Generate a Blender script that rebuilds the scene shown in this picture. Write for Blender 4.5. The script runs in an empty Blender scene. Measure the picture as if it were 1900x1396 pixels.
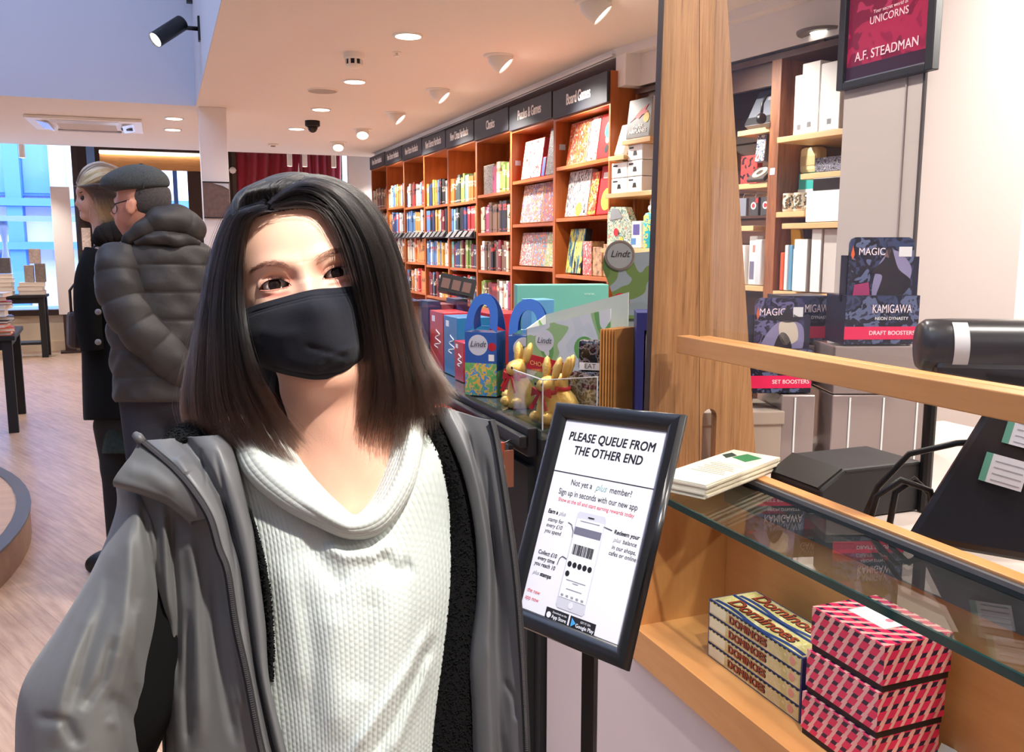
import bpy, math, random
import numpy as np
from mathutils import Vector, Matrix, Euler

S = bpy.context.scene
COL = S.collection
PI = math.pi
R = math.radians
rnd = random.Random(11)

# ------------------------------------------------------------------ camera, world, exposure, big lights
EYE = np.array([0.0, 0.0, 1.45])          # camera stands 1.45 m above the floor, aisle runs along +Y
YAW, PITCH, FPX = R(21.298), R(8.276), 1650.0
_c, _s = math.cos(YAW), math.sin(YAW)
RIGHT = np.array([_c, -_s, 0.0])
FWD = np.array([_s * math.cos(PITCH), _c * math.cos(PITCH), -math.sin(PITCH)])
UP = np.array([_s * math.sin(PITCH), _c * math.sin(PITCH), math.cos(PITCH)])
cam_data = bpy.data.cameras.new('camera')
cam = bpy.data.objects.new('camera', cam_data)
COL.objects.link(cam)
cam.matrix_world = Matrix(((RIGHT[0], UP[0], -FWD[0], EYE[0]), (RIGHT[1], UP[1], -FWD[1], EYE[1]),
                           (RIGHT[2], UP[2], -FWD[2], EYE[2]), (0, 0, 0, 1)))
cam_data.sensor_fit = 'HORIZONTAL'
cam_data.sensor_width = 36.0
cam_data.lens = FPX / 1900.0 * 36.0
cam_data.clip_start = 0.02
cam_data.clip_end = 200
S.camera = cam

S.view_settings.view_transform = 'Standard'
S.view_settings.look = 'None'
S.view_settings.gamma = 1.0
S.view_settings.use_curve_mapping = False
S.view_settings.exposure = 0.78

world = bpy.data.worlds.new('daylight')
S.world = world
world.use_nodes = True
_bg = world.node_tree.nodes['Background']
_bg.inputs['Color'].default_value = (0.78, 0.88, 1.0, 1)
_bg.inputs['Strength'].default_value = 5.0


def area(name, loc, size, energy, color, rot=(0, 0, 0), shape='RECTANGLE', spread=PI):
    l = bpy.data.lights.new(name, 'AREA')
    l.shape = shape
    l.size = size[0]
    if shape in ('RECTANGLE', 'ELLIPSE'):
        l.size_y = size[1]
    l.energy = energy
    l.color = color
    l.spread = spread
    o = bpy.data.objects.new(name, l)
    o.location = loc
    o.rotation_euler = rot
    COL.objects.link(o)
    return o


def spot(name, loc, target, energy, color, angle=60, blend=0.5, radius=0.03):
    l = bpy.data.lights.new(name, 'SPOT')
    l.energy = energy
    l.color = color
    l.spot_size = R(angle)
    l.spot_blend = blend
    l.shadow_soft_size = radius
    o = bpy.data.objects.new(name, l)
    o.location = loc
    d = Vector(target) - Vector(loc)
    o.rotation_euler = d.to_track_quat('-Z', 'Y').to_euler()
    COL.objects.link(o)
    return o


WARM = (1.0, 0.92, 0.83)
NEUT = (1.0, 0.94, 0.87)
area('skylight_daylight', (-2.0, 3.2, 5.3), (3.6, 9.5), 170, (0.50, 0.66, 1.0))
# ceiling lamps: recessed downlights in the low ceiling, two added fill lamps, and adjustable spots along the bookcases
DOWNLIGHTS = [(1.46, 5.48), (1.46, 7.10), (1.45, 8.62), (1.43, 10.1), (0.18, 9.74), (0.18, 10.66)]
DOWNLIGHTS_UNSEEN_AND_FILL = [(1.46, 3.9), (1.46, 2.3), (1.46, 0.7), (1.46, -0.9), (1.46, -2.5), (3.4, 0.6), (3.4, 2.3), (-3.0, 9.74), (-3.0, 11.5), (0.64, 2.75), (0.64, 1.3)]  # last two are added fill, brightening the counter front and the hair
for i, p in enumerate(DOWNLIGHTS + DOWNLIGHTS_UNSEEN_AND_FILL):
    spot('downlight_and_fill_beam', (p[0], p[1], 2.70), (p[0], p[1], 0), 50 if p != (0.64, 1.3) else 22, WARM, 150, 0.6, 0.05)
SPOTS = [(2.17, 4.40), (2.17, 5.82), (2.165, 7.22), (2.145, 8.58), (2.11, 9.91), (2.085, 11.22)]
for p in SPOTS:
    spot('bookcase_spot_beam', (p[0] + .1, p[1] - .05, 2.61), (2.95, p[1] - .5, 1.35), 95, WARM, 95, 0.7, 0.04)
# the track spots over the queue, the one on the customer is the brightest
spot('queue_spot_beam', (0.46, -0.10, 2.66), (0.08, 0.86, 1.2), 150, (1.0, 0.95, 0.88), 62, 0.8, 0.03)
spot('till_spot_beam', (2.0, 0.35, 2.66), (1.0, 1.1, 0.9), 60, NEUT, 90, 0.8, 0.04)


# ------------------------------------------------------------------ materials
def lin(c):
    c = c / 255.0
    return c / 12.92 if c <= 0.04045 else ((c + 0.055) / 1.055) ** 2.4


def rgb(t, a=1.0):
    return (lin(t[0]), lin(t[1]), lin(t[2]), a)


MATS = {}


def node(nt, kind, **kw):
    n = nt.nodes.new(kind)
    for k, v in kw.items():
        if k in n.inputs:
            n.inputs[k].default_value = v
        else:
            setattr(n, k, v)
    return n


def newmat(name):
    m = bpy.data.materials.new(name)
    m.use_nodes = True
    return m, m.node_tree, m.node_tree.nodes['Principled BSDF']


def M(name, c, rough=0.5, metal=0.0, var=0.0, vscale=6.0, bump=0.0, bscale=80.0, spec=0.5, emit=0.0, coat=0.0, sheen=0.0, sss=0.0):
    if name in MATS:
        return MATS[name]
    m, nt, b = newmat(name)
    b.inputs['Base Color'].default_value = rgb(c)
    b.inputs['Roughness'].default_value = rough
    b.inputs['Metallic'].default_value = metal
    b.inputs['Specular IOR Level'].default_value = spec
    b.inputs['Coat Weight'].default_value = coat
    b.inputs['Sheen Weight'].default_value = sheen
    if sss:
        b.inputs['Subsurface Weight'].default_value = sss
        b.inputs['Subsurface Radius'].default_value = (0.012, 0.005, 0.003)
        b.inputs['Subsurface Scale'].default_value = 0.6
    if emit:
        b.inputs['Emission Color'].default_value = rgb(c)
        b.inputs['Emission Strength'].default_value = emit
    if var or bump:
        tc = node(nt, 'ShaderNodeTexCoord')
    if var:
        n = node(nt, 'ShaderNodeTexNoise', Scale=vscale, Detail=5.0)
        nt.links.new(tc.outputs['Object'], n.inputs['Vector'])
        mr = node(nt, 'ShaderNodeMapRange')
        mr.inputs['From Min'].default_value = .3
        mr.inputs['From Max'].default_value = .7
        mr.inputs['To Min'].default_value = 1 - var
        mr.inputs['To Max'].default_value = 1 + var
        nt.links.new(n.outputs['Fac'], mr.inputs['Value'])
        mx = node(nt, 'ShaderNodeMix', data_type='RGBA', blend_type='MULTIPLY')
        mx.inputs[0].default_value = 1.0
        mx.inputs[6].default_value = rgb(c)
        nt.links.new(mr.outputs['Result'], mx.inputs[7])
        nt.links.new(mx.outputs[2], b.inputs['Base Color'])
    if bump:
        n2 = node(nt, 'ShaderNodeTexNoise', Scale=bscale, Detail=3.0)
        nt.links.new(tc.outputs['Object'], n2.inputs['Vector'])
        bm = node(nt, 'ShaderNodeBump', Strength=bump, Distance=0.002)
        nt.links.new(n2.outputs['Fac'], bm.inputs['Height'])
        nt.links.new(bm.outputs['Normal'], b.inputs['Normal'])
    MATS[name] = m
    return m


def ramp(nt, cols, const=False):
    r = node(nt, 'ShaderNodeValToRGB')
    cr = r.color_ramp
    cr.interpolation = 'CONSTANT' if const else 'LINEAR'
    n = len(cols)
    while len(cr.elements) < n:
        cr.elements.new(0.5)
    for i, c in enumerate(cols):
        pos, col = c if isinstance(c[0], float) else (i / max(1, n - (0 if const else 1)), c)
        cr.elements[i].position = pos
        cr.elements[i].color = rgb(col)
    return r


def wood(name, c1, c2, axis='Z', scale=14.0, stretch=0.06, rough=0.45, contrast=0.5, bump=0.05, dark=None):
    if name in MATS:
        return MATS[name]
    m, nt, b = newmat(name)
    tc = node(nt, 'ShaderNodeTexCoord')
    mp = node(nt, 'ShaderNodeMapping')
    sc = [1, 1, 1]
    sc['XYZ'.index(axis)] = stretch
    mp.inputs['Scale'].default_value = sc
    nt.links.new(tc.outputs['Object'], mp.inputs['Vector'])
    n = node(nt, 'ShaderNodeTexNoise', Scale=scale, Detail=6.0, Roughness=0.62, Distortion=0.6)
    nt.links.new(mp.outputs['Vector'], n.inputs['Vector'])
    n2 = node(nt, 'ShaderNodeTexNoise', Scale=scale * 9, Detail=4.0, Roughness=0.7)
    nt.links.new(mp.outputs['Vector'], n2.inputs['Vector'])
    mx = node(nt, 'ShaderNodeMix', data_type='FLOAT')
    mx.inputs[0].default_value = contrast
    nt.links.new(n.outputs['Fac'], mx.inputs[2])
    nt.links.new(n2.outputs['Fac'], mx.inputs[3])
    cols = [(0.3, c2), (0.62, c1)] if dark is None else [(0.36, dark), (0.44, c2), (0.62, c1)]
    r = ramp(nt, cols)
    nt.links.new(mx.outputs[0], r.inputs['Fac'])
    nt.links.new(r.outputs['Color'], b.inputs['Base Color'])
    b.inputs['Roughness'].default_value = rough
    if bump:
        bm = node(nt, 'ShaderNodeBump', Strength=bump, Distance=0.002)
        nt.links.new(mx.outputs[0], bm.inputs['Height'])
        nt.links.new(bm.outputs['Normal'], b.inputs['Normal'])
    MATS[name] = m
    return m


def art(name, palette, scale=18.0, seed=0.0, rough=0.35, detail=3.0, stretch=(1, 1, 1)):
    """A printed picture: patches of a few flat inks."""
    if name in MATS:
        return MATS[name]
    m, nt, b = newmat(name)
    tc = node(nt, 'ShaderNodeTexCoord')
    mp = node(nt, 'ShaderNodeMapping')
    mp.inputs['Location'].default_value = (seed * 3.7, seed * 1.3, seed * 2.1)
    mp.inputs['Scale'].default_value = stretch
    nt.links.new(tc.outputs['Object'], mp.inputs['Vector'])
    n = node(nt, 'ShaderNodeTexNoise', Scale=scale * 1.25, Detail=detail + 1, Roughness=0.6 if detail > 0 else 0.4, Distortion=0.35)
    nt.links.new(mp.outputs['Vector'], n.inputs['Vector'])
    k = len(palette)
    cols = [(0.0 if i == 0 else 0.30 + 0.40 * i / k, c) for i, c in enumerate(palette)]
    r = ramp(nt, cols, True)
    nt.links.new(n.outputs['Fac'], r.inputs['Fac'])
    nt.links.new(r.outputs['Color'], b.inputs['Base Color'])
    b.inputs['Roughness'].default_value = rough
    MATS[name] = m
    return m


def glass(name, tint=(1, 1, 1), rough=0.0, alpha=0.12, ior=1.5):
    """Clear sheet: mostly transparent, with a Fresnel reflection."""
    if name in MATS:
        return MATS[name]
    m = bpy.data.materials.new(name)
    m.use_nodes = True
    nt = m.node_tree
    nt.nodes.clear()
    out = node(nt, 'ShaderNodeOutputMaterial')
    tr = node(nt, 'ShaderNodeBsdfTransparent')
    tr.inputs['Color'].default_value = (tint[0], tint[1], tint[2], 1)
    gl = node(nt, 'ShaderNodeBsdfGlossy')
    gl.inputs['Roughness'].default_value = rough
    lw = node(nt, 'ShaderNodeLayerWeight', Blend=0.5)
    pw = node(nt, 'ShaderNodeMath', operation='POWER')
    pw.inputs[1].default_value = 5.0
    nt.links.new(lw.outputs['Facing'], pw.inputs[0])
    r0 = ((ior - 1) / (ior + 1)) ** 2
    fr = node(nt, 'ShaderNodeMath', operation='MULTIPLY_ADD')
    fr.inputs[1].default_value = 1 - r0
    fr.inputs[2].default_value = r0
    nt.links.new(pw.outputs[0], fr.inputs[0])
    mx = node(nt, 'ShaderNodeMixShader')
    nt.links.new(fr.outputs[0], mx.inputs[0])
    nt.links.new(tr.outputs[0], mx.inputs[1])
    nt.links.new(gl.outputs[0], mx.inputs[2])
    nt.links.new(mx.outputs[0], out.inputs[0])
    MATS[name] = m
    return m


# ------------------------------------------------------------------ mesh building
class MB:
    def __init__(s):
        s.v, s.f, s.mi = [], [], []
        s.cur = 0

    def add(s, vs, fs):
        o = len(s.v)
        s.v.extend([tuple(map(float, p)) for p in vs])
        for f in fs:
            s.f.append(tuple(i + o for i in f))
            s.mi.append(s.cur)
        return s

    def box(s, c, d, rot=None):
        x, y, z = d[0] / 2, d[1] / 2, d[2] / 2
        vs = [Vector((sx * x, sy * y, sz * z)) for sz in (-1, 1) for sy in (-1, 1) for sx in (-1, 1)]
        if rot is not None:
            e = rot if isinstance(rot, Matrix) else Euler(rot).to_matrix()
            vs = [e @ v for v in vs]
        vs = [v + Vector(c) for v in vs]
        return s.add(vs, [(0, 2, 3, 1), (4, 5, 7, 6), (0, 1, 5, 4), (2, 6, 7, 3), (0, 4, 6, 2), (1, 3, 7, 5)])

    def span(s, a, b):
        """Box between two opposite corners."""
        c = [(a[i] + b[i]) / 2 for i in range(3)]
        d = [abs(a[i] - b[i]) for i in range(3)]
        return s.box(c, d)

    def lathe(s, prof, c=(0, 0, 0), n=24, axis='Z', caps=True, rot=None):
        vs, fs = [], []
        for r, h in prof:
            for i in range(n):
                a = 2 * PI * i / n
                p = (r * math.cos(a), r * math.sin(a), h)
                if axis == 'X':
                    p = (p[2], p[0], p[1])
                elif axis == 'Y':
                    p = (p[1], p[2], p[0])
                p = Vector(p)
                if rot is not None:
                    p = (rot if isinstance(rot, Matrix) else Euler(rot).to_matrix()) @ p
                vs.append(p + Vector(c))
        m = len(prof)
        for k in range(m - 1):
            for i in range(n):
                j = (i + 1) % n
                fs.append((k * n + i, k * n + j, (k + 1) * n + j, (k + 1) * n + i))
        if caps:
            if prof[0][0] > 1e-6:
                fs.append(tuple(range(n - 1, -1, -1)))
            if prof[-1][0] > 1e-6:
                fs.append(tuple((m - 1) * n + i for i in range(n)))
        return s.add(vs, fs)

    def tube(s, pts, r, n=8, caps=True):
        pts = [Vector(p) for p in pts]
        rs = r if isinstance(r, (list, tuple)) else [r] * len(pts)
        vs, fs = [], []
        prev = None
        for k, p in enumerate(pts):
            t = (pts[min(k + 1, len(pts) - 1)] - pts[max(k - 1, 0)]).normalized()
            if prev is None:
                ref = Vector((0, 0, 1)) if abs(t.z) < .9 else Vector((1, 0, 0))
                u = t.cross(ref).normalized()
            else:
                u = (prev - t * prev.dot(t)).normalized()
            prev = u
            w = t.cross(u)
            for i in range(n):
                a = 2 * PI * i / n
                vs.append(p + (u * math.cos(a) + w * math.sin(a)) * rs[k])
        m = len(pts)
        for k in range(m - 1):
            for i in range(n):
                j = (i + 1) % n
                fs.append((k * n + i, k * n + j, (k + 1) * n + j, (k + 1) * n + i))
        if caps:
            fs.append(tuple(range(n - 1, -1, -1)))
            fs.append(tuple((m - 1) * n + i for i in range(n)))
        return s.add(vs, fs)

    def prism(s, outline, d0, d1, plane='XZ'):
        """Extrude a closed 2-D outline; plane XZ extrudes along Y, XY along Z, YZ along X."""
        n = len(outline)

        def P(a, b, d):
            return {'XZ': (a, d, b), 'XY': (a, b, d), 'YZ': (d, a, b)}[plane]
        vs = [P(a, b, d0) for a, b in outline] + [P(a, b, d1) for a, b in outline]
        fs = [tuple(range(n - 1, -1, -1)), tuple(range(n, 2 * n))]
        for i in range(n):
            j = (i + 1) % n
            fs.append((i, j, n + j, n + i))
        return s.add(vs, fs)

    def grid(s, P, closed=False):
        """P[i][j] -> points; quads between."""
        P = np.asarray(P, float)
        a, b = P.shape[:2]
        vs = P.reshape(-1, 3)
        fs = []
        for i in range(a - 1):
            for j in range(b if closed else b - 1):
                j2 = (j + 1) % b
                fs.append((i * b + j, i * b + j2, (i + 1) * b + j2, (i + 1) * b + j))
        return s.add(vs, fs)

    def build(s, name, mats, parent=None, smooth=False, bevel=0.0, auto=None, solid=0.0, subd=0, loc=None, rot=None):
        me = bpy.data.meshes.new(name)
        me.from_pydata(s.v, [], s.f)
        mats = mats if isinstance(mats, (list, tuple)) else [mats]
        for m in mats:
            me.materials.append(m)
        if len(mats) > 1:
            me.polygons.foreach_set('material_index', s.mi)
        if smooth or auto:
            me.polygons.foreach_set('use_smooth', [True] * len(me.polygons))
        me.update()
        if auto:
            me.set_sharp_from_angle(angle=R(auto))
        o = bpy.data.objects.new(name, me)
        COL.objects.link(o)
        if parent is not None:
            o.parent = parent
        if loc is not None:
            o.location = loc
        if rot is not None:
            o.rotation_euler = rot
        if solid:
            md = o.modifiers.new('solid', 'SOLIDIFY')
            md.thickness = solid
            md.offset = 0
        if subd:
            md = o.modifiers.new('sub', 'SUBSURF')
            md.levels = md.render_levels = subd
        if bevel:
            md = o.modifiers.new('bevel', 'BEVEL')
            md.width = bevel
            md.segments = 2
            md.limit_method = 'ANGLE'
            md.angle_limit = R(40)
        return o


def fix_normals(o):
    import bmesh
    bm = bmesh.new()
    bm.from_mesh(o.data)
    bmesh.ops.recalc_face_normals(bm, faces=bm.faces)
    bm.to_mesh(o.data)
    bm.free()


def tag(o, label=None, cat=None, group=None, kind=None):
    if label:
        o['label'] = label
    if cat:
        o['category'] = cat
    if group:
        o['group'] = group
    if kind:
        o['kind'] = kind
    return o


def thing(name, label, cat, loc=(0, 0, 0), rz=0.0, group=None, rot=None):
    o = bpy.data.objects.new(name, None)
    o.empty_display_size = 0.05
    COL.objects.link(o)
    o.location = loc
    o.rotation_euler = rot if rot is not None else (0, 0, rz)
    return tag(o, label, cat, group)


def struct(o):
    o['kind'] = 'structure'
    return o


def text(s, size, mat, parent, loc, rot, name='lettering', align='CENTER', shear=0.0, bold=0.0, sx=1.0, ext=0.0004, valign='CENTER', space=1.0, line=1.0):
    c = bpy.data.curves.new(name, 'FONT')
    c.body = s
    c.size = size
    c.align_x = align
    c.align_y = valign
    c.shear = shear
    c.extrude = ext
    c.space_character = space
    c.space_line = line
    c.resolution_u = 4
    c.materials.append(mat)
    tmp = bpy.data.objects.new(name, c)
    me = bpy.data.meshes.new_from_object(tmp)
    bpy.data.objects.remove(tmp)
    bpy.data.curves.remove(c)
    if bold:
        # heavier strokes: the same letters laid over themselves, shifted by a hair's breadth
        n_ = len(me.vertices)
        co = np.empty(n_ * 3, np.float32)
        me.vertices.foreach_get('co', co)
        co = co.reshape(-1, 3)
        fs = [tuple(q.vertices) for q in me.polygons]
        vs, ff = [], []
        for i_, (dx, dy) in enumerate(((0, 0), (1, .5), (-1, -.5), (1, -.5), (-1, .5))):
            vs.append(co + np.array([dx * bold * .9, dy * bold, i_ * .00002], np.float32))
            ff += [tuple(v + n_ * i_ for v in f) for f in fs]
        me2 = bpy.data.meshes.new(name)
        me2.from_pydata(np.concatenate(vs).tolist(), [], ff)
        me2.materials.append(mat)
        bpy.data.meshes.remove(me)
        me = me2
    me.name = name
    o = bpy.data.objects.new(name, me)
    COL.objects.link(o)
    o.parent = parent
    o.location = loc
    o.rotation_euler = rot
    o.scale = (sx, 1, 1)
    return o


FRONT = (PI / 2, 0, 0)        # text standing up, read from local -Y
ORD = ['first', 'second', 'third', 'fourth', 'fifth', 'sixth', 'seventh', 'eighth', 'ninth', 'tenth', 'eleventh', 'twelfth', 'thirteenth',
       'fourteenth', 'fifteenth', 'sixteenth', 'seventeenth', 'eighteenth']
# ------------------------------------------------------------------ the room
CEIL = 2.72
m_ceil = M('ceiling_paint', (236, 229, 222), rough=.9, spec=.15)
m_white = M('wall_paint', (240, 234, 230), rough=.85, spec=.2)
m_blue_wall = M('atrium_paint', (205, 209, 222), rough=.9, spec=.15)
m_cream = M('cream_paint', (226, 204, 172), rough=.7)
m_grey_pier = M('pier_paint', (184, 173, 170), rough=.8, spec=.2)
m_black = M('black_plastic', (18, 18, 20), rough=.42)
m_blackm = M('black_matt', (20, 20, 22), rough=.7)
m_dark = M('dark_brown_wood', (52, 33, 24), rough=.5)
m_lamp = M('lamp_lens', (255, 246, 232), emit=6.0)
m_whitep = M('white_plastic', (238, 234, 226), rough=.45)
m_steel = M('steel', (170, 170, 172), rough=.3, metal=1.0)
m_glass = glass('clear_glass')


def floor_mat():
    m, nt, b = newmat('oak_floor')
    tc = node(nt, 'ShaderNodeTexCoord')
    mp = node(nt, 'ShaderNodeMapping')
    mp.inputs['Rotation'].default_value = (0, 0, R(66))
    nt.links.new(tc.outputs['Object'], mp.inputs['Vector'])
    br = node(nt, 'ShaderNodeTexBrick', Scale=1.0)
    br.inputs['Color1'].default_value = rgb((214, 180, 154))
    br.inputs['Color2'].default_value = rgb((202, 168, 144))
    br.inputs['Mortar'].default_value = rgb((184, 150, 126))
    br.inputs['Mortar Size'].default_value = 0.0015
    br.inputs['Brick Width'].default_value = 0.9
    br.inputs['Row Height'].default_value = 0.11
    nt.links.new(mp.outputs['Vector'], br.inputs['Vector'])
    mp2 = node(nt, 'ShaderNodeMapping')
    mp2.inputs['Scale'].default_value = (1.2, 14, 1)
    nt.links.new(mp.outputs['Vector'], mp2.inputs['Vector'])
    n = node(nt, 'ShaderNodeTexNoise', Scale=3.0, Detail=6.0, Roughness=.6)
    nt.links.new(mp2.outputs['Vector'], n.inputs['Vector'])
    r = ramp(nt, [(0.3, (205, 196, 190)), (0.7, (255, 255, 255))])
    nt.links.new(n.outputs['Fac'], r.inputs['Fac'])
    mx = node(nt, 'ShaderNodeMix', data_type='RGBA', blend_type='MULTIPLY')
    mx.inputs[0].default_value = 1.0
    nt.links.new(br.outputs['Color'], mx.inputs[6])
    nt.links.new(r.outputs['Color'], mx.inputs[7])
    nt.links.new(mx.outputs[2], b.inputs['Base Color'])
    b.inputs['Roughness'].default_value = .34
    return m


m_floor = floor_mat()
struct(MB().span((-7, -6, -.1), (6, 13.95, 0)).build('floor', m_floor))
# low ceiling round the open atrium (the atrium lies left of X = 0.36, this side of Y = 8.86)
VX, VY = 0.36, 8.86
c = MB()
c.span((VX, -6, CEIL), (6, 12.86, CEIL + .2))
c.span((-7, VY, CEIL), (VX, 12.86, CEIL + .2))
struct(c.build('ceiling', m_ceil))
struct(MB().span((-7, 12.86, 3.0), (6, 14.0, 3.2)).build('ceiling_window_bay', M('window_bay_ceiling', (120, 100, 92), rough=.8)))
struct(MB().span((-7, 12.80, CEIL + .2), (6, 12.86, 3.2)).build('trim_1', m_ceil))
struct(MB().span((VX, -6, CEIL + .2), (VX + .12, VY + .12, 5.6)).build('wall_atrium_right', m_blue_wall))
struct(MB().span((-7, VY, CEIL + .2), (VX, VY + .12, 5.6)).build('wall_atrium_far', m_blue_wall))
e = MB()
e.span((VX - .004, -6, CEIL), (VX, VY, CEIL + .21))
e.span((-7, VY - .004, CEIL), (VX, VY, CEIL + .21))
struct(e.build('trim_2', m_blue_wall))
struct(MB().span((-7, -6, 5.6), (VX + .12, VY + .12, 5.7)).build('ceiling_atrium', m_blue_wall))
struct(MB().span((-7.1, -6, 0), (-7, 14, 5.7)).build('wall_left', m_white))
struct(MB().span((-7.1, -6.1, 0), (6, -6, 5.7)).build('wall_behind', m_white))
# wall behind the bookcases and above the gift shelves
struct(MB().span((3.12, 5.36, 0), (3.3, 12.86, CEIL)).build('wall_right', m_white))
w = MB()
w.prism([(3.07, 12.43), (2.805, 12.43), (2.805, 5.36), (3.12, 3.02), (3.62, 3.02), (3.4, 5.36)], 2.665, CEIL, 'XY')
w.prism([(3.12, 5.20), (2.905, 5.20), (3.16, 3.25), (3.62, 3.25)], 2.47, 2.665, 'XY')
w.span((2.80, 5.20, 2.47), (3.12, 5.33, 2.665))
o = w.build('wall_over_shelves', m_white)
fix_normals(o)
struct(o)
t = MB()
t.span((2.785, 5.36, 2.672), (2.805, 12.43, 2.69))
struct(t.build('trim_3', m_white))
struct(MB().prism([(3.36, 5.36), (3.66, 3.0), (3.72, 3.0), (3.42, 5.36)], 0, CEIL, 'XY').build('wall_behind_gifts', m_white))
# pier behind the till with the framed poster, the white wall beyond it
o = MB().span((2.2, 2.17, 0), (2.66, 2.52, CEIL)).build('wall_pier', m_grey_pier, bevel=.004)
struct(o)
struct(MB().span((2.195, 2.163, 0), (2.204, 2.172, CEIL)).build('trim_4', M('joint_dark', (58, 50, 50), rough=.8)))
struct(MB().span((2.194, 2.235, 0), (2.2, 2.24, CEIL)).build('trim_5', M('joint_grey', (150, 138, 138), rough=.8)))
struct(MB().span((2.66, 2.62, 0), (6, 2.75, CEIL)).build('wall_staff', m_white))
struct(MB().span((6, -6, 0), (6.1, 14, CEIL)).build('wall_far_right', m_white))
sw = thing('light_switch', 'small white wall switch on the bright wall at the frame edge', 'switch', (2.78, 2.62, 1.83))
MB().box((0, -.004, 0), (.086, .008, .086)).build('plate', m_whitep, sw, bevel=.003)
MB().box((0, -.012, 0), (.03, .01, .05), (R(8), 0, 0)).build('rocker', m_whitep, sw)
spot('staff_wall_beam', (3.3, 1.2, 2.68), (3.2, 2.62, 1.7), 190, NEUT, 110, .7, .05)

# column at the corner of the atrium, with a notice on it
struct(MB().span((.38, 8.86, 0), (.62, 9.1, CEIL)).build('pillar', m_white, bevel=.004))
nt_ = thing('notice', 'dark brown notice with a pale torn top sheet on the white pillar', 'notice', (.5, 8.856, 1.88))
MB().box((0, -.006, 0), (.235, .012, .325)).build('board', M('notice_print', (112, 92, 86), rough=.4, var=.2, vscale=30), nt_)
MB().span((-.118, -.014, .158), (.118, 0, .168)).span((-.118, -.014, -.168), (.118, 0, -.158)).build('frame', m_blackm, nt_)
MB().prism([(-.03, .152), (.112, .152), (.112, .1), (.06, .13)], -.016, -.012).build('torn_sheet', M('pale_paper', (205, 205, 210), rough=.7), nt_)

# ------------------------------------------------------------------ ceiling fixtures
ring = MB().lathe([(.095, 0), (.095, -.006), (.078, -.010)], n=28, caps=False)
lens = MB().lathe([(.078, 0), (.001, 0)], n=28, caps=False)
DL = []
dl_lab = ['round white recessed downlight nearest the camera, in line with the smoke detector', 'second round downlight from the camera, just beyond the smoke detector',
          'third round downlight from the camera, beyond the flat grey speaker', 'fourth round downlight from the camera, beside the black dome camera',
          'round downlight between the air conditioner and the pillar, the nearer of two', 'round downlight between the air conditioner and the pillar, the farther of two']
proto = None
for i, (x, y) in enumerate(DOWNLIGHTS):
    t = thing('ceiling_downlight', dl_lab[i], 'light', (x, y, CEIL), group='recessed downlights in the low ceiling')
    if proto is None:
        a = ring.build('trim_ring', m_whitep, t, smooth=True)
        b = lens.build('lamp_lens', m_lamp, t, loc=(0, 0, -.0095))
        proto = (a, b)
    else:
        for q in proto:
            cc = q.copy()
            cc.parent = t
            COL.objects.link(cc)
sp_lab = ['white tilted eyeball spotlight at the top edge of the photo beside the oak post', 'white eyeball ceiling spotlight opposite the Board Games sign',
          'white eyeball ceiling spotlight opposite the Classics sign, its lens edge-on', 'white eyeball ceiling spotlight third from the far end of its row',
          'white eyeball ceiling spotlight second from the far end, bright lens showing', 'white eyeball ceiling spotlight farthest down the row, bright lens showing']
for i, (x, y) in enumerate(SPOTS):
    t = thing('eyeball_spotlight', sp_lab[i], 'light', (x, y, CEIL), group='eyeball spotlights along the bookcases')
    MB().lathe([(.10, 0), (.10, -.006), (.07, -.012)], n=28, caps=False).build('trim_ring', m_whitep, t, smooth=True)
    q = Vector((.62, -.32, -.72)).to_track_quat('-Z', 'Y')
    mt = q.to_matrix()
    far = i >= 4
    if far:
        mt = Vector((-.12, -.55, -.75)).to_track_quat('-Z', 'Y').to_matrix()
    MB().lathe([(.001, .075), (.045, .06), (.068, .02), (.072, -.02), (.068, -.075), (.062, -.078), (.060, -.06)], (0, 0, -.015), n=26, caps=False, rot=mt).build('eyeball', m_whitep, t, smooth=True)
    MB().lathe([(.060, -.066), (.001, -.066)], (0, 0, -.015), n=24, caps=False, rot=mt).build('lamp_lens', m_lamp, t)
# smoke detector, sensor, speaker, dome camera, small sensor
t = thing('smoke_detector', 'white smoke detector with a dark slotted band on the ceiling', 'smoke detector', (1.253, 6.1, CEIL))
MB().lathe([(.068, 0), (.068, -.035), (.062, -.042)], n=28).build('base', m_whitep, t, auto=40)
MB().lathe([(.05, -.04), (.05, -.075)], n=28).build('slot_band', m_blackm, t, auto=40)
sl = MB()
for k in range(8):
    a = 2 * PI * k / 8
    sl.box((.05 * math.cos(a), .05 * math.sin(a), -.058), (.014, .014, .036), (0, 0, a))
sl.lathe([(.055, -.074), (.05, -.088), (.03, -.096), (.001, -.097)], n=28)
sl.build('cap', m_whitep, t, auto=40)
t = thing('fire_sprinkler', 'tiny white sprinkler head on the ceiling beside the smoke detector', 'sprinkler', (1.511, 5.97, CEIL))
MB().lathe([(.03, 0), (.03, -.004), (.008, -.006), (.008, -.022), (.02, -.024), (.02, -.027)], n=16).build('head', m_whitep, t, auto=40)
t = thing('ceiling_speaker', 'flat round grey loudspeaker grille set in the ceiling', 'speaker', (1.296, 7.6, CEIL))
MB().lathe([(.125, 0), (.125, -.006), (.118, -.01)], n=32, caps=False).build('rim', m_whitep, t, smooth=True)
MB().lathe([(.118, -.009), (.001, -.009)], n=32, caps=False).build('grille', M('grille_grey', (176, 166, 158), rough=.7, bump=.4, bscale=900), t)
t = thing('dome_camera', 'black dome security camera on the ceiling', 'camera', (1.499, 9.45, CEIL))
MB().lathe([(.075, 0), (.075, -.05), (.06, -.06)], n=26).build('housing', m_blackm, t, auto=40)
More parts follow.
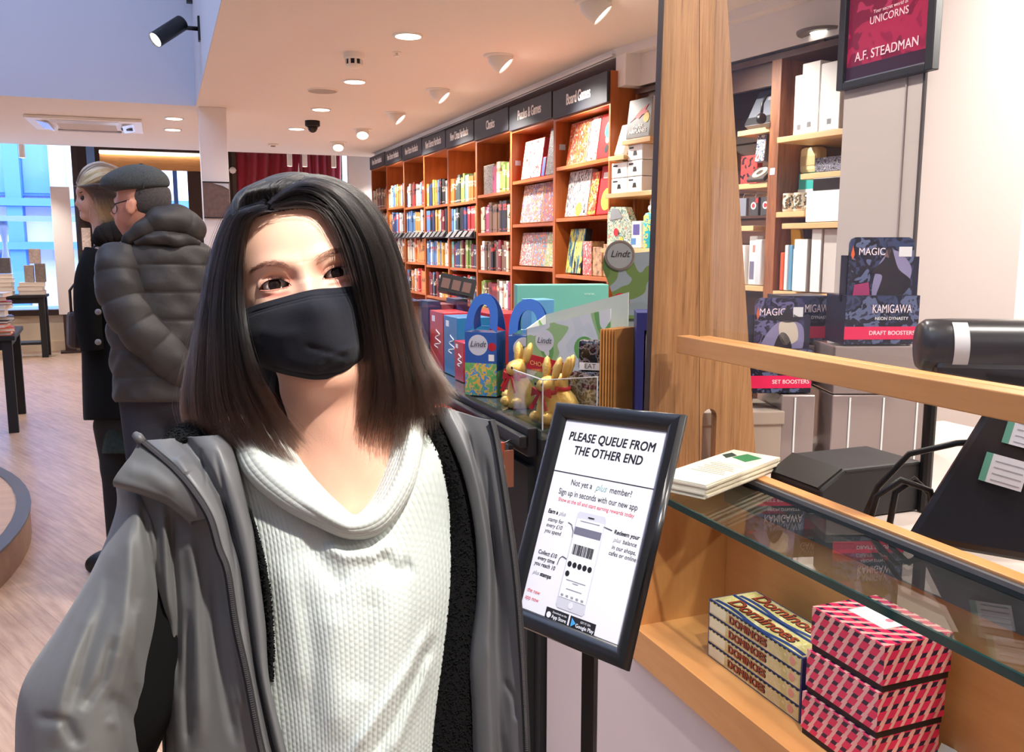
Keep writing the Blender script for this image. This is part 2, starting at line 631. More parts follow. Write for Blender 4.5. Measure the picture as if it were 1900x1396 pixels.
MB().lathe([(.052, -.058), (.05, -.08), (.035, -.105), (.015, -.116), (.001, -.118)], n=26).build('dome', M('dome_plastic', (12, 12, 14), rough=.08), t, smooth=True)
t = thing('emergency_beacon', 'small square white sensor on the far ceiling', 'sensor', (1.36, 11.7, CEIL))
MB().box((0, 0, -.012), (.12, .12, .024)).build('body', m_whitep, t, bevel=.004)
MB().box((0, 0, -.028), (.05, .05, .012)).build('lens', M('lens_grey', (120, 112, 108)), t)
t = thing('air_conditioner', 'square ceiling cassette air conditioner with bright flaps', 'air conditioner', (-.65, 10.45, CEIL - .002))
MB().span((-.53, -.49, -.03), (.53, .49, 0)).build('fascia', m_whitep, t, bevel=.006)
MB().span((-.27, -.28, -.042), (.27, .28, -.028)).build('intake_grille', M('ac_grille', (198, 178, 150), rough=.6), t)
fl = M('ac_flap', (225, 232, 250), rough=.2)
for sx, sy, d in ((-1, 0, (.11, .62, .012)), (1, 0, (.11, .62, .012)), (0, -1, (.62, .09, .012)), (0, 1, (.62, .09, .012))):
    MB().box((sx * .39, sy * .38, -.038), d, (R(12) * sy, -R(14) * sx, 0)).build('flap', fl, t)
MB().span((.32, -.05, -.05), (.43, .1, -.042)).build('air_sensor', m_blackm, t)
# black spot on the atrium wall
t = thing('wall_spotlight', 'black cylinder spotlight on a bracket on the pale blue atrium wall', 'light', (VX, 7.5, 3.10))
MB().span((-.016, -.035, -.09), (0, .035, .09)).build('wall_plate', m_black, t, bevel=.002)
MB().tube([(-.014, 0, .0), (-.10, 0, .0), (-.13, 0, -.01)], .016, 10).build('arm', m_black, t, smooth=True)
d_ = Vector((-.60, -.35, -.50))
mt = d_.to_track_quat('-Z', 'Y').to_matrix()
pc = Vector((-.22, -.04, -.04))
MB().lathe([(.001, .14), (.052, .138), (.058, .13), (.058, -.15), (.054, -.15), (.052, -.138)], pc, n=26, caps=False, rot=mt).build('lamp_body', m_black, t, auto=40)
MB().lathe([(.052, -.14), (.001, -.14)], pc, n=26, caps=False, rot=mt).build('lamp_lens', m_lamp, t)
t = thing('track_fitting', 'dark fitting at the top edge on the atrium wall', 'light', (VX, 8.55, 3.62))
MB().span((-.05, -.03, -.08), (0, .03, .14)).build('bracket', m_black, t)
MB().lathe([(.001, .1), (.05, .1), (.05, -.04), (.001, -.04)], (-.1, 0, .12), n=18).build('lamp_body', m_black, t, auto=40)

# white cylinder lamps hanging in the window bay
cyl = [(1.722, 12.95, 'leftmost white cylinder lamp in front of the red curtain'), (1.93, 12.95, 'white cylinder lamp in front of the gap in the red curtain'),
       (2.335, 12.95, 'white cylinder lamp at the right end of the red curtain'), (-1.58, 12.95, 'white cylinder lamp hanging in front of the left shop window')]
for i, (x, y, lb) in enumerate(cyl):
    t = thing('cylinder_lamp', lb, 'light', (x, y, 2.56), group='white cylinder lamps by the shop windows')
    MB().lathe([(.034, .002), (.036, 0), (.036, .44), (.001, .44)], n=20, caps=False).build('lamp_body', m_whitep, t, auto=40)
    MB().lathe([(.034, .004), (.001, .004)], n=20, caps=False).build('lamp_lens', m_lamp, t)
    spot('cylinder_lamp_beam', (x, y, 2.55), (x, y + .35, 0), 45, WARM, 100, .7, .03)

# ------------------------------------------------------------------ far wall: shop windows, door, curtain
WY = 13.95
m_frame = M('window_frame_brown', (70, 50, 42), rough=.5)
struct(MB().span((-7, WY, 0), (-1.02, WY + .1, .50)).build('wall_far_low', m_cream))
struct(MB().span((-7, WY - .03, 0), (-1.02, WY, .14)).build('baseboard_far', m_cream))
struct(MB().span((-7, WY - .05, .50), (-1.02, WY + .12, .58)).build('trim_6', m_dark))
w1 = thing('window_1', None, None, (0, WY, 0))
struct(w1)
o = MB().span((-7, .04, .58), (-1.08, .05, 3.0)).build('pane', m_glass, w1)
fr = MB()
fr.span((-1.10, -.03, .58), (-1.02, .06, 3.0))
fr.span((-2.9, -.02, .58), (-2.84, .06, 3.0))
fr.span((-4.7, -.02, .58), (-4.64, .06, 3.0))
fr.build('frame', m_frame, w1)
# brown timber doorway between the windows, gold beam over the second window
d1 = thing('door_1', None, None, (0, WY, 0))
struct(d1)
MB().span((-1.02, -.1, 0), (-.74, .1, 3.0)).build('post_panel', m_dark, d1)
MB().span((-.9, -.16, 2.50), (-.80, -.1, 3.0)).build('blue_light', M('blue_panel', (110, 150, 200), rough=.4), d1)
MB().span((-.74, -.1, 2.78), (.62, .1, 3.0)).build('header', m_dark, d1)
MB().span((-.74, -.06, 2.53), (.62, .02, 2.73)).build('gold_beam', wood('gold_wood', (205, 150, 92), (170, 116, 66), 'X', 8, .1), d1)
MB().span((-.74, -.1, 2.74), (.62, -.04, 2.77)).build('light_strip', m_lamp, d1)
MB().span((-.74, .04, 0), (.40, .05, 2.53)).build('pane', m_glass, d1)
MB().span((-.74, -.06, 0), (-.68, .06, 2.53)).span((.2, .0, 0), (.26, .06, 2.53)).span((-.74, .0, 1.62), (.62, .05, 1.66)).build('frame', M('blue_frame', (70, 120, 205), rough=.45), d1)
struct(MB().span((.40, WY, 0), (1.05, WY + .1, 3.0)).build('wall_far_mid', m_dark))
struct(MB().span((1.05, WY + .25, 0), (2.62, WY + .3, 3.0)).build('wall_far_curtain', m_white))
struct(MB().span((2.60, WY - .7, 0), (3.3, WY - .6, CEIL + .3)).build('wall_far_right_end', m_white))
spot('far_wall_washer', (2.85, 12.75, 2.69), (2.95, 13.25, 1.7), 18, (1, .95, .9), 60, .8, .03)
spot('far_wall_washer', (3.02, 12.75, 2.69), (3.1, 13.25, 1.7), 18, (1, .95, .9), 60, .8, .03)
struct(MB().span((3.0, 12.42, 0), (3.12, 12.52, CEIL)).build('trim_7', m_cream))
# curtain: two gathered panels meeting over a gap of daylight
m_curt = M('red_velvet', (150, 14, 46), rough=.8, sheen=.5)


def curtain(name, xa, xb, za, zb, lean, parent, seed):
    nu, nv = 60, 14
    P = []
    r_ = random.Random(seed)
    ph = r_.random() * 6
    for j in range(nv + 1):
        v = j / nv
        row = []
        for i in range(nu + 1):
            u = i / nu
            z = zb + (za - zb) * v
            x = xa + (xb - xa) * u
            x += lean * max(0, v - .12) * (u if lean < 0 else (1 - u))
            y = .035 * math.sin(u * 34 + ph + v * 3) + .02 * math.sin(u * 13 + v * 5) - .03
            row.append((x, y, z))
        P.append(row)
    return MB().grid(P).build(name, m_curt, parent, smooth=True, solid=.006)


t = thing('curtain', 'crimson gathered curtain parted over a sliver of daylight in the window', 'curtain', (0, WY - .02, 0))
curtain('curtain_panel', 1.06, 1.98, .25, 2.9, -.95, t, 3)
curtain('curtain_panel', 1.98, 2.62, .25, 2.9, .38, t, 5)
w2 = thing('window_2', None, None, (0, WY, 0))
struct(w2)
MB().span((1.05, .06, .1), (2.62, .07, 3.0)).build('pane', m_glass, w2)
MB().span((1.02, -.06, 0), (1.08, .08, 3.0)).span((2.58, -.02, 0), (2.64, .08, 3.0)).build('frame', m_frame, w2)
# globe lamp on the dark post
t = thing('wall_globe', 'small white security globe on the dark post beside the red curtain', 'camera', (1.02, 13.85, 2.55))
MB().lathe([(.001, .05), (.035, .035), (.05, 0), (.035, -.035), (.001, -.05)], (0, -.06, 0), n=18).build('globe', m_whitep, t, smooth=True)
MB().span((-.03, -.02, -.03), (.03, .04, .03)).build('bracket', m_whitep, t)
# white display board leaning in the window
t = thing('display_board', 'tall blank white board standing at the edge of the left shop window', 'board', (-1.24, 13.6, 0), rz=R(6))
MB().box((0, 0, 1.39), (.235, .06, 1.72)).build('panel', m_white, t, bevel=.003)
MB().box((0, 0, .265), (.14, .05, .53)).box((0, 0, .015), (.26, .2, .03)).build('stand', m_dark, t)
# shelf rack with greetings cards in the doorway behind the fair haired person
t = thing('card_rack', 'dark narrow shelf rack with books facing out behind the fair haired person', 'rack', (-.82, 13.55, 0))
MB().span((-.2, .06, 0), (.2, .1, 2.1)).build('back_board', m_dark, t)
for z in (.5, .95, 1.40, 1.85):
    MB().span((-.2, -.1, z - .02), (.2, .06, z)).build('shelf', m_dark, t)
for k, (x, z, cl, w_, h_, lb) in enumerate([(-.13, 1.40, (205, 190, 180), .11, .3, 'pale narrow book on the upper shelf of the dark window rack'), (.06, 1.40, (140, 130, 132), .17, .26, 'grey book on the upper shelf of the dark window rack'),
                                        (.05, .95, (132, 112, 108), .18, .3, 'brown patterned book on the middle shelf of the dark window rack'), (-.13, .95, (150, 170, 190), .08, .2, 'small blue book on the middle shelf of the dark window rack')]):
    o = MB().box((0, 0, h_ / 2), (w_, .03, h_), (R(-6), 0, 0)).build('book', M('rackbook%d' % k, cl, rough=.6, var=.3, vscale=40), None, loc=(-.82 + x, 13.52, z + .003))
    tag(o, lb, 'book', 'books on the window rack')

# the street outside
m_str = M('street_stone', (190, 196, 206), rough=.9)
struct(MB().span((-14, 14.05, -.3), (14, 30, -.15)).build('street', m_str))
b = thing('shopfront', 'blue painted shopfront across the street seen through the windows', 'building', (0, 19, -.15))
m_bl = M('blue_shopfront', (62, 118, 205), rough=.6)
m_bl2 = M('pale_blue_stone', (150, 190, 235), rough=.6)
m_pale = M('white_render', (240, 240, 246), rough=.8)
MB().span((-14, .3, 0), (14, .6, 9)).build('wall', m_pale, b)
for k, x in enumerate([-6.2, -4.3, -3.35, -2.5, -1.75, -.6, .75, 2.2, 3.6]):
    MB().span((x - .13, -.1, 0), (x + .13, .3, 5.4)).build('pilaster', m_bl if k % 2 else m_bl2, b)
for z in (1.55, 2.35, 5.3):
    MB().span((-14, -.16, z), (14, .3, z + .14)).build('ledge', m_bl, b)
m_pane_b = M('shop_pane_blue', (96, 150, 215), rough=.15)
for k, (x0, x1, z0, z1) in enumerate([(-3.2, -2.65, 2.6, 5.0), (-2.35, -1.9, 2.6, 5.0), (-6.0, -4.5, .2, 1.4), (-3.2, -2.65, .2, 1.4), (.9, 2.05, 2.6, 5)]):
    f = MB().span((x0 - .05, .2, z0 - .05), (x1 + .05, .31, z1 + .05)).build('window', m_bl, b)
    MB().span((x0, .185, z0), (x1, .2, z1)).build('pane', m_pane_b, f)
t = thing('balustrade', 'pale stone balustrade of turned balusters outside the left window', 'balustrade', (0, 15.4, -.15))
MB().span((-6, -.1, 1.98), (-1.0, .1, 2.06)).build('top_rail', m_bl2, t)
MB().span((-6, -.1, .55), (-1.0, .1, .7)).build('bottom_rail', m_bl2, t)
m_bal = M('baluster_blue_grey', (128, 150, 205), rough=.6)
for k in range(11):
    MB().lathe([(.05, .7), (.07, .78), (.035, .9), (.05, 1.05), (.08, 1.2), (.06, 1.42), (.03, 1.6), (.045, 1.75), (.07, 1.85), (.06, 1.98)], (-5.3 + k * .31, 0, 0), n=12).build('baluster', m_bal, t, smooth=True)

# ------------------------------------------------------------------ curved plinth on the left
t = thing('plinth', 'low round wooden display plinth with a dark grey rim at the left edge', 'plinth', (-3.345, 4.666, 0))
N_ = 96
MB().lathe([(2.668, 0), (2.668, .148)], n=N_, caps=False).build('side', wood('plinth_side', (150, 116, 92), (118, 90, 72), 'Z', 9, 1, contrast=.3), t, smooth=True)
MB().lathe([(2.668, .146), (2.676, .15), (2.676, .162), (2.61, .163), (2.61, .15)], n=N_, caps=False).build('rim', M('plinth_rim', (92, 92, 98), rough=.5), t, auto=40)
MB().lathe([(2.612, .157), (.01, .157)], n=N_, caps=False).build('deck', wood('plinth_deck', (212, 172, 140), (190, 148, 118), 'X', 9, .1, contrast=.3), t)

# ------------------------------------------------------------------ tables of books by the left windows
def table(name, lab, loc, rz, sx, sy, h, shelfz=None):
    t = thing(name, lab, 'table', loc, rz)
    MB().span((-sx / 2, -sy / 2, h - .035), (sx / 2, sy / 2, h)).build('table_top', m_blackm, t, bevel=.004)
    MB().span((-sx / 2 + .05, -sy / 2 + .04, h - .11), (sx / 2 - .05, sy / 2 - .04, h - .035)).build('apron', m_blackm, t)
    for a in (-1, 1):
        for b_ in (-1, 1):
            x, y = a * (sx / 2 - .06), b_ * (sy / 2 - .06)
            MB().span((x - .035, y - .035, 0), (x + .035, y + .035, h - .03)).build('leg', m_blackm, t)
    if shelfz:
        MB().span((-sx / 2 + .05, -sy / 2 + .05, shelfz - .03), (sx / 2 - .05, sy / 2 - .05, shelfz)).build('lower_shelf', m_blackm, t)
    return t


def flat_book(x, y, z, rz, w, d, h, cl, label, group, page=(232, 222, 205)):
    """Closed book lying flat: two boards, a spine and a page block."""
    mb = MB()
    mb.cur = 0
    mb.span((-w / 2, -d / 2, 0), (w / 2, d / 2, .004)).span((-w / 2, -d / 2, h - .004), (w / 2, d / 2, h)).span((-w / 2, -d / 2, .004), (-w / 2 + .004, d / 2, h - .004))
    mb.cur = 1
    mb.span((-w / 2 + .004, -d / 2 + .005, .004), (w / 2 - .005, d / 2 - .005, h - .004))
    o = mb.build('book', [M('cover_%d_%d_%d' % cl, cl, rough=.45), M('pages_%d' % page[0], page, rough=.9)], None, loc=(x, y, z), rot=(0, 0, rz))
    return tag(o, label, 'book', group)


table('display_table', 'black display table with piled books at the left edge', (-1.62, 8.25, 0), R(4), .98, 1.0, .765)
near = [(.03, (225, 96, 50), 'orange'), (.03, (226, 102, 52), 'orange'), (.032, (222, 92, 48), 'orange'), (.022, (40, 40, 46), 'black'), (.03, (60, 62, 70), 'charcoal'), (.05, (205, 212, 226), 'pale blue'), (.036, (228, 228, 230), 'white'),
        (.026, (150, 60, 66), 'dark red'), (.036, (206, 52, 56), 'red'), (.03, (238, 232, 228), 'white')]
z = .767
for k, (h, cl, cn) in enumerate(near):
    flat_book(-1.235 + .02 * math.sin(k * 2.1), 7.92 + .02 * math.cos(k * 1.7), z, R(4 + 9 * math.sin(k * 1.9)), .20, .26, h, cl, '%s book lying %s from the bottom of the pile on the left table' % (cn, ORD[k]), 'pile of books on the left table')
    z += h + .001
table('console_table', 'black carved console table with books in front of the left window', (-1.86, 13.3, 0), 0, .82, .42, .825, .2)
z0 = .827
kk = 0
for col_, (x, n) in enumerate([(-1.98, 5), (-1.62, 3)]):
    z = z0
    for k in range(n):
        h = .05 + .008 * (k % 2)
        flat_book(x + .01 * math.sin(kk * 3.), 13.26, z, R(3 * math.sin(kk * 2.)), .30, .22, h, [(206, 190, 176), (216, 202, 188), (190, 172, 160)][kk % 3],
                  'cream book lying %s from the bottom of the %s pile on the console table' % (ORD[k], ['taller', 'shorter'][col_]), 'piles of books on the console table')
        z += h + .001
        kk += 1
    if col_ == 1:
        ztop = z
for k, (x, z, w_, h_, cl, lb) in enumerate([(-1.93, z0 + .277, .16, .20, (86, 80, 80), 'dark boxed book standing on the taller console pile'), (-1.64, ztop, .11, .22, (150, 138, 128), 'pale boxed book at the left of the shorter console pile'),
                                          (-1.51, ztop, .12, .24, (120, 108, 98), 'brown boxed book at the right of the shorter console pile'), (-1.56, ztop + .243, .13, .19, (176, 160, 150), 'pale boxed book balanced on top of the two boxed books')]):
    o = MB().box((0, 0, h_ / 2), (w_, .09, h_)).build('boxed_book', M('boxed%d' % k, cl, rough=.6, var=.25, vscale=30), None, loc=(x, 13.27, z + .002), bevel=.003)
    tag(o, lb, 'book', 'boxed books on the console table')
# ------------------------------------------------------------------ the long run of bookcases
m_oakd = wood('cherry_wood', (182, 100, 46), (148, 74, 32), 'Z', 10, .07, rough=.42, contrast=.35)
m_oakh = wood('cherry_wood_shelf', (192, 110, 54), (160, 82, 38), 'X', 10, .07, rough=.42, contrast=.35)
m_signb = M('sign_slate', (42, 45, 54), rough=.55)
m_let = M('sign_letters', (232, 228, 224), rough=.6)
m_tab = M('price_tab', (70, 72, 78), rough=.5)
BW = .8875
DEPTH = .30
NAMES = ['New Crime Hardbacks', 'New Science Hardbacks', 'New Fiction Hardbacks', 'New Science Hardbacks', 'New Crime Hardbacks', 'Classics', 'Puzzles & Games', 'Board Games']
CASE = ['farthest bookcase', 'second farthest bookcase', 'third farthest bookcase', 'fourth farthest bookcase', 'bookcase just beyond Classics', 'Classics bookcase', 'Puzzles & Games bookcase', 'Board Games bookcase']
ROWS = [[1.965, 1.615, 1.30, .94, .57], [1.945, 1.61, 1.285, .93, .57], [1.915, 1.605, 1.27, .93, .57], [1.89, 1.60, 1.25, .91, .56], [1.88, 1.59, 1.24, .90, .56],
        [1.92, 1.576, 1.235, .89, .56], [1.986, 1.634, 1.286, .93, .56], [2.03, 1.658, 1.245, .88, .55]]
BAYS = []
for k in range(8):
    ztop = 2.66 - .0125 * k
    zs = 2.50 - .017 * k
    t = thing('bookcase', 'cherry wood bookcase headed %s, the %s' % (NAMES[k], CASE[k]), 'bookcase', (2.75, 12.40 - BW * k, 0), R(-90), 'bookcases along the right wall')
    BAYS.append(t)
    MB().span((0, 0, 0), (.02, DEPTH, ztop)).build('side_panel', m_oakd, t)
    MB().span((BW - .02, 0, 0), (BW, DEPTH, ztop)).build('side_panel', m_oakd, t)
    MB().span((.02, DEPTH - .015, .1), (BW - .02, DEPTH, ztop)).build('back_panel', m_oakd, t)
    MB().span((.02, .02, 0), (BW - .02, .05, .1)).build('kick_board', m_oakd, t)
    MB().span((.02, .0, zs - .02), (BW - .02, DEPTH - .015, zs)).build('top_panel', m_oakh, t)
    for z in ROWS[k] + [.12]:
        MB().span((.02, .005, z - .025), (BW - .02, DEPTH - .015, z)).build('shelf', m_oakh, t)
    sb = MB().span((.012, -.022, zs - .005), (BW - .012, .0, ztop)).build('sign_board', m_signb, t, bevel=.003)
    text(NAMES[k], .105, m_let, sb, (BW / 2, -.0235, (zs + ztop) / 2), FRONT, bold=.004, sx=.62 if len(NAMES[k]) > 16 else .72, space=.92)
    if k < 5:
        z = ROWS[k][1]
        MB().span((.02, -.012, z - .06), (BW - .02, .004, z - .001)).build('ticket_rail', M('ticket_rail_dark', (52, 50, 54), rough=.5), t)
        for q in range(5):
            MB().box((.12 + q * .165, -.03, z - .02), (.105, .01, .075), (R(-38), 0, 0)).build('price_tab', m_tab, t)

COVERS = [((118, 38, 40), 'maroon'), ((180, 54, 48), 'red'), ((214, 198, 174), 'cream'), ((226, 222, 216), 'white'), ((46, 62, 104), 'navy'), ((86, 128, 178), 'blue'), ((60, 70, 66), 'dark green'),
          ((128, 160, 78), 'green'), ((40, 36, 36), 'black'), ((196, 132, 74), 'tan'), ((206, 160, 70), 'yellow'), ((120, 92, 72), 'brown'), ((196, 192, 190), 'grey'), ((176, 74, 112), 'magenta'), ((120, 178, 178), 'teal'), ((222, 118, 54), 'orange')]
INK = [(240, 228, 200), (40, 34, 40), (200, 70, 60), (236, 236, 240)]


def spine_mat(ci, vi):
    """Cover cloth with a paler title panel and a foot band across the spine."""
    key = 'spine_%d_%d' % (ci, vi)
    if key in MATS:
        return MATS[key]
    c = COVERS[ci][0]
    ink = INK[(ci + vi) % 4] if sum(c) < 560 else [(150, 60, 50), (60, 70, 100), (70, 60, 58), (190, 120, 60)][(ci + vi) % 4]
    m, nt, b = newmat(key)
    tc = node(nt, 'ShaderNodeTexCoord')
    sp = node(nt, 'ShaderNodeSeparateXYZ')
    nt.links.new(tc.outputs['Generated'], sp.inputs[0])
    a = .5 + .1 * vi
    r = ramp(nt, [(0.0, c), (0.07, ink), (0.11, c), (a, ink), (a + .2, c), (.93, c)], True)
    nt.links.new(sp.outputs['Z'], r.inputs['Fac'])
    n = node(nt, 'ShaderNodeTexNoise', Scale=46.0, Detail=2.0)
    nt.links.new(tc.outputs['Object'], n.inputs['Vector'])
    mr = node(nt, 'ShaderNodeMath', operation='GREATER_THAN')
    mr.inputs[1].default_value = .5
    nt.links.new(n.outputs['Fac'], mr.inputs[0])
    mx = node(nt, 'ShaderNodeMix', data_type='RGBA')
    mx.inputs[6].default_value = rgb(c)
    nt.links.new(mr.outputs[0], mx.inputs[0])
    nt.links.new(r.outputs['Color'], mx.inputs[7])
    nt.links.new(mx.outputs[2], b.inputs['Base Color'])
    b.inputs['Roughness'].default_value = .45
    MATS[key] = m
    return m


m_page = M('page_edges', (234, 224, 206), rough=.9)


def book_mb(w, d, h):
    mb = MB()
    t_ = .003
    mb.span((0, 0, 0), (t_, d, h)).span((w - t_, 0, 0), (w, d, h)).span((t_, 0, 0), (w - t_, t_, h))
    mb.cur = 1
    mb.span((t_, t_, .004), (w - t_, d - .004, h - .005))
    return mb


ROWN = ['top', 'second', 'third', 'fourth']
seq = random.Random(4)
TONES = {0: [9, 2, 11, 12, 2, 9, 8], 1: [3, 5, 2, 1, 4, 9, 12], 2: [2, 5, 12, 8, 9, 1, 15], 3: [3, 4, 5, 8, 12, 2, 0, 10], 4: [1, 4, 8, 6, 7, 14, 5, 0, 15], 5: [8, 11, 0, 7, 3, 13, 2]}
for k in range(6):
    for r_i in range(4):
        zb = ROWS[k][r_i]
        zt = (ROWS[k][r_i - 1] - .03) if r_i else 2.36
        x = .03 if k < 5 else (.03 if r_i else .34)
        x += .0 if k < 5 else .02
        n = 0
        end = BW - .03
        pal = TONES[k]
        run, ci = 0, pal[0]
        while True:
            if run <= 0:
                ci = seq.choice(pal)
                run = seq.choice([1, 1, 2, 2, 3])
            run -= 1
            w_ = seq.uniform(.048, .082)
            if k == 5:
                w_ = seq.uniform(.05, .08)
            if x + w_ > end or n > 17:
                break
            h_ = min(seq.uniform(.225, .275), zt - zb - .02)
            d_ = seq.uniform(.15, .175)
            vi = seq.randrange(3)
            o = book_mb(w_ - .003, d_, h_).build('book', [spine_mat(ci, vi), m_page], None)
            lx, ly = x, seq.uniform(.012, .03)
            # bay frame is turned -90 degrees: local x runs towards the camera, local y into the wall
            o.location = (2.75 + ly, 12.40 - BW * k - lx, zb + .0015)
            o.rotation_euler = (0, 0, R(-90))
            tag(o, '%s book, %s from the far end of the %s shelf, %s' % (COVERS[ci][1], ORD[n], ROWN[r_i], CASE[k]), 'book', 'books on the bookcase shelves')
            x += w_
            n += 1


def bay_item(k, o, lx, ly, z, tilt=0.0, turn=0.0):
    o.location = (2.75 + ly, 12.40 - BW * k - lx, z)
    o.rotation_euler = Euler((tilt, 0, R(-90) + turn)).copy()
    return o


def face_box(name, lab, k, x0, x1, z, h, front, side, d=.05, ly=.05, tilt=-8, turn=0, cat='game', group='games and books facing out on the bookcases', extra=None):
    """A box or book standing face out, leaning back a little; its printed cover is its own part."""
    t = thing(name, lab, cat, (0, 0, 0), group=group)
    w_ = x1 - x0
    bay_item(k, t, (x0 + x1) / 2, ly, z + .003 - d * math.sin(R(tilt)), R(tilt), R(turn))
    MB().span((-w_ / 2, 0, 0), (w_ / 2, d, h)).build('box', side, t, bevel=.002)
    f = MB().span((-w_ / 2 + .004, -.0022, .004), (w_ / 2 - .004, 0, h - .004)).build('cover', front, t)
    if extra:
        extra(f, w_, h)
    return t


def disc(parent, x, z, r, mat, name='emblem', y=-.0035, sx=1.0):
    return MB().lathe([(.0001, y - .0006), (r, y - .0006), (r, y)], n=24, axis='Y', caps=False).build(name, mat, parent, loc=(x, 0, z))


A_sun = art('art_sun', [(238, 210, 170), (226, 120, 60), (206, 70, 46), (240, 226, 190)], 22, 1)
A_red = M('game_red', (206, 44, 48), rough=.4)
A_city = art('art_city', [(236, 234, 230), (120, 116, 122), (238, 238, 236), (60, 56, 66)], 26, 2, stretch=(1, 1, .5))
A_yel = art('art_yellow', [(240, 200, 70), (214, 70, 50), (246, 226, 150)], 22, 3)
A_dark = art('art_dark', [(30, 44, 60), (60, 110, 130), (210, 200, 90), (24, 26, 34)], 14, 4, stretch=(1, 1, .4))
A_kraft = art('art_kraft', [(196, 160, 118), (176, 138, 100), (120, 84, 60)], 20, 5)
A_fam = art('art_family', [(240, 220, 190), (226, 150, 80), (120, 110, 160), (238, 236, 230), (206, 90, 60)], 26, 6)
A_col = art('art_colour', [(236, 232, 226), (70, 140, 160), (220, 90, 60), (240, 236, 230), (130, 160, 80)], 34, 7)
A_pat = art('art_pattern', [(52, 48, 46), (150, 140, 128), (36, 34, 36)], 60, 8)
A_blk = art('art_blackgrid', [(40, 40, 46), (120, 116, 122), (30, 30, 34), (200, 196, 196)], 70, 9, stretch=(1, 1, 3))
A_pink = art('art_pink', [(230, 170, 160), (206, 90, 84), (240, 226, 214)], 24, 10)
A_white = art('art_white', [(244, 242, 238), (240, 238, 234), (226, 140, 100), (246, 244, 240)], 16, 11)
A_wred = art('art_white_red', [(246, 240, 236), (240, 236, 230), (210, 60, 60)], 24, 12)
A_cream = M('cream_card', (232, 218, 196), rough=.6)
A_whitec = M('white_card', (242, 240, 236), rough=.5)
A_teal = M('teal_ink', (46, 170, 180), rough=.5)
A_yinkl = M('yellow_ink', (246, 206, 70), rough=.5)
A_ink = M('black_ink', (28, 26, 30), rough=.6)

# Board Games (bay 7)
Z7 = ROWS[7]
face_box('board_game', 'cream game with an orange sun, top shelf under Board Games', 7, .10, .42, Z7[0], .30, A_sun, A_cream)
face_box('board_game', 'narrow white and orange game beside the sun game, top shelf under Board Games', 7, .44, .58, Z7[0], .30, A_wred, A_whitec, d=.06)
face_box('board_game', 'red game with a teal owl shape, top shelf under Board Games', 7, .60, .86, Z7[0], .30, A_red, A_red,
         extra=lambda f, w, h: (disc(f, 0, h * .62, .055, A_teal), disc(f, .0, h * .42, .03, m_let), disc(f, 0, h * .2, .028, A_ink)))
face_box('board_game', 'white game with grey figures and a yellow spot, second shelf under Board Games', 7, .08, .44, Z7[1], .33, A_city, A_whitec, extra=lambda f, w, h: disc(f, .05, .05, .05, A_yinkl))
face_box('board_game', 'yellow game with red lettering, second shelf under Board Games', 7, .46, .58, Z7[1], .30, A_yel, A_red)
face_box('board_game', 'red game with a yellow dome, second shelf under Board Games', 7, .60, .86, Z7[1], .33, A_red, A_red,
         extra=lambda f, w, h: (disc(f, 0, .10, .075, A_yinkl), MB().span((-.09, -.003, h * .74), (.09, -.002, h * .86)).build('title_band', m_let, f)))
face_box('board_game', 'tall dark green game with pale figures, third shelf under Board Games', 7, .10, .36, Z7[2], .33, A_dark, M('game_dark', (36, 42, 52), rough=.5))
for q, (x, h, a_) in enumerate([(.40, .24, A_pink), (.56, .20, A_kraft), (.72, .22, A_kraft)]):
    face_box('board_game', ['pink brown box game, third shelf under Board Games', 'kraft brown box game, middle of the third shelf under Board Games', 'kraft brown box game, near end of the third shelf under Board Games'][q], 7, x, x + .14, Z7[2], h, a_, A_kraft, d=.1, tilt=0)
for q, (x, a_) in enumerate([(.06, A_blk), (.34, A_dark), (.6, A_pink)]):
    face_box('board_game', ['black and white checked game, fourth shelf under Board Games', 'dark game in the middle of the fourth shelf under Board Games', 'pink and yellow game on the fourth shelf under Board Games'][q], 7, x, x + .24, Z7[3], .26, a_, A_whitec)
# Puzzles & Games (bay 6)
Z6 = ROWS[6]
face_box('puzzle_book', 'white puzzle book with red art, top shelf under Puzzles & Games', 6, .10, .50, Z6[0], .31, A_wred, M('puz_red', (196, 60, 70), rough=.5))
face_box('puzzle_book', 'small blue and red puzzle book, top shelf under Puzzles & Games', 6, .52, .58, Z6[0], .15, M('puz_blue', (70, 90, 180), rough=.5), A_red)
face_box('puzzle_box', 'tall charcoal patterned puzzle box, top shelf under Puzzles & Games', 6, .60, .84, Z6[0], .36, A_blk, A_pat, cat='puzzle')
face_box('puzzle_book', 'cream and orange puzzle book, far side of the second shelf under Puzzles & Games', 6, .08, .50, Z6[1], .31, A_fam, A_cream)
face_box('puzzle_book', 'orange and violet puzzle book, near side of the second shelf under Puzzles & Games', 6, .52, .84, Z6[1], .31, art('art_family2', [(226, 170, 120), (206, 110, 80), (120, 110, 150), (236, 220, 200)], 24, 14), A_cream)
for q, x in enumerate((.06, .33, .60)):
    face_box('puzzle_book', ['pale speckled puzzle book, far side of the third shelf under Puzzles & Games', 'pale speckled puzzle book, middle of the third shelf under Puzzles & Games', 'pale speckled puzzle book, near side of the third shelf under Puzzles & Games'][q], 6, x, x + .25, Z6[2], .27,
             [A_col, art('art_colour2', [(240, 236, 230), (90, 150, 180), (224, 120, 70), (240, 200, 120)], 30, 15), art('art_colour3', [(238, 228, 200), (150, 170, 120), (236, 190, 110)], 26, 16)][q], A_whitec)
for q, x in enumerate((.10, .50)):
    face_box('puzzle_book', ['dim pinkish book, far side of the fourth shelf under Puzzles & Games', 'dim grey book, near side of the fourth shelf under Puzzles & Games'][q], 6, x, x + .3, Z6[3], .2, [A_pink, A_city][q], A_whitec)
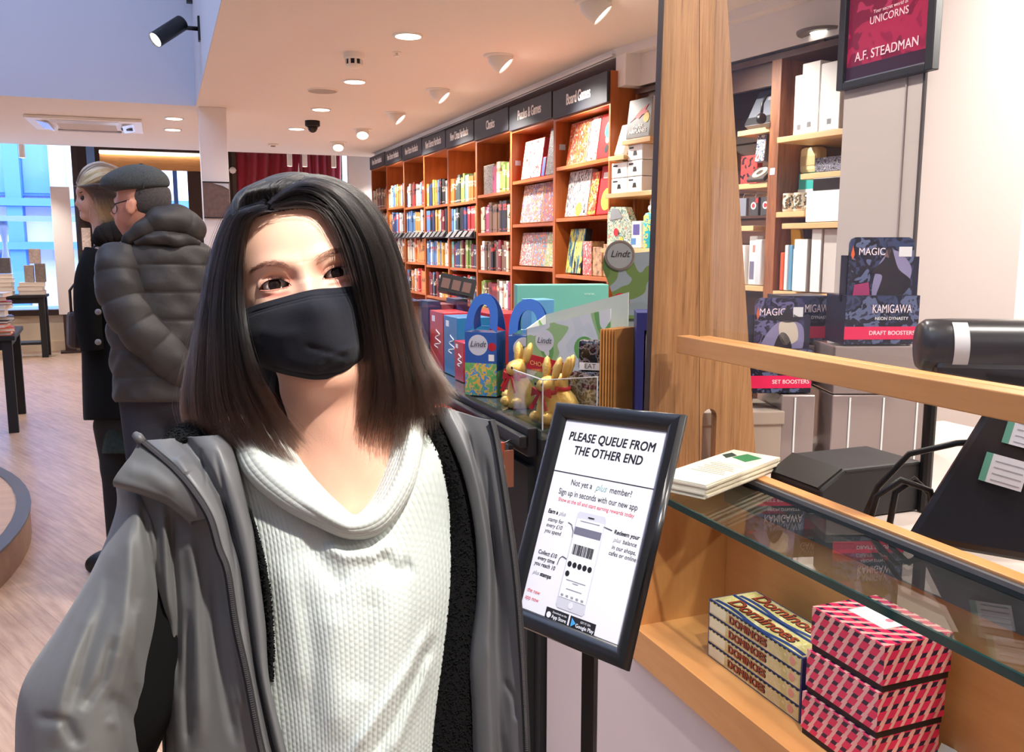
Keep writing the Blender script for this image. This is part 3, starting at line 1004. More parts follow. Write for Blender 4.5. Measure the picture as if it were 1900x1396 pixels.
# Classics top shelf boxes
Z5 = ROWS[5]
face_box('slipcase', 'black patterned slipcase on the top Classics shelf', 5, .06, .34, Z5[0], .26, A_pat, A_cream, d=.14, tilt=0, cat='book')
# tan and stickers
for k, z, x in ((7, 2.16, .03), (6, 2.12, .03), (4, 1.20, .03)):
    o = MB().span((0, 0, 0), (.05, .002, .04)).build('sticker', M('blue_white_sticker', (190, 214, 238), rough=.5), BAYS[k], loc=(.0205, .03, z))
    o.rotation_euler = (0, 0, R(90))
# ------------------------------------------------------------------ gift shelves: frame turned so that local x runs towards the camera, local y into the wall
m_gwood = wood('gift_wood', (176, 112, 68), (128, 76, 44), 'Z', 9, .08, rough=.45, contrast=.4, dark=(84, 50, 32))
m_gdark = wood('gift_wood_dark', (96, 62, 46), (58, 36, 27), 'X', 9, .08, rough=.5, contrast=.4)
m_birch = wood('birch_shelf', (226, 186, 136), (206, 162, 110), 'X', 9, .08, rough=.45, contrast=.3)
GX, GY, GR = 2.87, 5.43, R(-82.5)


def gp(x, y, z):
    """Point on the gift wall (local) in world space."""
    c_, s_ = math.cos(GR), math.sin(GR)
    return (GX + x * c_ - y * s_, GY + x * s_ + y * c_, z)


g = thing('gift_shelving', 'dark walnut shelving with pale birch shelves holding gifts behind the oak post', 'shelving', (GX, GY, 0), GR)
MB().span((0.19, .36, 0), (2.35, .39, 2.43)).build('back_panel', m_gdark, g)
MB().span((0.19, 0, 2.42), (2.35, .39, 2.452)).build('top_panel', m_gdark, g)
MB().span((0.22, .02, 2.30), (1.395, .05, 2.42)).build('fascia', m_gdark, g)
for x0, x1 in ((.19, .218), (1.395, 1.462), (2.32, 2.35)):
    MB().span((x0, 0, 0), (x1, .36, 2.42)).build('upright', m_gwood, g)
for q in range(9):
    MB().span((.22, .345, 1.02 + q * .15), (1.39, .36, 1.155 + q * .15)).build('slat', m_gdark, g)
for q in range(9):
    MB().span((1.465, .345, 1.02 + q * .15), (2.318, .36, 1.155 + q * .15)).build('slat', m_gdark, g)
SH = [(.33, .62, -.20, 2.105), (.185, .355, -.20, 2.02), (.185, .68, -.22, 1.785), (.185, .70, -.25, 1.44), (1.15, 1.392, 0, 2.085), (1.15, 1.392, 0, 1.795), (1.12, 1.30, 0, 1.565), (.4, 1.392, .0, 1.235),
      (1.55, 2.31, -.10, 2.005), (1.625, 2.31, .0, 1.82), (1.465, 1.66, .0, 1.632), (1.56, 2.31, -.05, 1.57), (1.465, 2.31, 0, 1.215)]
for x0, x1, y0, z in SH:
    MB().span((x0, y0, z - .028), (x1, .345, z)).build('shelf', m_birch, g, bevel=.002)
MB().span((1.41, -.0015, 1.83), (1.445, 0, 1.865)).build('sticker', M('blue_white_sticker', (190, 214, 238)), g)


def gift(name, lab, cat, x0, x1, y, z, h, front, side, d=.06, tilt=0, group=None, extra=None, turn=0, bev=.003):
    t = thing(name, lab, cat, gp((x0 + x1) / 2, y, z + .002 + d * math.sin(R(-tilt))), 0, group, rot=(R(tilt), 0, GR + R(turn)))
    w_ = x1 - x0
    MB().span((-w_ / 2, 0, 0), (w_ / 2, d, h)).build('box', side, t, bevel=bev)
    f = MB().span((-w_ / 2 + .003, -.002, .003), (w_ / 2 - .003, 0, h - .003)).build('front_print', front, t)
    if extra:
        extra(f, w_, h)
    return t


m_chr = M('charcoal_card', (66, 62, 62), rough=.4)
m_wcard = M('gift_white', (240, 238, 236), rough=.4)
m_redink = M('red_ink', (206, 44, 52), rough=.5)


def plane_cover(f, w, h):
    # a red paper dart, a yellow spot and the title
    MB().prism([(-.09, .10), (-.02, .145), (.02, .17), (.085, .195), (.06, .165), (.09, .15), (.03, .135), (.0, .115), (-.03, .125)], -.0045, -.003).build('emblem', m_redink, f)
    disc(f, .075, .115, .03, A_yinkl)
    text('PAPER\nAIRPLANES', .036, m_let, f, (0, -.0035, .055), FRONT, bold=.0012, line=.8)


gift('paper_kit', 'charcoal boxed kit with a red paper dart, top left gift shelf', 'box', .33, .57, -.17, 2.105, .24, m_chr, M('kit_side', (200, 196, 190)), d=.05, tilt=-7, extra=plane_cover)
gift('gift_book', 'pale grey book leaning below the charcoal paper kit', 'book', .195, .295, -.16, 2.02, .20, M('pale_book', (206, 198, 190), rough=.5, var=.15, vscale=30), m_wcard, d=.03, tilt=-18)
t = thing('cable_coil', 'coil of black cable beside the pale grey leaning book', 'cable', gp(.295, -.04, 2.0275), GR)
mb = MB()
for q in range(4):
    mb.tube([(.035 * math.cos(a) * (1 + .1 * q), .01 * q + .01 * math.sin(2 * a), .05 + .045 * math.sin(a)) for a in np.linspace(0, 2 * PI, 17)], .006, 6, caps=False)
mb.build('coil', m_black, t, smooth=True)
hp = lambda f, w, h: (MB().prism([(-.02, h * .3), (.02, h * .3), (.012, h * .6), (-.012, h * .6)], -.0035, -.002).build('emblem', A_ink, f), MB().span((-w * .4, -.003, h * .75), (-w * .1, -.002, h * .85)).build('caption', A_ink, f))
k = 0
for x0, x1, col_ in ((.187, .355, 0), (.36, .51, 1)):
    for lv in range(2 if col_ == 0 else 3):
        gift('gadget_box', '%s white gadget box in the %s stack on the third gift shelf' % (['lowest', 'middle' if col_ else 'upper', 'topmost'][lv], ['wide', 'narrow'][col_]), 'box', x0, x1, -.17, 1.785 + .0975 * lv, .094, m_wcard, m_wcard, d=.12,
             group='white gadget boxes on the gift shelf', extra=hp)
A_house = art('art_house', [(226, 232, 226), (70, 130, 120), (236, 220, 190), (120, 180, 160), (230, 140, 110)], 30, 21)
t = thing('picture_house', 'house shaped card toy printed with a green garden scene', 'toy', gp(.33, -.2, 1.442), GR)
MB().prism([(-.14, 0), (.12, 0), (.12, .15), (.05, .255), (-.10, .262), (-.14, .22)], 0, .05).build('box', A_house, t)
MB().prism([(-.11, .175), (.03, .19), (-.02, .245), (-.09, .25)], -.004, 0).build('roof_print', M('roof_grey', (150, 156, 160)), t)
disc(t, -.04, .10, .025, m_redink)
disc(t, .02, .05, .02, A_yinkl)
gift('handheld_game_box', 'white box with a blue window picture beside the card house', 'box', .455, .548, -.2, 1.44, .165, m_wcard, m_wcard, d=.05, extra=lambda f, w, h: (MB().span((-.03, -.003, .08), (.035, -.002, .145)).build('window_print', M('violet_ink', (96, 92, 160)), f), MB().span((-.05, -.003, .02), (.0, -.002, .06)).build('blue_print', M('blue_ink', (90, 140, 200)), f)))
t = thing('teal_bottle', 'teal flask printed with yellow with a small rabbit head stopper', 'bottle', gp(.605, -.16, 1.442), GR)
MB().lathe([(.048, 0), (.052, .01), (.052, .19), (.04, .21), (.018, .216)], n=24).build('body', art('art_bottle', [(40, 176, 186), (44, 170, 190), (240, 214, 90), (60, 150, 180)], 24, 22), t, auto=40)
hd = MB().lathe([(.001, .262), (.022, .256), (.028, .24), (.022, .222), (.012, .214)], n=18).build('stopper', m_wcard, t, smooth=True)
for sx in (-1, 1):
    MB().lathe([(.001, .30), (.008, .29), (.009, .27), (.006, .252)], (.012 * sx, 0, 0), n=10).build('ear', m_wcard, hd, smooth=True)
# right end of the first bay
m_gcase = M('grey_case', (128, 130, 142), rough=.35)
gift('headphone_box', 'slanted grey headphone box on the top shelf beside the walnut upright', 'box', 1.17, 1.37, .03, 2.085, .22, M('slate_print', (120, 124, 136), rough=.35), m_gcase, d=.05, tilt=-28,
     extra=lambda f, w, h: (MB().span((-.1, -.0028, .003), (.1, -.002, .05)).build('foot_band', A_ink, f), MB().span((.0, -.0028, .15), (.07, -.002, .19)).build('label', M('label_grey', (176, 170, 176)), f)))
t = thing('headphones', 'black headphones hanging over the edge of the grey headphone box', 'headphones', gp(1.36, -.03, 2.087), GR)
MB().tube([(0, 0, .06), (-.005, .01, .12), (0, .03, .16), (.005, .06, .17)], .008, 8).build('headband', m_black, t, smooth=True)
MB().lathe([(.001, -.012), (.026, -.012), (.03, 0), (.026, .012), (.001, .012)], (0, 0, .04), n=18, axis='X').build('ear_pad', m_black, t, auto=50)
for q in range(3):
    gift('blister_pack', ['white blister pack with a printed gadget hanging beside the upright', 'second blister pack, seen edge on', 'third blister pack, nearest the upright'][q], 'pack', 1.26 + .028 * q, 1.33 + .024 * q, .03 + .06 * q, 1.905, .146, [art('art_blister', [(236, 236, 238), (60, 80, 120), (232, 230, 228), (210, 80, 60)], 30, 23), m_gcase, m_gcase][q], m_gcase, d=.03, tilt=-6)
gift('red_pack', 'red boxed accessory low on the shelf behind the blister packs', 'box', 1.10, 1.23, .08, 1.795, .16, art('art_redpack', [(200, 60, 56), (210, 70, 62), (40, 30, 34)], 26, 24), m_redink, d=.04)
t = gift('tape_pack', 'flat pack holding a coil of cream tape leaning on the shelf', 'pack', 1.25, 1.38, -.02, 1.795, .11, M('tape_card', (92, 84, 80), rough=.3), m_chr, d=.02, tilt=-50,
         extra=lambda f, w, h: MB().lathe([(.022, -.006), (.045, -.006), (.045, -.002), (.022, -.002), (.022, -.006)], n=24, axis='Y', caps=False).build('tape_coil', M('cream_tape', (226, 216, 180)), f, loc=(0, 0, h / 2)))
for q, x in enumerate((1.16, 1.255, 1.345)):
    t = thing('hanging_pack', ['grey pack on a hook, far one of three', 'black pack with a red dot on a hook, middle of three', 'black pack with a red dot on a hook, near one of three'][q], 'pack', gp(x, .04, 1.62), GR, 'packs on hooks under the second gift shelf')
    MB().span((-.036, 0, 0), (.036, .02, .10)).build('pack', [m_gcase, m_chr, m_chr][q], t, bevel=.003)
    if q:
        disc(t, .0, .055, .02, m_wcard, y=-.001)
        disc(t, .0, .055, .012, m_redink, y=-.002)
        MB().span((.015, -.002, .07), (.034, 0, .095)).build('flash', m_redink, t)
    MB().tube([(0, .01, .10), (0, .02, .125), (0, .3, .135)], .003, 6).build('hook', m_whitep, t)
for q, (x, w_, h_, cl) in enumerate([(1.19, .07, .22, (206, 212, 216)), (1.265, .06, .27, (238, 238, 238)), (1.33, .05, .25, (196, 202, 210)), (1.373, .032, .22, (188, 196, 204))]):
    gift('phone_case_pack', 'pale phone case pack, %s from the far end, below the hooks' % ORD[q], 'pack', x - w_ / 2, x + w_ / 2 - .004, .02 + .02 * (q % 2), 1.237, h_, M('phonepack%d' % q, cl, rough=.3), m_wcard, d=.05, group='phone case packs on the lower gift shelf',
         extra=(lambda f, w, h: (MB().span((-.02, -.003, .03), (.015, -.002, .13)).build('case_print', M('violet_grey', (120, 116, 140)), f), MB().span((.0, -.003, .18), (.02, -.002, .22)).build('pink_flash', M('pink_flash', (226, 120, 110)), f))) if q == 1 else None)
# second bay
m_yel = M('mustard', (226, 164, 40), rough=.5)
for q, (x0, x1, h, y) in enumerate([(1.60, 1.68, .30, -.04), (1.685, 1.80, .34, -.08), (1.805, 1.93, .32, -.08)]):
    gift('tall_white_box', ['slim tall white box on the top right gift shelf', 'tallest white box on the top right gift shelf', 'wide tall white box beside the poster frame'][q], 'box', x0, x1, y, 2.005, h, m_wcard, m_wcard, d=.15,
         extra=lambda f, w, h: MB().span((-.012, -.003, .03), (.012, -.002, .055)).build('mark', M('grey_mark', (120, 116, 118)), f))
t = thing('lunch_tin', 'cream tin with rounded corners under the tall white boxes', 'tin', gp(1.548, .13, 1.8345), GR)
MB().span((-.062, 0, 0), (.062, .08, .136)).build('tin', M('tin_cream', (232, 214, 160), rough=.4), t, bevel=.02)
MB().span((-.05, -.003, .04), (.05, 0, .09)).build('label', M('tin_label', (206, 182, 130)), t)
gift('string_bag', 'crumpled grey and blue bag on the upper right gift shelf', 'bag', 1.70, 1.88, .02, 1.82, .075, art('art_bag', [(60, 60, 66), (150, 150, 170), (40, 40, 46), (200, 200, 206)], 50, 25), m_chr, d=.1, bev=.02)
t = thing('teal_box', 'teal box closed with a pale band on the right gift shelf', 'box', gp(1.55, .13, 1.634), GR)
MB().span((-.06, 0, 0), (.06, .1, .2)).build('box', M('teal_card', (50, 176, 170), rough=.5), t, bevel=.003)
MB().span((-.0615, -.0015, .10), (.0615, .1015, .118)).build('band', m_wcard, t)
for q in range(2):
    t = thing('mug', ['cream mug with a black line drawing on the walnut shelf', 'cream mug with a striped print beside the teal box'][q], 'mug', gp(1.512 + .075 * q, .045, 1.634), GR, 'mugs on the right gift shelf')
    MB().lathe([(.030, 0), (.033, .004), (.033, .095), (.030, .095), (.029, .01), (.001, .01)], n=24).build('cup', m_yel if 0 else M('mug_cream', (236, 226, 204), rough=.3), t, auto=40)
    MB().lathe([(.0336, .012), (.0336, .085)], n=24, caps=False).build('print', art('art_mug%d' % q, [(236, 226, 204), (236, 226, 204), (60, 70, 60), (200, 130, 70)], 40, 26 + q), t, smooth=True)
    MB().tube([(.032, 0, .078), (.052, 0, .075), (.056, 0, .05), (.048, 0, .026), (.031, 0, .02)], .005, 8).build('handle', m_wcard, t, smooth=True)
gift('square_white_box', 'square glossy white box on the middle right gift shelf', 'box', 1.70, 1.92, -.03, 1.57, .155, m_wcard, m_wcard, d=.13, bev=.008)
gift('dark_case', 'dark clear fronted case above the square white box', 'box', 1.72, 1.92, -.01, 1.7265, .062, M('dark_glossy', (44, 38, 38), rough=.15), m_chr, d=.08)
t = thing('mustard_ornament', 'mustard yellow leaf shaped ornament on the lower right gift shelf', 'ornament', gp(1.512, .1, 1.217), GR)
MB().prism([(-.045, 0), (.045, 0), (.046, .25), (.03, .32), (-.01, .352), (-.04, .36), (-.03, .25)], 0, .03).build('body', m_yel, t, bevel=.006)
for q, (x, cl, h) in enumerate([(1.495, (222, 96, 60), .2), (1.525, (226, 226, 228), .24), (1.555, (96, 150, 184), .24), (1.585, (232, 234, 236), .22)]):
    gift('card_pack', '%s slim card pack in front of the mustard ornament' % ['orange', 'silver', 'blue', 'white'][q], 'pack', x - .013, x + .013, .03, 1.217, h, M('cardpack%d' % q, cl, rough=.5), M('cardpack%d' % q, cl), d=.05)
for q, (x0, x1, h) in enumerate([(1.625, 1.72, .27), (1.73, 1.80, .32), (1.80, 1.92, .32)]):
    gift('shade_box', ['shorter white and grey box standing on the lowest gift shelf', 'tall white box standing in the middle of the lowest gift shelf', 'tall grey white box at the right of the lowest gift shelf'][q], 'box', x0, x1 - .004, -.02 + .01 * q, 1.217, h, [m_wcard, m_wcard, M('grey_white', (206, 198, 196))][q], M('box_grey', (176, 166, 164), rough=.6), d=.12)
# round canopy lamp above the shelving
t = thing('canopy_lamp', 'grey ring shaped downlight above the walnut gift shelves', 'light', gp(1.70, .02, 2.452), GR)
MB().lathe([(.055, .05), (.115, .045), (.12, .052), (.12, .06), (.001, .06)], n=32, caps=False).build('ring', M('ring_grey', (120, 112, 106), rough=.4), t, auto=40)
MB().lathe([(.055, .052), (.001, .052)], n=28, caps=False).build('lamp_lens', m_lamp, t)
MB().span((-.02, .0, 0), (.02, .04, .056)).build('stem', m_gdark, t)

# ------------------------------------------------------------------ framed poster on the pier (faces the aisle)
p = thing('poster_frame', 'black framed crimson book poster on the grey pier', 'poster', (2.2, 2.322, 2.30), R(-90))
A_poster = art('art_poster', [(128, 22, 58), (150, 30, 66), (110, 16, 50), (160, 44, 80)], 5, 31, rough=.25, detail=2)
w2_, h2_ = .205, .325
for nm, a, b in (('frame_side', (-w2_, -.03, -h2_), (-w2_ + .03, 0, h2_)), ('frame_side', (w2_ - .03, -.03, -h2_), (w2_, 0, h2_)), ('frame_bottom', (-w2_ + .03, -.03, -h2_), (w2_ - .03, 0, -h2_ + .022)), ('frame_top', (-w2_ + .03, -.03, h2_ - .022), (w2_ - .03, 0, h2_))):
    MB().span(a, b).build(nm, m_black, p, bevel=.003)
sh = MB().span((-w2_ + .03, -.014, -h2_ + .022), (w2_ - .03, -.006, h2_ - .022)).build('poster_sheet', A_poster, p)
MB().span((-w2_ + .03, -.0152, -h2_ + .022), (w2_ - .03, -.0142, -h2_ + .07)).build('dark_foot', M('poster_dark', (44, 18, 40), rough=.3), sh)
MB().span((-w2_ + .03, -.022, -h2_ + .024), (w2_ - .03, -.019, -h2_ + .028)).build('silver_line', m_steel, p)
m_pink = M('poster_pink', (226, 190, 200), rough=.5)
text('A.F. STEADMAN', .042, m_pink, sh, (0, -.0155, -.228), FRONT, sx=.92, bold=.0003)
text('UNICORNS', .034, m_pink, sh, (.005, -.0155, -.125), FRONT, sx=.95)
text('Your secret world of', .017, m_pink, sh, (.01, -.0155, -.098), FRONT)

# ------------------------------------------------------------------ display counter with glass top; frame: x towards the camera, y away from the aisle, origin at its far front corner
m_counter = wood('counter_oak', (218, 158, 98), (198, 136, 78), 'X', 7, .12, rough=.4, contrast=.25, bump=.02)
m_counter_d = wood('counter_oak_end', (208, 146, 88), (188, 124, 68), 'Z', 7, .12, rough=.4, contrast=.25, bump=.02)
m_lam = M('counter_laminate', (222, 206, 200), rough=.55)
CX, CY = .85, 1.50
kc = thing('display_counter', 'oak sales counter with a glass topped display shelf and white front panels', 'counter', (CX, CY, 0), R(-90))
LEN = 2.6
m_edge = M('glass_edge', (14, 54, 52), rough=.12)
g1 = MB().span((.02, .002, .9775), (LEN, .205, .9875)).build('glass_top', glass('counter_glass', (.86, .93, .9)), kc)
MB().span((.02, -.003, .9765), (LEN, .0015, .9885)).build('polished_edge', m_edge, g1)
MB().span((.0, .205, .93), (LEN, .214, .995)).build('seal_strip', M('seal_grey', (84, 84, 86), rough=.5), kc)
MB().span((0, .214, .62), (LEN, .244, 1.0)).build('back_panel', m_counter, kc, bevel=.002)
MB().span((-.03, .0, .62), (.0, .244, .975)).build('end_panel', m_counter_d, kc)
MB().span((0, .0, .655), (LEN, .214, .69)).build('shelf_board', m_counter, kc)
MB().span((-.03, -.003, .625), (LEN, .0, .692)).build('shelf_lip', m_counter, kc)
for a, b in ((-.465, .37), (.374, 1.37), (1.374, LEN)):
    MB().span((a, .012, .06), (b - .002, .03, .622)).build('front_panel', m_lam, kc)
MB().span((.37, .006, .613), (LEN, .012, .6225)).build('edge_strip', m_wcard, kc)
MB().span((-.465, .05, 0), (LEN, .08, .06)).build('plinth_board', m_blackm, kc)
MB().span((-.465, .03, .62), (-.03, .05, .97)).build('side_infill', m_lam, kc)
MB().span((0, .244, .90), (LEN, 1.30, .935)).build('work_top', M('worktop_grey', (196, 182, 174), rough=.45), kc)
MB().span((-.465, .244, .90), (0, 1.30, .935)).build('work_top', M('worktop_grey', (196, 182, 174)), kc)
MB().span((-.46, .6, 0), (LEN, 1.28, .90)).build('carcass', m_lam, kc)


def cpt(x, y, z):
    return (CX + y, CY - x, z)


CROT = R(-90)

# the oak post that carries the screen: two boards with a joint, tapering upwards, arched cable hole at the foot
m_post = wood('post_oak', (168, 124, 82), (142, 100, 62), 'Z', 26, .035, rough=.5, contrast=.55, bump=.08, dark=(112, 74, 44))
po = thing('oak_post', 'tapering oak post of two boards with an arched cable hole at its foot', 'post', (1.10, 1.66, .936), 0)
HP = 2.25 - .936


def board(xb0, xb1, xt0, xt1, hole=None):
    """Front outline of one tapering board from foot to top."""
    pts = [(xb0, 0)]
    if hole:
        hx, hw, hh = hole
        pts += [(hx - hw, 0), (hx - hw, hh - hw)] + [(hx + hw * math.cos(a), hh - hw + hw * math.sin(a)) for a in np.linspace(PI, 0, 9)[1:-1]] + [(hx + hw, hh - hw), (hx + hw, 0)]
    pts += [(xb1, 0), (xt1, HP), (xt0, HP)]
    return MB().prism(pts, -.01, .01)


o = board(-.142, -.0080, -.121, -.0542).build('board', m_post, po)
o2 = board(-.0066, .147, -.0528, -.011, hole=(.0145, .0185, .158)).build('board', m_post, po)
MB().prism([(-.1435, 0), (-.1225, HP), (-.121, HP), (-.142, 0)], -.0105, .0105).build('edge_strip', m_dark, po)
MB().span((-.16, -.035, -.0005), (.16, .035, .018)).build('foot_rail', m_counter, po, bevel=.002)
# cross rail and clear screen
ra = thing('screen_rail', 'grooved oak rail carrying the clear screen above the counter', 'rail', (1.0, 1.612, 1.228), R(-90))
MB().span((0, 0, 0), (2.6, .034, .037)).build('front_batten', m_counter, ra, bevel=.002)
MB().span((0.03, .0365, 0), (2.6, .062, .037)).build('rear_batten', m_counter, ra, bevel=.002)
MB().span((0.03, .033, 0), (2.6, .0375, .028)).build('groove', m_counter_d, ra)
MB().span((2.55, .005, -.239), (2.6, .053, 0)).build('leg', m_counter_d, ra)
sc_ = thing('clear_screen', 'clear acrylic screen standing in the oak rail', 'screen', (1.0, 1.575, 1.258), R(-90))
MB().span((0, .0338, 0), (2.5, .0362, 1.45)).build('sheet', glass('acrylic', (.97, .98, .98)), sc_)
for x in (.05, 2.4):
    MB().span((x, .031, 1.40), (x + .04, .039, 1.463)).build('clip', m_whitep, sc_)

# leaflets on the glass
le = thing('leaflet_stack', 'stack of cream leaflets with a green picture on the end of the glass top', 'leaflets', (.992, 1.425, 1.0006), R(26))
for q in range(6):
    MB().box((.002 * math.sin(q * 2.3), .002 * math.cos(q * 3.1), .002 + .0042 * q), (.29, .105, .0038), (0, 0, R(.6 * math.sin(q * 1.7)))).build('leaflet', M('leaflet_paper', (226, 218, 196), rough=.6), le)
tp = MB().box((0, 0, .0262), (.29, .105, .0012)).build('top_leaflet', M('leaflet_top', (238, 230, 208), rough=.5), le)
m_gr = M('leaf_green', (58, 140, 84), rough=.6)
MB().prism([(.06, -.02), (.11, -.03), (.125, .01), (.08, .02)], .027, .0274, 'XY').build('picture', m_gr, tp)
MB().prism([(.065, .025), (.10, .02), (.115, .04), (.085, .045)], .027, .0274, 'XY').build('picture', M('leaf_dark', (44, 70, 60)), tp)
MB().span((-.145, -.052, .027), (-.07, .052, .0272)).build('tint_panel', M('leaflet_mint', (206, 220, 206), rough=.6), tp)
for q in range(8):
    MB().span((-.06 + .012 * q, -.04 + .006 * (q % 3), .027), (-.058 + .012 * q, .03 - .008 * (q % 2), .0272)).build('text_line', M('leaf_line', (170, 160, 120)) if q != 3 else m_yel, tp)

# dominoes: eight boxes, two side by side, four high
m_dblue = M('domino_blue', (40, 66, 120), rough=.4)
m_dcream = art('domino_cream', [(226, 208, 156), (218, 198, 142), (206, 188, 120), (232, 216, 170)], 30, 41, rough=.4)
m_dred = M('domino_red', (160, 66, 40), rough=.4)
m_dgold = M('domino_gold', (226, 190, 110), rough=.4)
m_dink = M('domino_ink', (26, 26, 36), rough=.5)
for row in range(2):
    for lv in range(4):
        L_, D_, H_ = .262, .052, .0272
        t = thing('domino_box', '%s cream and blue box of dominoes in the %s stack in the counter' % (['lowest', 'second lowest', 'second highest', 'topmost'][lv], ['front', 'rear'][row]), 'game', cpt(.293, .092 + row * .0535, .6905 + lv * .0277), CROT, 'boxes of dominoes in the counter')
        MB().span((-L_ / 2, -D_ / 2, 0), (L_ / 2, D_ / 2, H_)).build('box', m_dblue, t)
        if row == 0:
            s_ = MB().span((-L_ / 2 + .003, -D_ / 2 - .0006, .002), (L_ / 2 - .003, -D_ / 2, H_ - .002)).build('side_label', m_dcream, t)
            MB().span((-L_ / 2 + .006, -D_ / 2 - .001, .005), (-L_ / 2 + .055, -D_ / 2 - .0005, H_ - .005)).build('small_print', M('domino_pale', (236, 224, 186)), s_)
            text('DOMINOES', .0185, m_dink, s_, (-.012, -D_ / 2 - .0008, H_ / 2 - .0006), FRONT, bold=.0016, sx=1.12, ext=.0001)
            text('DOMINOES', .0185, m_dred, s_, (-.013, -D_ / 2 - .0014, H_ / 2), FRONT, bold=.0006, sx=1.12, ext=.0001)
            disc(s_, .108, H_ / 2, .007, M('domino_pink', (226, 150, 130)), y=-D_ / 2 - .0005)
            for q in range(22):
                MB().span((-L_ / 2 + .004 + q * .0117, -D_ / 2 - .001, H_ - .0028), (-L_ / 2 + .010 + q * .0117, -D_ / 2 - .0004, H_ - .0004)).build('edge_dash', m_dink, s_)
        if lv == 3:
            tl = MB().span((-L_ / 2 + .003, -D_ / 2 + .0035, H_), (L_ / 2 - .003, D_ / 2 - .0035, H_ + .0005)).build('top_label', m_dcream, t)
            pts = [(-L_ / 2 + .01 + q * .0122, -D_ / 2 + .012 + .004 * math.sin(q * .45)) for q in range(21)]
            MB().prism(pts + [(a, b - .008) for a, b in reversed(pts)], H_ + .0005, H_ + .0008, 'XY').build('blue_ribbon', m_dblue, tl)
            text('Dominoes', .040, m_dink, tl, (-.012, .0055, H_ + .0008), (0, 0, 0), bold=.002, sx=1.08, ext=.0001)
            text('Dominoes', .040, m_dred, tl, (-.013, .0065, H_ + .0013), (0, 0, 0), bold=.0007, sx=1.08, ext=.0001)


def cubes_mat():
    """Tumbling blocks print in hot pink, salmon and navy, laid over each face of the box."""
    m, nt, b = newmat('tumbling_blocks')
    tc = node(nt, 'ShaderNodeTexCoord')
    sp = node(nt, 'ShaderNodeSeparateXYZ')
    nt.links.new(tc.outputs['Object'], sp.inputs[0])
    sn = node(nt, 'ShaderNodeSeparateXYZ')
    nt.links.new(tc.outputs['Normal'], sn.inputs[0])

    def mth(op, a, b_=None, c_=None):
        n = node(nt, 'ShaderNodeMath', operation=op)
        for i, v in enumerate((a, b_, c_)):
            if v is None:
                continue
            if isinstance(v, (int, float)):
                n.inputs[i].default_value = v
            else:
                nt.links.new(v, n.inputs[i])
        return n.outputs[0]
    top = mth('GREATER_THAN', sn.outputs['Z'], .5)
    side = mth('GREATER_THAN', mth('ABSOLUTE', sn.outputs['X']), .5)
    u0 = mth('ADD', mth('MULTIPLY', sp.outputs['X'], mth('SUBTRACT', 1.0, side)), mth('MULTIPLY', sp.outputs['Y'], side))
    v0 = mth('ADD', mth('MULTIPLY', sp.outputs['Z'], mth('SUBTRACT', 1.0, top)), mth('MULTIPLY', sp.outputs['Y'], top))
    v = mth('DIVIDE', v0, .0200)
    row = mth('FLOOR', v)
    fv = mth('FRACT', v)
    sk = mth('MULTIPLY', fv, -.62)
    u = mth('ADD', mth('ADD', mth('DIVIDE', u0, .0205), mth('MULTIPLY', row, .5)), sk)
    fu = mth('FRACT', u)
    upper = mth('GREATER_THAN', fv, .36)
    pink = mth('MULTIPLY', upper, mth('LESS_THAN', fu, .68))
    navy = mth('MULTIPLY', mth('SUBTRACT', 1.0, upper), mth('LESS_THAN', mth('FRACT', mth('ADD', u, .9)), .52))
    m1 = node(nt, 'ShaderNodeMix', data_type='RGBA')
    m1.inputs[6].default_value = rgb((244, 176, 168))
    m1.inputs[7].default_value = rgb((232, 44, 92))
    nt.links.new(pink, m1.inputs[0])
    m2 = node(nt, 'ShaderNodeMix', data_type='RGBA')
    nt.links.new(navy, m2.inputs[0])
    nt.links.new(m1.outputs[2], m2.inputs[6])
    m2.inputs[7].default_value = rgb((44, 22, 56))
    nt.links.new(m2.outputs[2], b.inputs['Base Color'])
    b.inputs['Roughness'].default_value = .4
    return m


m_cub = cubes_mat()
m_band = M('gift_band', (28, 18, 22), rough=.6)
for lv in range(3):
    t = thing('gift_box', '%s pink tumbling block patterned gift box in the counter' % ['lowest', 'middle', 'topmost'][lv], 'gift box', cpt(.52 + .003 * lv, .113 + .003 * lv, .6905 + lv * .0705), CROT, 'pink patterned gift boxes in the counter')
    MB().span((-.073, -.061, 0), (.073, .061, .010)).build('base_band', m_band, t)
    MB().span((-.075, -.063, .010), (.075, .063, .0698)).build('lid', m_cub, t, bevel=.001)
    if lv == 2:
        lb = MB().box((-.005, .0, .0702), (.075, .046, .0008)).build('top_label', m_wcard, t)
        disc_ = MB().lathe([(.006, .0708), (.0001, .0708)], n=16, caps=False).build('label_dot', M('label_pink', (226, 120, 140)), lb, loc=(.012, .006, 0))
# price ticket lying in the shelf
o = MB().box((0, 0, .003), (.05, .03, .0012), (R(14), R(-10), R(30))).build('price_ticket', m_wcard, None, loc=cpt(.60, .19, .70))
tag(o, 'small bent white ticket lying on the display shelf behind the gift boxes', 'ticket')
# ------------------------------------------------------------------ queue sign on a pole
sg = thing('queue_sign', 'black snap frame queue sign on a black floor stand in front of the counter', 'sign', (.56, 1.118, 0), 0)
SM = Matrix.Rotation(R(-74), 4, 'Z') @ Matrix.Rotation(R(-21.6), 4, 'X') @ Matrix.Rotation(R(-4.2), 4, 'Y')
SE = SM.to_euler()
SC = (0, 0, 1.052)


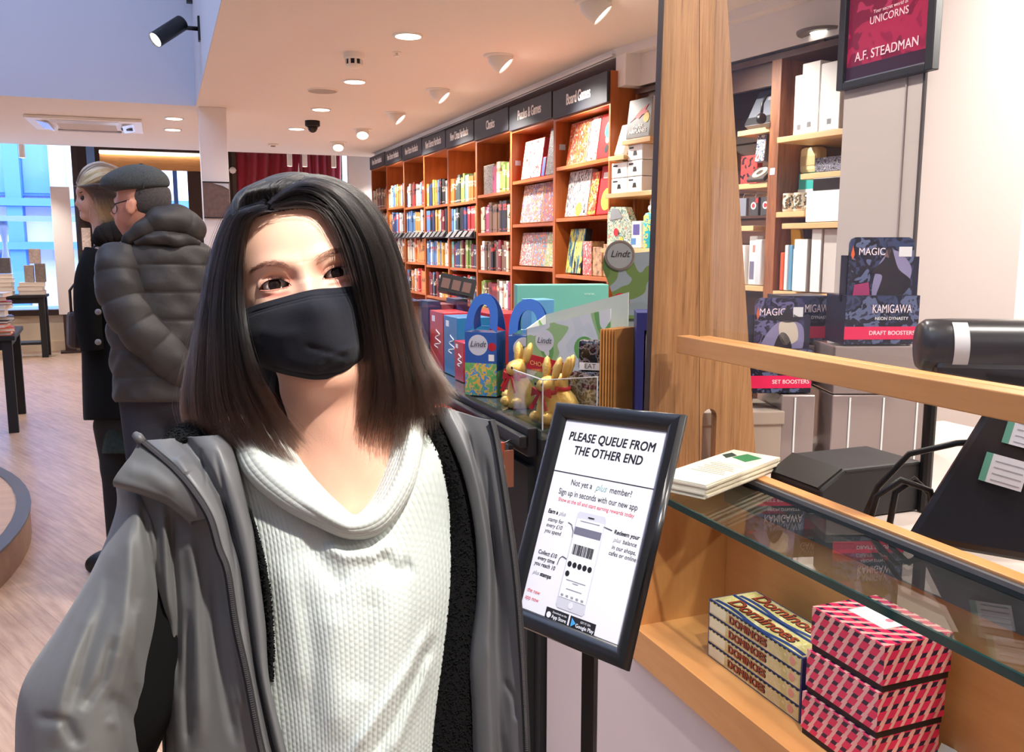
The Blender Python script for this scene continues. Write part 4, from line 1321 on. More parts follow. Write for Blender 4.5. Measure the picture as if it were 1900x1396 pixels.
def rail_profile(L, name):
    """Rounded frame rail with mitred ends, lying along local X, outer edge at z = 0, inner at z = -.026."""
    prof = [(.0, .006), (-.005, .0), (-.012, -.003), (-.014, -.010), (-.011, -.019), (-.006, -.025), (-.002, -.027), (.006, -.027)]
    mb = MB()
    vs, fs = [], []
    n = len(prof)
    for sgn in (-1, 1):
        for y, z in prof:
            vs.append((sgn * (L / 2 + min(0, z)), y, min(0, z) if z < 0 else 0 - 0.0))
    for i in range(n - 1):
        fs.append((i, i + 1, n + i + 1, n + i))
    fs.append(tuple(range(n)))
    fs.append(tuple(range(2 * n - 1, n - 1, -1)))
    fs.append((n - 1, 0, n, 2 * n - 1))
    mb.add(vs, fs)
    return mb


m_fr = M('snap_frame_black', (22, 23, 26), rough=.28)
W_, H_ = .26, .347
hd = MB().span((-W_ / 2 + .02, .0, -H_ / 2 + .02), (W_ / 2 - .02, .005, H_ / 2 - .02)).build('backing', m_blackm, sg, loc=SC, rot=SE)
for L, ang, off in ((W_, 0, (0, 0, H_ / 2)), (W_, PI, (0, 0, -H_ / 2)), (H_, PI / 2, (W_ / 2, 0, 0)), (H_, -PI / 2, (-W_ / 2, 0, 0))):
    o = rail_profile(L, 'r').build('frame_rail', m_fr, sg, auto=50)
    fix_normals(o)
    o.matrix_local = Matrix.Translation(SC) @ SM @ Matrix.Translation(off) @ Matrix.Rotation(ang, 4, 'Y')
m_paper = M('sign_paper', (236, 234, 240), rough=.35)
pg = MB().span((-.106, -.0025, -.15), (.106, -.0005, .15)).build('page', m_paper, sg, loc=SC, rot=SE)
INKB = M('sign_ink', (24, 24, 28), rough=.6)
INKR = M('sign_red', (214, 76, 90), rough=.6)
INKG = M('sign_sage', (130, 176, 172), rough=.6)
INKY = M('sign_grey', (150, 150, 156), rough=.6)
Y0 = -.0028


def st(s, size, x, z, mat=None, **k):
    return text(s, size, mat or INKB, pg, (x, Y0, z), FRONT, ext=.00008, **k)


st('PLEASE QUEUE FROM\nTHE OTHER END', .0186, .0, .112, bold=.0005, shear=.1, sx=.96, line=1.12, space=1.04)
MB().span((-.106, -.003, .0655), (.106, -.0025, .0668)).build('rule', INKB, pg)
st('Not yet a', .0128, -.037, .053, sx=.92)
st('plus', .0145, .0045, .053, INKG, shear=.35, sx=.95)
st('member?', .0128, .044, .053, sx=.92)
st('Sign up in seconds with our new app', .0128, .0, .0365, sx=.86)
st('Show at the till and start earning rewards today', .0083, .0, .0245, INKR, shear=.12, sx=.98)
st('Earn a', .0088, -.083, .004, bold=.0003, shear=.15, align='CENTER')
st('plus', .0088, -.062, .004, INKY, shear=.4)
st('stamp for\nevery £10\nyou spend', .0088, -.073, -.017, shear=.15)
st('Collect £10\nevery time\nyou reach 10', .0088, -.073, -.068, bold=.0001, shear=.15)
st('plus', .0085, -.088, -.0905, INKY, shear=.4)
st('stamps', .0088, -.066, -.0905, bold=.0003, shear=.15)
st('Redeem your', .0088, .073, -.003, bold=.0002, shear=.15)
st('plus', .0085, .058, -.0135, INKY, shear=.4)
st('balance', .0088, .082, -.0135, shear=.15)
st('in our shops,\ncafes or online', .0088, .074, -.0285, shear=.15)
st('the new', .0088, -.083, -.118, INKR, shear=.15)
st('app now', .0088, -.083, -.129, INKR, shear=.15)
# drawing of a phone
ph = MB().prism([(-.030, -.124), (-.026, -.128), (.026, -.128), (.030, -.124), (.030, .010), (.026, .014), (-.026, .014), (-.030, .010)], -.0033, -.0025).build('phone_picture', M('phone_silver', (206, 206, 214), rough=.5), pg)
MB().span((-.0275, -.0038, -.112), (.0275, -.0033, .003)).build('screen', M('phone_screen', (244, 243, 248), rough=.5), ph)
MB().span((-.0275, -.0042, -.020), (.0275, -.0038, -.009)).build('banner', M('phone_banner', (112, 112, 128)), ph)
MB().span((-.006, -.0042, .007), (.006, -.0034, .0085)).build('earpiece', INKB, ph)
MB().lathe([(.0001, -.0038), (.0045, -.0038), (.0045, -.0034)], n=16, axis='Y', caps=False).build('button', M('phone_btn', (226, 226, 232)), ph, loc=(0, 0, -.120))
bar = MB()
xx = -.022
rb = random.Random(3)
while xx < .021:
    w_ = rb.choice([.0007, .0012, .0018])
    bar.span((xx, -.0042, -.049), (xx + w_, -.0038, -.034))
    xx += w_ + rb.choice([.0007, .001, .0014])
o = bar.build('barcode', INKB, ph)
o['kind'] = 'stuff'
for q in range(6):
    x, z = (-.021 + .0105 * q, -.0635) if q < 5 else (-.021, -.0775)
    dt = MB().lathe([(.0001, -.0043), (.0042, -.0043), (.0042, -.0038)], n=14, axis='Y', caps=False).build('stamp_dot', INKB, ph, loc=(x, 0, z))
for q in range(5):
    MB().span((-.024 + .0105 * q, -.0042, -.110), (-.019 + .0105 * q, -.0038, -.107)).build('menu_mark', INKY, ph)
for z, w_ in ((-.0865, .02), (-.0895, .006), (-.099, .016), (.0, .02)):
    MB().span((-w_, -.0042, z), (w_, -.0038, z + .0012)).build('caption_line', INKY, ph)
for pts in ([(-.045, -.006), (-.037, -.008), (-.031, -.016), (-.0295, -.026)], [(.045, -.002), (.03, .0), (.015, -.004), (.004, -.012)], [(-.047, -.07), (-.045, -.060), (-.04, -.056), (-.030, -.058)]):
    MB().tube([(a, -.0032, b) for a, b in pts], .0005, 5).build('arrow', INKB, pg)
for x0, x1, s1, s2, c_ in ((-.047, .001, 'Download on the', 'App Store', None), (.005, .056, 'GET IT ON', 'Google Play', 1)):
    bd = MB().span((x0, -.0032, -.1495), (x1, -.0026, -.132)).build('badge', INKB, pg)
    text(s1, .0042, m_paper, bd, ((x0 + x1) / 2 + .006, -.0034, -.1365), FRONT, ext=.00005)
    text(s2, .0075, m_paper, bd, ((x0 + x1) / 2 + .006, -.0034, -.143), FRONT, ext=.00005, bold=.0001)
    if c_:
        MB().prism([(x0 + .004, -.147), (x0 + .013, -.141), (x0 + .004, -.135)], -.0038, -.0033).build('triangle', M('badge_blue', (70, 160, 220)), bd)
    else:
        MB().lathe([(.0001, -.0038), (.0045, -.0038), (.0045, -.0033)], n=14, axis='Y', caps=False).build('round_mark', m_paper, bd, loc=(x0 + .008, 0, -.142))
MB().tube([(0, .0, 0.02), (0, 0, .88), (.006, .0, .93), (.012, -.002, 1.0)], .0135, 4).build('pole', m_blackm, sg)
MB().lathe([(.15, 0), (.15, .008), (.14, .012), (.001, .012)], n=40).build('floor_plate', m_blackm, sg, auto=40)
MB().lathe([(.02, .012), (.02, .05), (.014, .055)], n=18).build('collar', m_blackm, sg, auto=40)

# ------------------------------------------------------------------ sweets counter beyond the till
kb = thing('sweets_counter', 'black merchandising counter with a glass top carrying sweets', 'counter', (.85, 3.7, 0), R(-90))
MB().span((0, .0, 0), (1.72, .60, .975)).build('carcass', m_blackm, kb)
MB().span((0, -.028, .93), (1.70, -.0005, 1.004)).build('front_ledge', m_black, kb, bevel=.004)
MB().span((0, -.05, .955), (1.70, -.0285, .985)).build('ticket_rail', m_black, kb, bevel=.004)
MB().span((0, .0, .9755), (1.72, .60, .998)).build('glass_top', M('dark_glass_top', (70, 76, 70), rough=.06), kb)
MB().span((.05, -.02, .1), (1.68, -.0005, .90)).build('front_panel', m_blackm, kb)
Z1 = 1.0


def swbox(name, lab, cat, x0, x1, y0, y1, h, mats, group=None, z=Z1, bev=.002):
    """Axis-aligned sweet box: world x0..x1, y0..y1; its aisle face and its near face carry the print."""
    t = thing(name, lab, cat, ((x0 + x1) / 2, (y0 + y1) / 2, z), 0, group)
    w_, d_ = x1 - x0, y1 - y0
    MB().span((-w_ / 2, -d_ / 2, 0), (w_ / 2, d_ / 2, h)).build('carton', mats, t, bevel=bev)
    return t, w_, d_


def swirl(parent, w_, d_, h, mat, s=1.0):
    """White ribbon scroll printed on the aisle face."""
    pts = [(-w_ / 2 - .001, -d_ * .12 + d_ * .28 * math.sin(a * 1.6) * (1 - a / 14), h * (.38 + .035 * a * s)) for a in np.linspace(0, 9, 22)]
    MB().tube(pts, .0022, 4).build('ribbon_print', mat, parent)
    MB().span((-w_ / 2 - .001, d_ * .1, h * .82), (-w_ / 2, d_ * .32, h * .92)).build('price_sticker', m_wcard, parent)


m_sred = M('carton_red', (186, 34, 50), rough=.35)
m_sblue = M('carton_blue', (42, 118, 168), rough=.35)
t, a, b = swbox('chocolate_carton', 'tall red chocolate carton with a white ribbon print', 'chocolate box', .93, 1.03, 3.07, 3.24, .214, m_sred)
swirl(t, a, b, .214, m_wcard)
t, a, b = swbox('chocolate_carton', 'tall blue chocolate carton with a white ribbon print', 'chocolate box', .93, 1.05, 2.905, 3.06, .208, m_sblue)
swirl(t, a, b, .208, m_wcard)
t, a, b = swbox('chocolate_carton', 'small red chocolate carton in front of the tall blue one', 'chocolate box', .915, .975, 2.79, 2.89, .134, m_sred)
swirl(t, a, b, .134, m_wcard)
t, a, b = swbox('chocolate_carton', 'second tall red chocolate carton behind the blue one', 'chocolate box', 1.07, 1.20, 2.95, 3.15, .215, m_sred)
t, a, b = swbox('sweet_packet', 'clear bag of pink and gold sweets at the far end of the sweets counter', 'sweets', .86, .915, 3.27, 3.42, .14, art('art_sweets', [(206, 150, 130), (190, 80, 70), (232, 206, 170), (160, 60, 60)], 40, 51), bev=.02)


def gable_bag(lab, x, y, rz, w_, d_, h):
    """Card carrier: printed body, sloping shoulders, two arched handle cards meeting at the top."""
    t = thing('gable_bag', lab, 'gift bag', (x, y, Z1), rz, 'blue and green chocolate carriers')
    hb = h * .62
    m_b = M('bag_blue', (50, 92, 168), rough=.3)
    m_g = M('bag_green', (96, 160, 84), rough=.35)
    body = MB().span((-w_ / 2, -d_ / 2, 0), (w_ / 2, d_ / 2, hb)).build('carton', M('bag_dark_blue', (30, 58, 110), rough=.35), t, bevel=.002)
    MB().span((-w_ / 2 + .001, -d_ / 2 - .0012, hb * .52), (w_ / 2 - .001, -d_ / 2, hb)).build('blue_print', m_b, body)
    MB().span((-w_ / 2 + .001, -d_ / 2 - .0012, 0.002), (w_ / 2 - .001, -d_ / 2, hb * .52)).build('garden_print', art('art_bag_garden', [(104, 176, 100), (120, 184, 110), (232, 186, 84), (84, 150, 206), (120, 184, 110)], 34, 52, detail=1), body)
    MB().span((w_ / 2, -d_ / 2 + .001, 0.002), (w_ / 2 + .0012, d_ / 2 - .001, hb * .4)).build('green_side', m_g, body)
    for sy in (-1, 1):
        # arch with an oval opening, leaning towards the ridge
        n = 20
        out = [(w_ / 2 * math.cos(a), (h - hb) * max(0, math.sin(a)) ** .7) for a in np.linspace(0, PI, n)]
        inn = [(w_ / 2 * .52 * math.cos(a), .014 + (h - hb - .048) * max(0, math.sin(a)) ** .7) for a in np.linspace(0, PI, n)]
        mb = MB()
        vs = [(p[0], -.0008, p[1]) for p in out] + [(p[0], -.0008, p[1]) for p in inn] + [(p[0], .0008, p[1]) for p in out] + [(p[0], .0008, p[1]) for p in inn]
        fs = []
        for i in range(n - 1):
            fs += [(i, i + 1, n + i + 1, n + i), (2 * n + i, 3 * n + i, 3 * n + i + 1, 2 * n + i + 1), (i, 2 * n + i, 2 * n + i + 1, i + 1), (n + i, n + i + 1, 3 * n + i + 1, 3 * n + i)]
        fs += [(0, n, 3 * n, 2 * n), (n - 1, 3 * n - 1, 4 * n - 1, 2 * n - 1), (n, 2 * n - 1, 4 * n - 1, 3 * n)]
        mb.add(vs, fs)
        o = mb.build('handle_card', m_b, t, loc=(0, sy * d_ / 2, hb), rot=(sy * math.atan2(d_ / 2 - .002, h - hb), 0, 0))
    lb = disc(body, -.008, hb * .80, w_ * .30, M('badge_silver', (206, 208, 216), rough=.3), 'badge', y=-d_ / 2 - .0012)
    text('Lindt', w_ * .24, M('badge_navy', (46, 52, 76)), lb, (0, -d_ / 2 - .0045, .003), FRONT, shear=.3, ext=.0001)
    disc(body, w_ * .36, hb * .78, w_ * .12, m_sred, 'red_seal', y=-d_ / 2 - .0016)
    MB().span((w_ * .25, -d_ / 2 - .002, hb * .56), (w_ * .42, -d_ / 2 - .001, hb * .66)).build('price_sticker', m_wcard, body)
    return t


gable_bag('nearer blue and green chocolate carrier bag with an arched handle', .905, 2.545, R(-42), .105, .075, .315)
gable_bag('farther blue and green chocolate carrier bag beside the teal box', 1.02, 2.475, R(-30), .115, .075, .30)
# teal gift experience box standing behind
t, a, b = swbox('teal_gift_box', 'large flat teal box standing behind the carrier bags', 'box', 1.09, 1.40, 2.70, 2.78, .325, M('teal_box', (104, 172, 156), rough=.45))
text('Safe', .038, M('teal_pale', (176, 214, 204)), t, (-.10, -b / 2 - .0006, .262), FRONT, ext=.0001)
text('www.', .016, M('teal_pale', (176, 214, 204)), t, (.09, -b / 2 - .0006, .295), FRONT, ext=.0001)
t.rotation_euler = (0, 0, R(-14))
t, a, b = swbox('blue_carton', 'pale blue carton standing behind the carrier bags', 'chocolate box', 1.07, 1.15, 2.58, 2.66, .285, M('carton_pale_blue', (92, 152, 196), rough=.4))
# tray display of chocolate eggs
t = thing('egg_tray', 'printed card tray of gold wrapped chocolates with a red band', 'tray', (1.085, 2.28, Z1), R(-58))
A_tray = art('art_tray', [(196, 204, 210), (204, 210, 214), (150, 184, 130), (104, 158, 92), (206, 212, 216)], 9, 53, detail=0)
MB().prism([(-.14, 0), (.14, 0), (.14, .285), (-.14, .215)], -.05, -.046).build('front_panel', A_tray, t)
MB().prism([(-.14, 0), (.14, 0), (.14, .325), (-.14, .25)], .046, .05).build('back_panel', M('tray_inside', (176, 186, 182), rough=.6), t)
MB().prism([(-.05, 0), (.05, 0), (.05, .25), (-.05, .215)], -.14, -.136, 'YZ').build('end_panel', A_tray, t)
MB().span((-.136, -.046, .17), (.14, .046, .178)).build('inner_floor', M('tray_inside', (176, 186, 182)), t)
MB().prism([(-.138, .10), (.0, .085), (.0, .125), (-.138, .145)], -.0515, -.050).build('red_band', m_sred, t)
text('CHOCOLATE', .018, m_dgold, t, (-.07, -.0525, .113), (PI / 2, R(6), 0), ext=.0001)
lb = disc(t, -.075, .185, .032, M('badge_silver', (206, 208, 216)), 'badge', y=-.0495)
text('Lindt', .024, M('badge_navy', (46, 52, 76)), lb, (0, -.0535, .0), FRONT, shear=.3, ext=.0001)
disc(t, .06, .17, .035, m_g if 0 else M('bag_green', (96, 160, 84)), 'green_seal', y=-.0495)
m_gold = M('gold_foil', (222, 184, 104), rough=.46, metal=.55, bump=.6, bscale=130)
for q in range(6):
    o = MB().lathe([(.001, -.024), (.014, -.018), (.02, 0), (.014, .018), (.001, .024)], n=10, rot=(R(70), R(40 * q), R(25 * q))).build('gold_egg', m_gold, None, smooth=True)
    p_ = Matrix.Translation((1.085, 2.28, Z1)) @ Matrix.Rotation(R(-58), 4, 'Z') @ Vector((-.085 + .040 * q, -.012 + .018 * (q % 2), .178 + .0225))
    o.location = p_
    tag(o, 'gold wrapped chocolate, %s from the far end of the card tray' % ORD[q], 'chocolate', 'gold chocolates in the card tray')


# gold foil rabbits: body swept from stacked ellipses, two ears, red bow
def rabbit(lab, x, y, rz, s=1.0, z=Z1, bow=True):
    t = thing('chocolate_rabbit', lab, 'chocolate rabbit', (x, y, z), rz, 'gold foil chocolate rabbits')
    # sitting rabbit facing -Y: haunches, chest, head with muzzle
    rings = [(.000, .000, .030, .036), (.004, .000, .034, .042), (.020, .002, .036, .044), (.045, .004, .034, .040), (.065, .000, .029, .033), (.080, -.006, .022, .026), (.088, -.010, .020, .024),
             (.096, -.016, .023, .029), (.108, -.018, .024, .030), (.120, -.012, .020, .025), (.128, -.004, .012, .015), (.131, -.002, .002, .003)]
    P = []
    for zz, yc, rx, ry in rings:
        P.append([(s * rx * math.cos(a), s * (yc + ry * math.sin(a)), s * zz) for a in np.linspace(0, 2 * PI, 20, endpoint=False)])
    mb = MB().grid(P, closed=True)
    mb.add([(p[0], p[1], p[2]) for p in P[0]], [tuple(range(19, -1, -1))])
    o = mb.build('body', m_gold, t, smooth=True)
    for sx in (-1, 1):
        MB().lathe([(.001, .062), (.007, .056), (.0115, .036), (.010, .014), (.006, 0)], n=12).build('ear', m_gold, t, smooth=True, loc=(s * sx * .014, s * .004, s * .118), rot=(R(-16), R(8 * sx), 0))
        o = MB().lathe([(.001, .02), (.012, .014), (.016, 0), (.010, -.016), (.001, -.02)], n=12).build('paw', m_gold, t, smooth=True, loc=(s * sx * .019, s * -.034, s * .016), rot=(R(60), 0, 0))
        disc(t, s * sx * .012, s * .112, .0035, A_ink, 'eye', y=-.0475 * s)
    if bow:
        m_rib = M('red_ribbon', (176, 26, 40), rough=.45)
        MB().lathe([(.024, -.006), (.027, 0), (.024, .006)], (0, s * -.008, s * .087), n=20, caps=False).build('ribbon_band', m_rib, t, smooth=True)
        for sx in (-1, 1):
            MB().prism([(0, 0), (sx * .026, .014), (sx * .030, -.010)], -.004, .004).build('bow_loop', m_rib, t, loc=(0, s * -.037, s * .086))
            MB().prism([(0, 0), (sx * .006, .002), (sx * .032, -.040), (sx * .020, -.044)], -.0015, .0015).build('ribbon_tail', m_rib, t, loc=(0, s * -.039, s * .086), rot=(0, 0, R(-20 * sx)))
    return t


rabbit('gold foil chocolate rabbit with a red bow standing outside the acrylic box', .925, 2.31, R(-62), 1.05)
rabbit('gold foil chocolate rabbit just behind the front one', .96, 2.40, R(-150), .95)
rabbit('gold foil chocolate rabbit at the front inside the acrylic box', .905, 2.06, R(-60), .92, Z1 + .004)
rabbit('gold foil chocolate rabbit at the rear inside the acrylic box', .965, 2.10, R(-130), .9, Z1 + .004)
t = thing('acrylic_box', 'open clear acrylic box holding gold chocolate rabbits', 'box', (.93, 2.085, Z1), 0)
m_ac = glass('acrylic_sheet', (.93, .95, .95), ior=1.6)
for a, b in (((-.075, -.10, 0), (.075, -.097, .125)), ((-.075, .097, 0), (.075, .10, .125)), ((-.075, -.097, 0), (-.072, .097, .125)), ((.072, -.097, 0), (.075, .097, .125)), ((-.072, -.097, 0), (.072, .097, .003))):
    MB().span(a, b).build('panel', m_ac, t)
ed = M('acrylic_edge', (214, 220, 220), rough=.2)
for a, b in (((-.076, -.101, .1245), (.076, -.097, .1265)), ((-.076, -.097, .1245), (-.072, .1, .1265)), ((-.076, -.101, 0), (-.0735, -.0985, .1245)), ((.0735, -.101, 0), (.076, -.0985, .1245))):
    MB().span(a, b).build('edge', ed, t)
# dark foil snack packets in a row, paper envelopes, navy stand with boxed gadgets
for q in range(7):
    t = thing('snack_packet', 'black foil snack packet, %s from the aisle in the leaning row' % ORD[q], 'packet', (1.02 + .017 * q, 2.105 + .006 * q, Z1), R(-40), 'black snack packets in a row')
    P = []
    for j in range(9):
        v = j / 8
        row = []
        for i in range(9):
            u = i / 8 * 2 - 1
            th = .0065 * (1 - u ** 4) * math.sin(PI * v) ** .5 if 0 < j < 8 else 0.0005
            row.append((u * (.042 + .003 * (1 - 4 * (v - .5) ** 2)), th, v * .12))
        P.append(row)
    Pb = [[(p[0], -p[1], p[2]) for p in row] for row in P]
    mb = MB().grid(P)
    mb.grid([list(reversed(r_)) for r_ in Pb])
    mb.build('packet', art('art_snack', [(20, 20, 24), (30, 30, 34), (130, 120, 120), (24, 24, 28), (90, 40, 50)], 40, 54, rough=.18), t, smooth=True, rot=(R(-12), 0, 0))
t = thing('snack_packet', 'black foil snack packet with a white strip standing on the others', 'packet', (1.07, 2.13, Z1 + .118), R(-40))
MB().span((-.045, -.012, 0), (.045, .012, .085)).build('packet', art('art_snack', [(20, 20, 24)]), t, bevel=.01)
MB().span((-.04, -.0135, .004), (.02, -.0115, .024)).build('white_strip', m_wcard, t)
text('EAT', .018, A_ink, t, (-.01, -.0137, .014), FRONT, ext=.0001)
m_kraft = M('kraft_paper', (186, 132, 72), rough=.7, var=.15, vscale=20)
for q in range(6):
    o = MB().span((-.0008, -.052, 0), (.0008, .052, .235)).build('kraft_envelope', m_kraft, None, loc=(1.105 + .007 * q, 2.105 - .003 * q, Z1 + .001), rot=(0, 0, R(-62)))
    tag(o, 'brown kraft envelope, %s from the aisle, standing beside the navy stand' % ORD[q], 'envelope', 'kraft envelopes standing on the sweets counter')
t = thing('gadget_stand', 'navy display stand with boxed gadgets beside the oak post', 'stand', (1.215, 2.02, .998), R(-26))
m_navy = M('navy_card', (24, 30, 92), rough=.5)
MB().span((-.075, .03, .0), (.135, .07, .285)).build('back_card', m_navy, t)
MB().span((-.075, -.06, .0), (-.055, .03, .285)).build('side_card', m_navy, t)
MB().span((-.055, -.06, .24), (.135, .03, .285)).build('head_card', m_navy, t)
for z, lb in ((.002, 'lower'), (.118, 'upper')):
    b_ = MB().span((-.05, -.05, z), (.10, .028, z + .112)).build('gadget_carton', M('gadget_card', (206, 192, 186), rough=.5), t, bevel=.001)
    MB().span((-.048, -.0512, z + .004), (.098, -.0502, z + .03)).build('violet_band', M('violet_band', (120, 108, 150)), b_)
    MB().prism([(.04, z + .012), (.085, z + .012), (.092, z + .05), (.055, z + .06)], -.0535, -.0515).build('gadget_picture', M('gadget_dark', (50, 46, 70)), b_)
    if z < .1:
        MB().prism([(-.01, z + .06), (.01, z + .05), (.026, z + .066), (.006, z + .078)], -.052, -.0505).build('emblem', m_gr, b_)
        text('BOOK', .014, A_ink, b_, (.01, -.0515, z + .038), FRONT, ext=.0001)
    else:
        [MB().span((-.03 + .006 * q, -.0515, z + .06 + .012 * q), (.012 - .004 * q, -.0502, z + .063 + .012 * q)).build('text_line', A_ink, b_) for q in range(3)]
# shield shaped header card on a stand behind
t = thing('header_card', 'shield shaped sweets header card with a round silver badge', 'display card', (1.275, 2.31, Z1), R(-24))
MB().span((-.02, .004, 0), (.02, .016, .30)).build('stand', M('grey_board', (130, 136, 134)), t)
MB().prism([(-.085, .39), (-.08, .425), (.10, .44), (.10, .24), (-.025, .24)], -.004, .004).build('card', art('art_header_shaded', [(124, 134, 138), (130, 140, 146), (96, 118, 66), (78, 102, 54)], 6, 55, detail=0), t)  # inks darkened, so the shade on this card is in its colour
lb = MB().lathe([(.0001, -.009), (.044, -.009), (.044, -.005)], n=28, axis='Y', caps=False).build('badge', M('badge_grey', (140, 142, 142), rough=.4), t, loc=(-.035, 0, .425))
MB().lathe([(.037, -.0105), (.042, -.0105), (.042, -.009), (.037, -.009), (.037, -.0105)], n=28, axis='Y', caps=False).build('badge_ring', m_steel, lb)
text('Lindt', .027, m_dink, lb, (0, -.0108, .004), FRONT, shear=.3, ext=.0001)
disc(t, -.03, .29, .026, m_sred, 'red_seal', y=-.005)
# clear tub with small things at the far end
t = thing('clear_tub', 'clear plastic tub of small boxed notebooks behind the chocolate cartons', 'tub', (1.04, 3.42, Z1), 0)
for a, b in (((-.12, -.10, 0), (.12, -.097, .245)), ((-.12, .097, 0), (.12, .10, .245)), ((-.12, -.097, 0), (-.117, .097, .245)), ((.117, -.097, 0), (.12, .097, .245)), ((-.117, -.097, 0), (.117, .097, .003))):
    MB().span(a, b).build('panel', m_ac, t)
for q, (x, y, w_, h_, cl, lb) in enumerate([(-.06, 0, .05, .235, (40, 44, 90), 'navy notebook in the clear tub'), (0, .02, .05, .22, (150, 70, 80), 'rose notebook in the clear tub'), (.055, 0, .045, .24, (60, 60, 110), 'indigo notebook in the clear tub')]):
    o = MB().span((-w_ / 2, -.07, 0), (w_ / 2, .07, h_)).build('notebook', M('tubbook%d' % q, cl, rough=.5, var=.2, vscale=40), None, loc=(1.04 + x, 3.42 + y, Z1 + .004))
    tag(o, lb, 'notebook', 'notebooks in the clear tub')
t = thing('mini_book_box', 'black display box with three dark miniature windows tilted on the notebooks', 'box', (1.07, 3.36, Z1 + .262), 0, rot=(R(-14), R(12), R(-24)))
MB().span((-.07, -.03, 0), (.07, .03, .07)).build('box', m_black, t)
for q in range(3):
    MB().span((-.06 + q * .042, -.032, .012), (-.028 + q * .042, -.03, .052)).build('window_print', M('mini_brown', (110, 84, 76), rough=.3), t)
# goods hanging from the front of the sweets counter
for q in range(6):
    o = MB().span((-.004, -.03, -.09), (.004, .03, 0)).build('hanging_packet', M('hang_red', (196, 64, 50), rough=.4), None, loc=(.768, 2.47 + .028 * q, .966), rot=(0, 0, R(-60)))
    tag(o, 'red hanging packet, %s from the near end of the hook on the black counter' % ORD[q], 'packet', 'red packets hung on the black counter')
t = thing('display_hooks', 'row of wire hooks with black keyrings on the front of the black counter', 'hooks', (.786, 2.22, .905), 0)
MB().span((-.0, -.18, .02), (.012, .38, .05)).build('hook_bar', m_black, t)
for q in range(7):
    y = -.15 + .045 * q
    MB().tube([(0, y, .035), (-.06, y, .03), (-.07, y, .04)], .0025, 6).build('hook', m_steel, t)
    MB().lathe([(.012, -.002), (.016, 0), (.012, .002)], (-.045, y, .012), n=12, axis='Y', caps=False).build('keyring', m_steel, t)
    MB().span((-.065, y - .006, -.06), (-.025, y + .006, -.005)).build('fob', m_black, t, bevel=.003)
t = thing('hanging_tag', 'red brown pencil and tag hanging beside the open coat', 'tag', (.80, 2.06, .965), 0)
MB().tube([(0, 0, .0), (-.03, -.02, -.005)], .002, 6).build('hook', m_steel, t)
MB().tube([(-.03, -.02, -.0), (-.028, -.02, -.10)], .006, 8).build('pencil', M('pencil_red', (170, 74, 50), rough=.4), t)
MB().span((-.03, -.03, -.115), (-.004, -.024, -.02)).build('card', M('tag_brown', (140, 84, 60)), t)

# ------------------------------------------------------------------ till side: trading card displays, acrylic riser, printer, terminal
FR = -YAW
m_mag = art('art_violet', [(38, 40, 66), (62, 60, 100), (30, 30, 50), (96, 92, 136), (24, 24, 40)], 18, 61, rough=.3)
m_mag2 = art('art_night', [(34, 40, 66), (52, 62, 96), (26, 28, 44), (86, 96, 130), (44, 46, 70)], 16, 62, rough=.3)
m_magside = M('booster_side', (28, 30, 52), rough=.35)
m_magband = M('booster_pink', (214, 34, 84), rough=.35)
m_maglet = M('booster_letters', (236, 216, 222), rough=.5)
m_tick = M('price_label', (206, 206, 212), rough=.5)


def fpt(px_right, fwd, z):
    """Point px_right metres to the right and fwd metres straight ahead of the camera's standpoint, at height z."""
    return (px_right * _c + fwd * _s, -px_right * _s + fwd * _c, z)


def catmull2(P, m):
    """Rounded closed outline through the inner points of P (first and last two repeat)."""
    out = []
    for i in range(1, len(P) - 2):
        p0, p1_, p2_, p3 = P[i - 1], P[i], P[i + 1], P[i + 2]
        for k in range(m):
            t = k / m
            out.append(tuple(.5 * (2 * p1_ + (p2_ - p0) * t + (2 * p0 - 5 * p1_ + 4 * p2_ - p3) * t * t + (3 * p1_ - p0 - 3 * p2_ + p3) * t ** 3)))
    return out


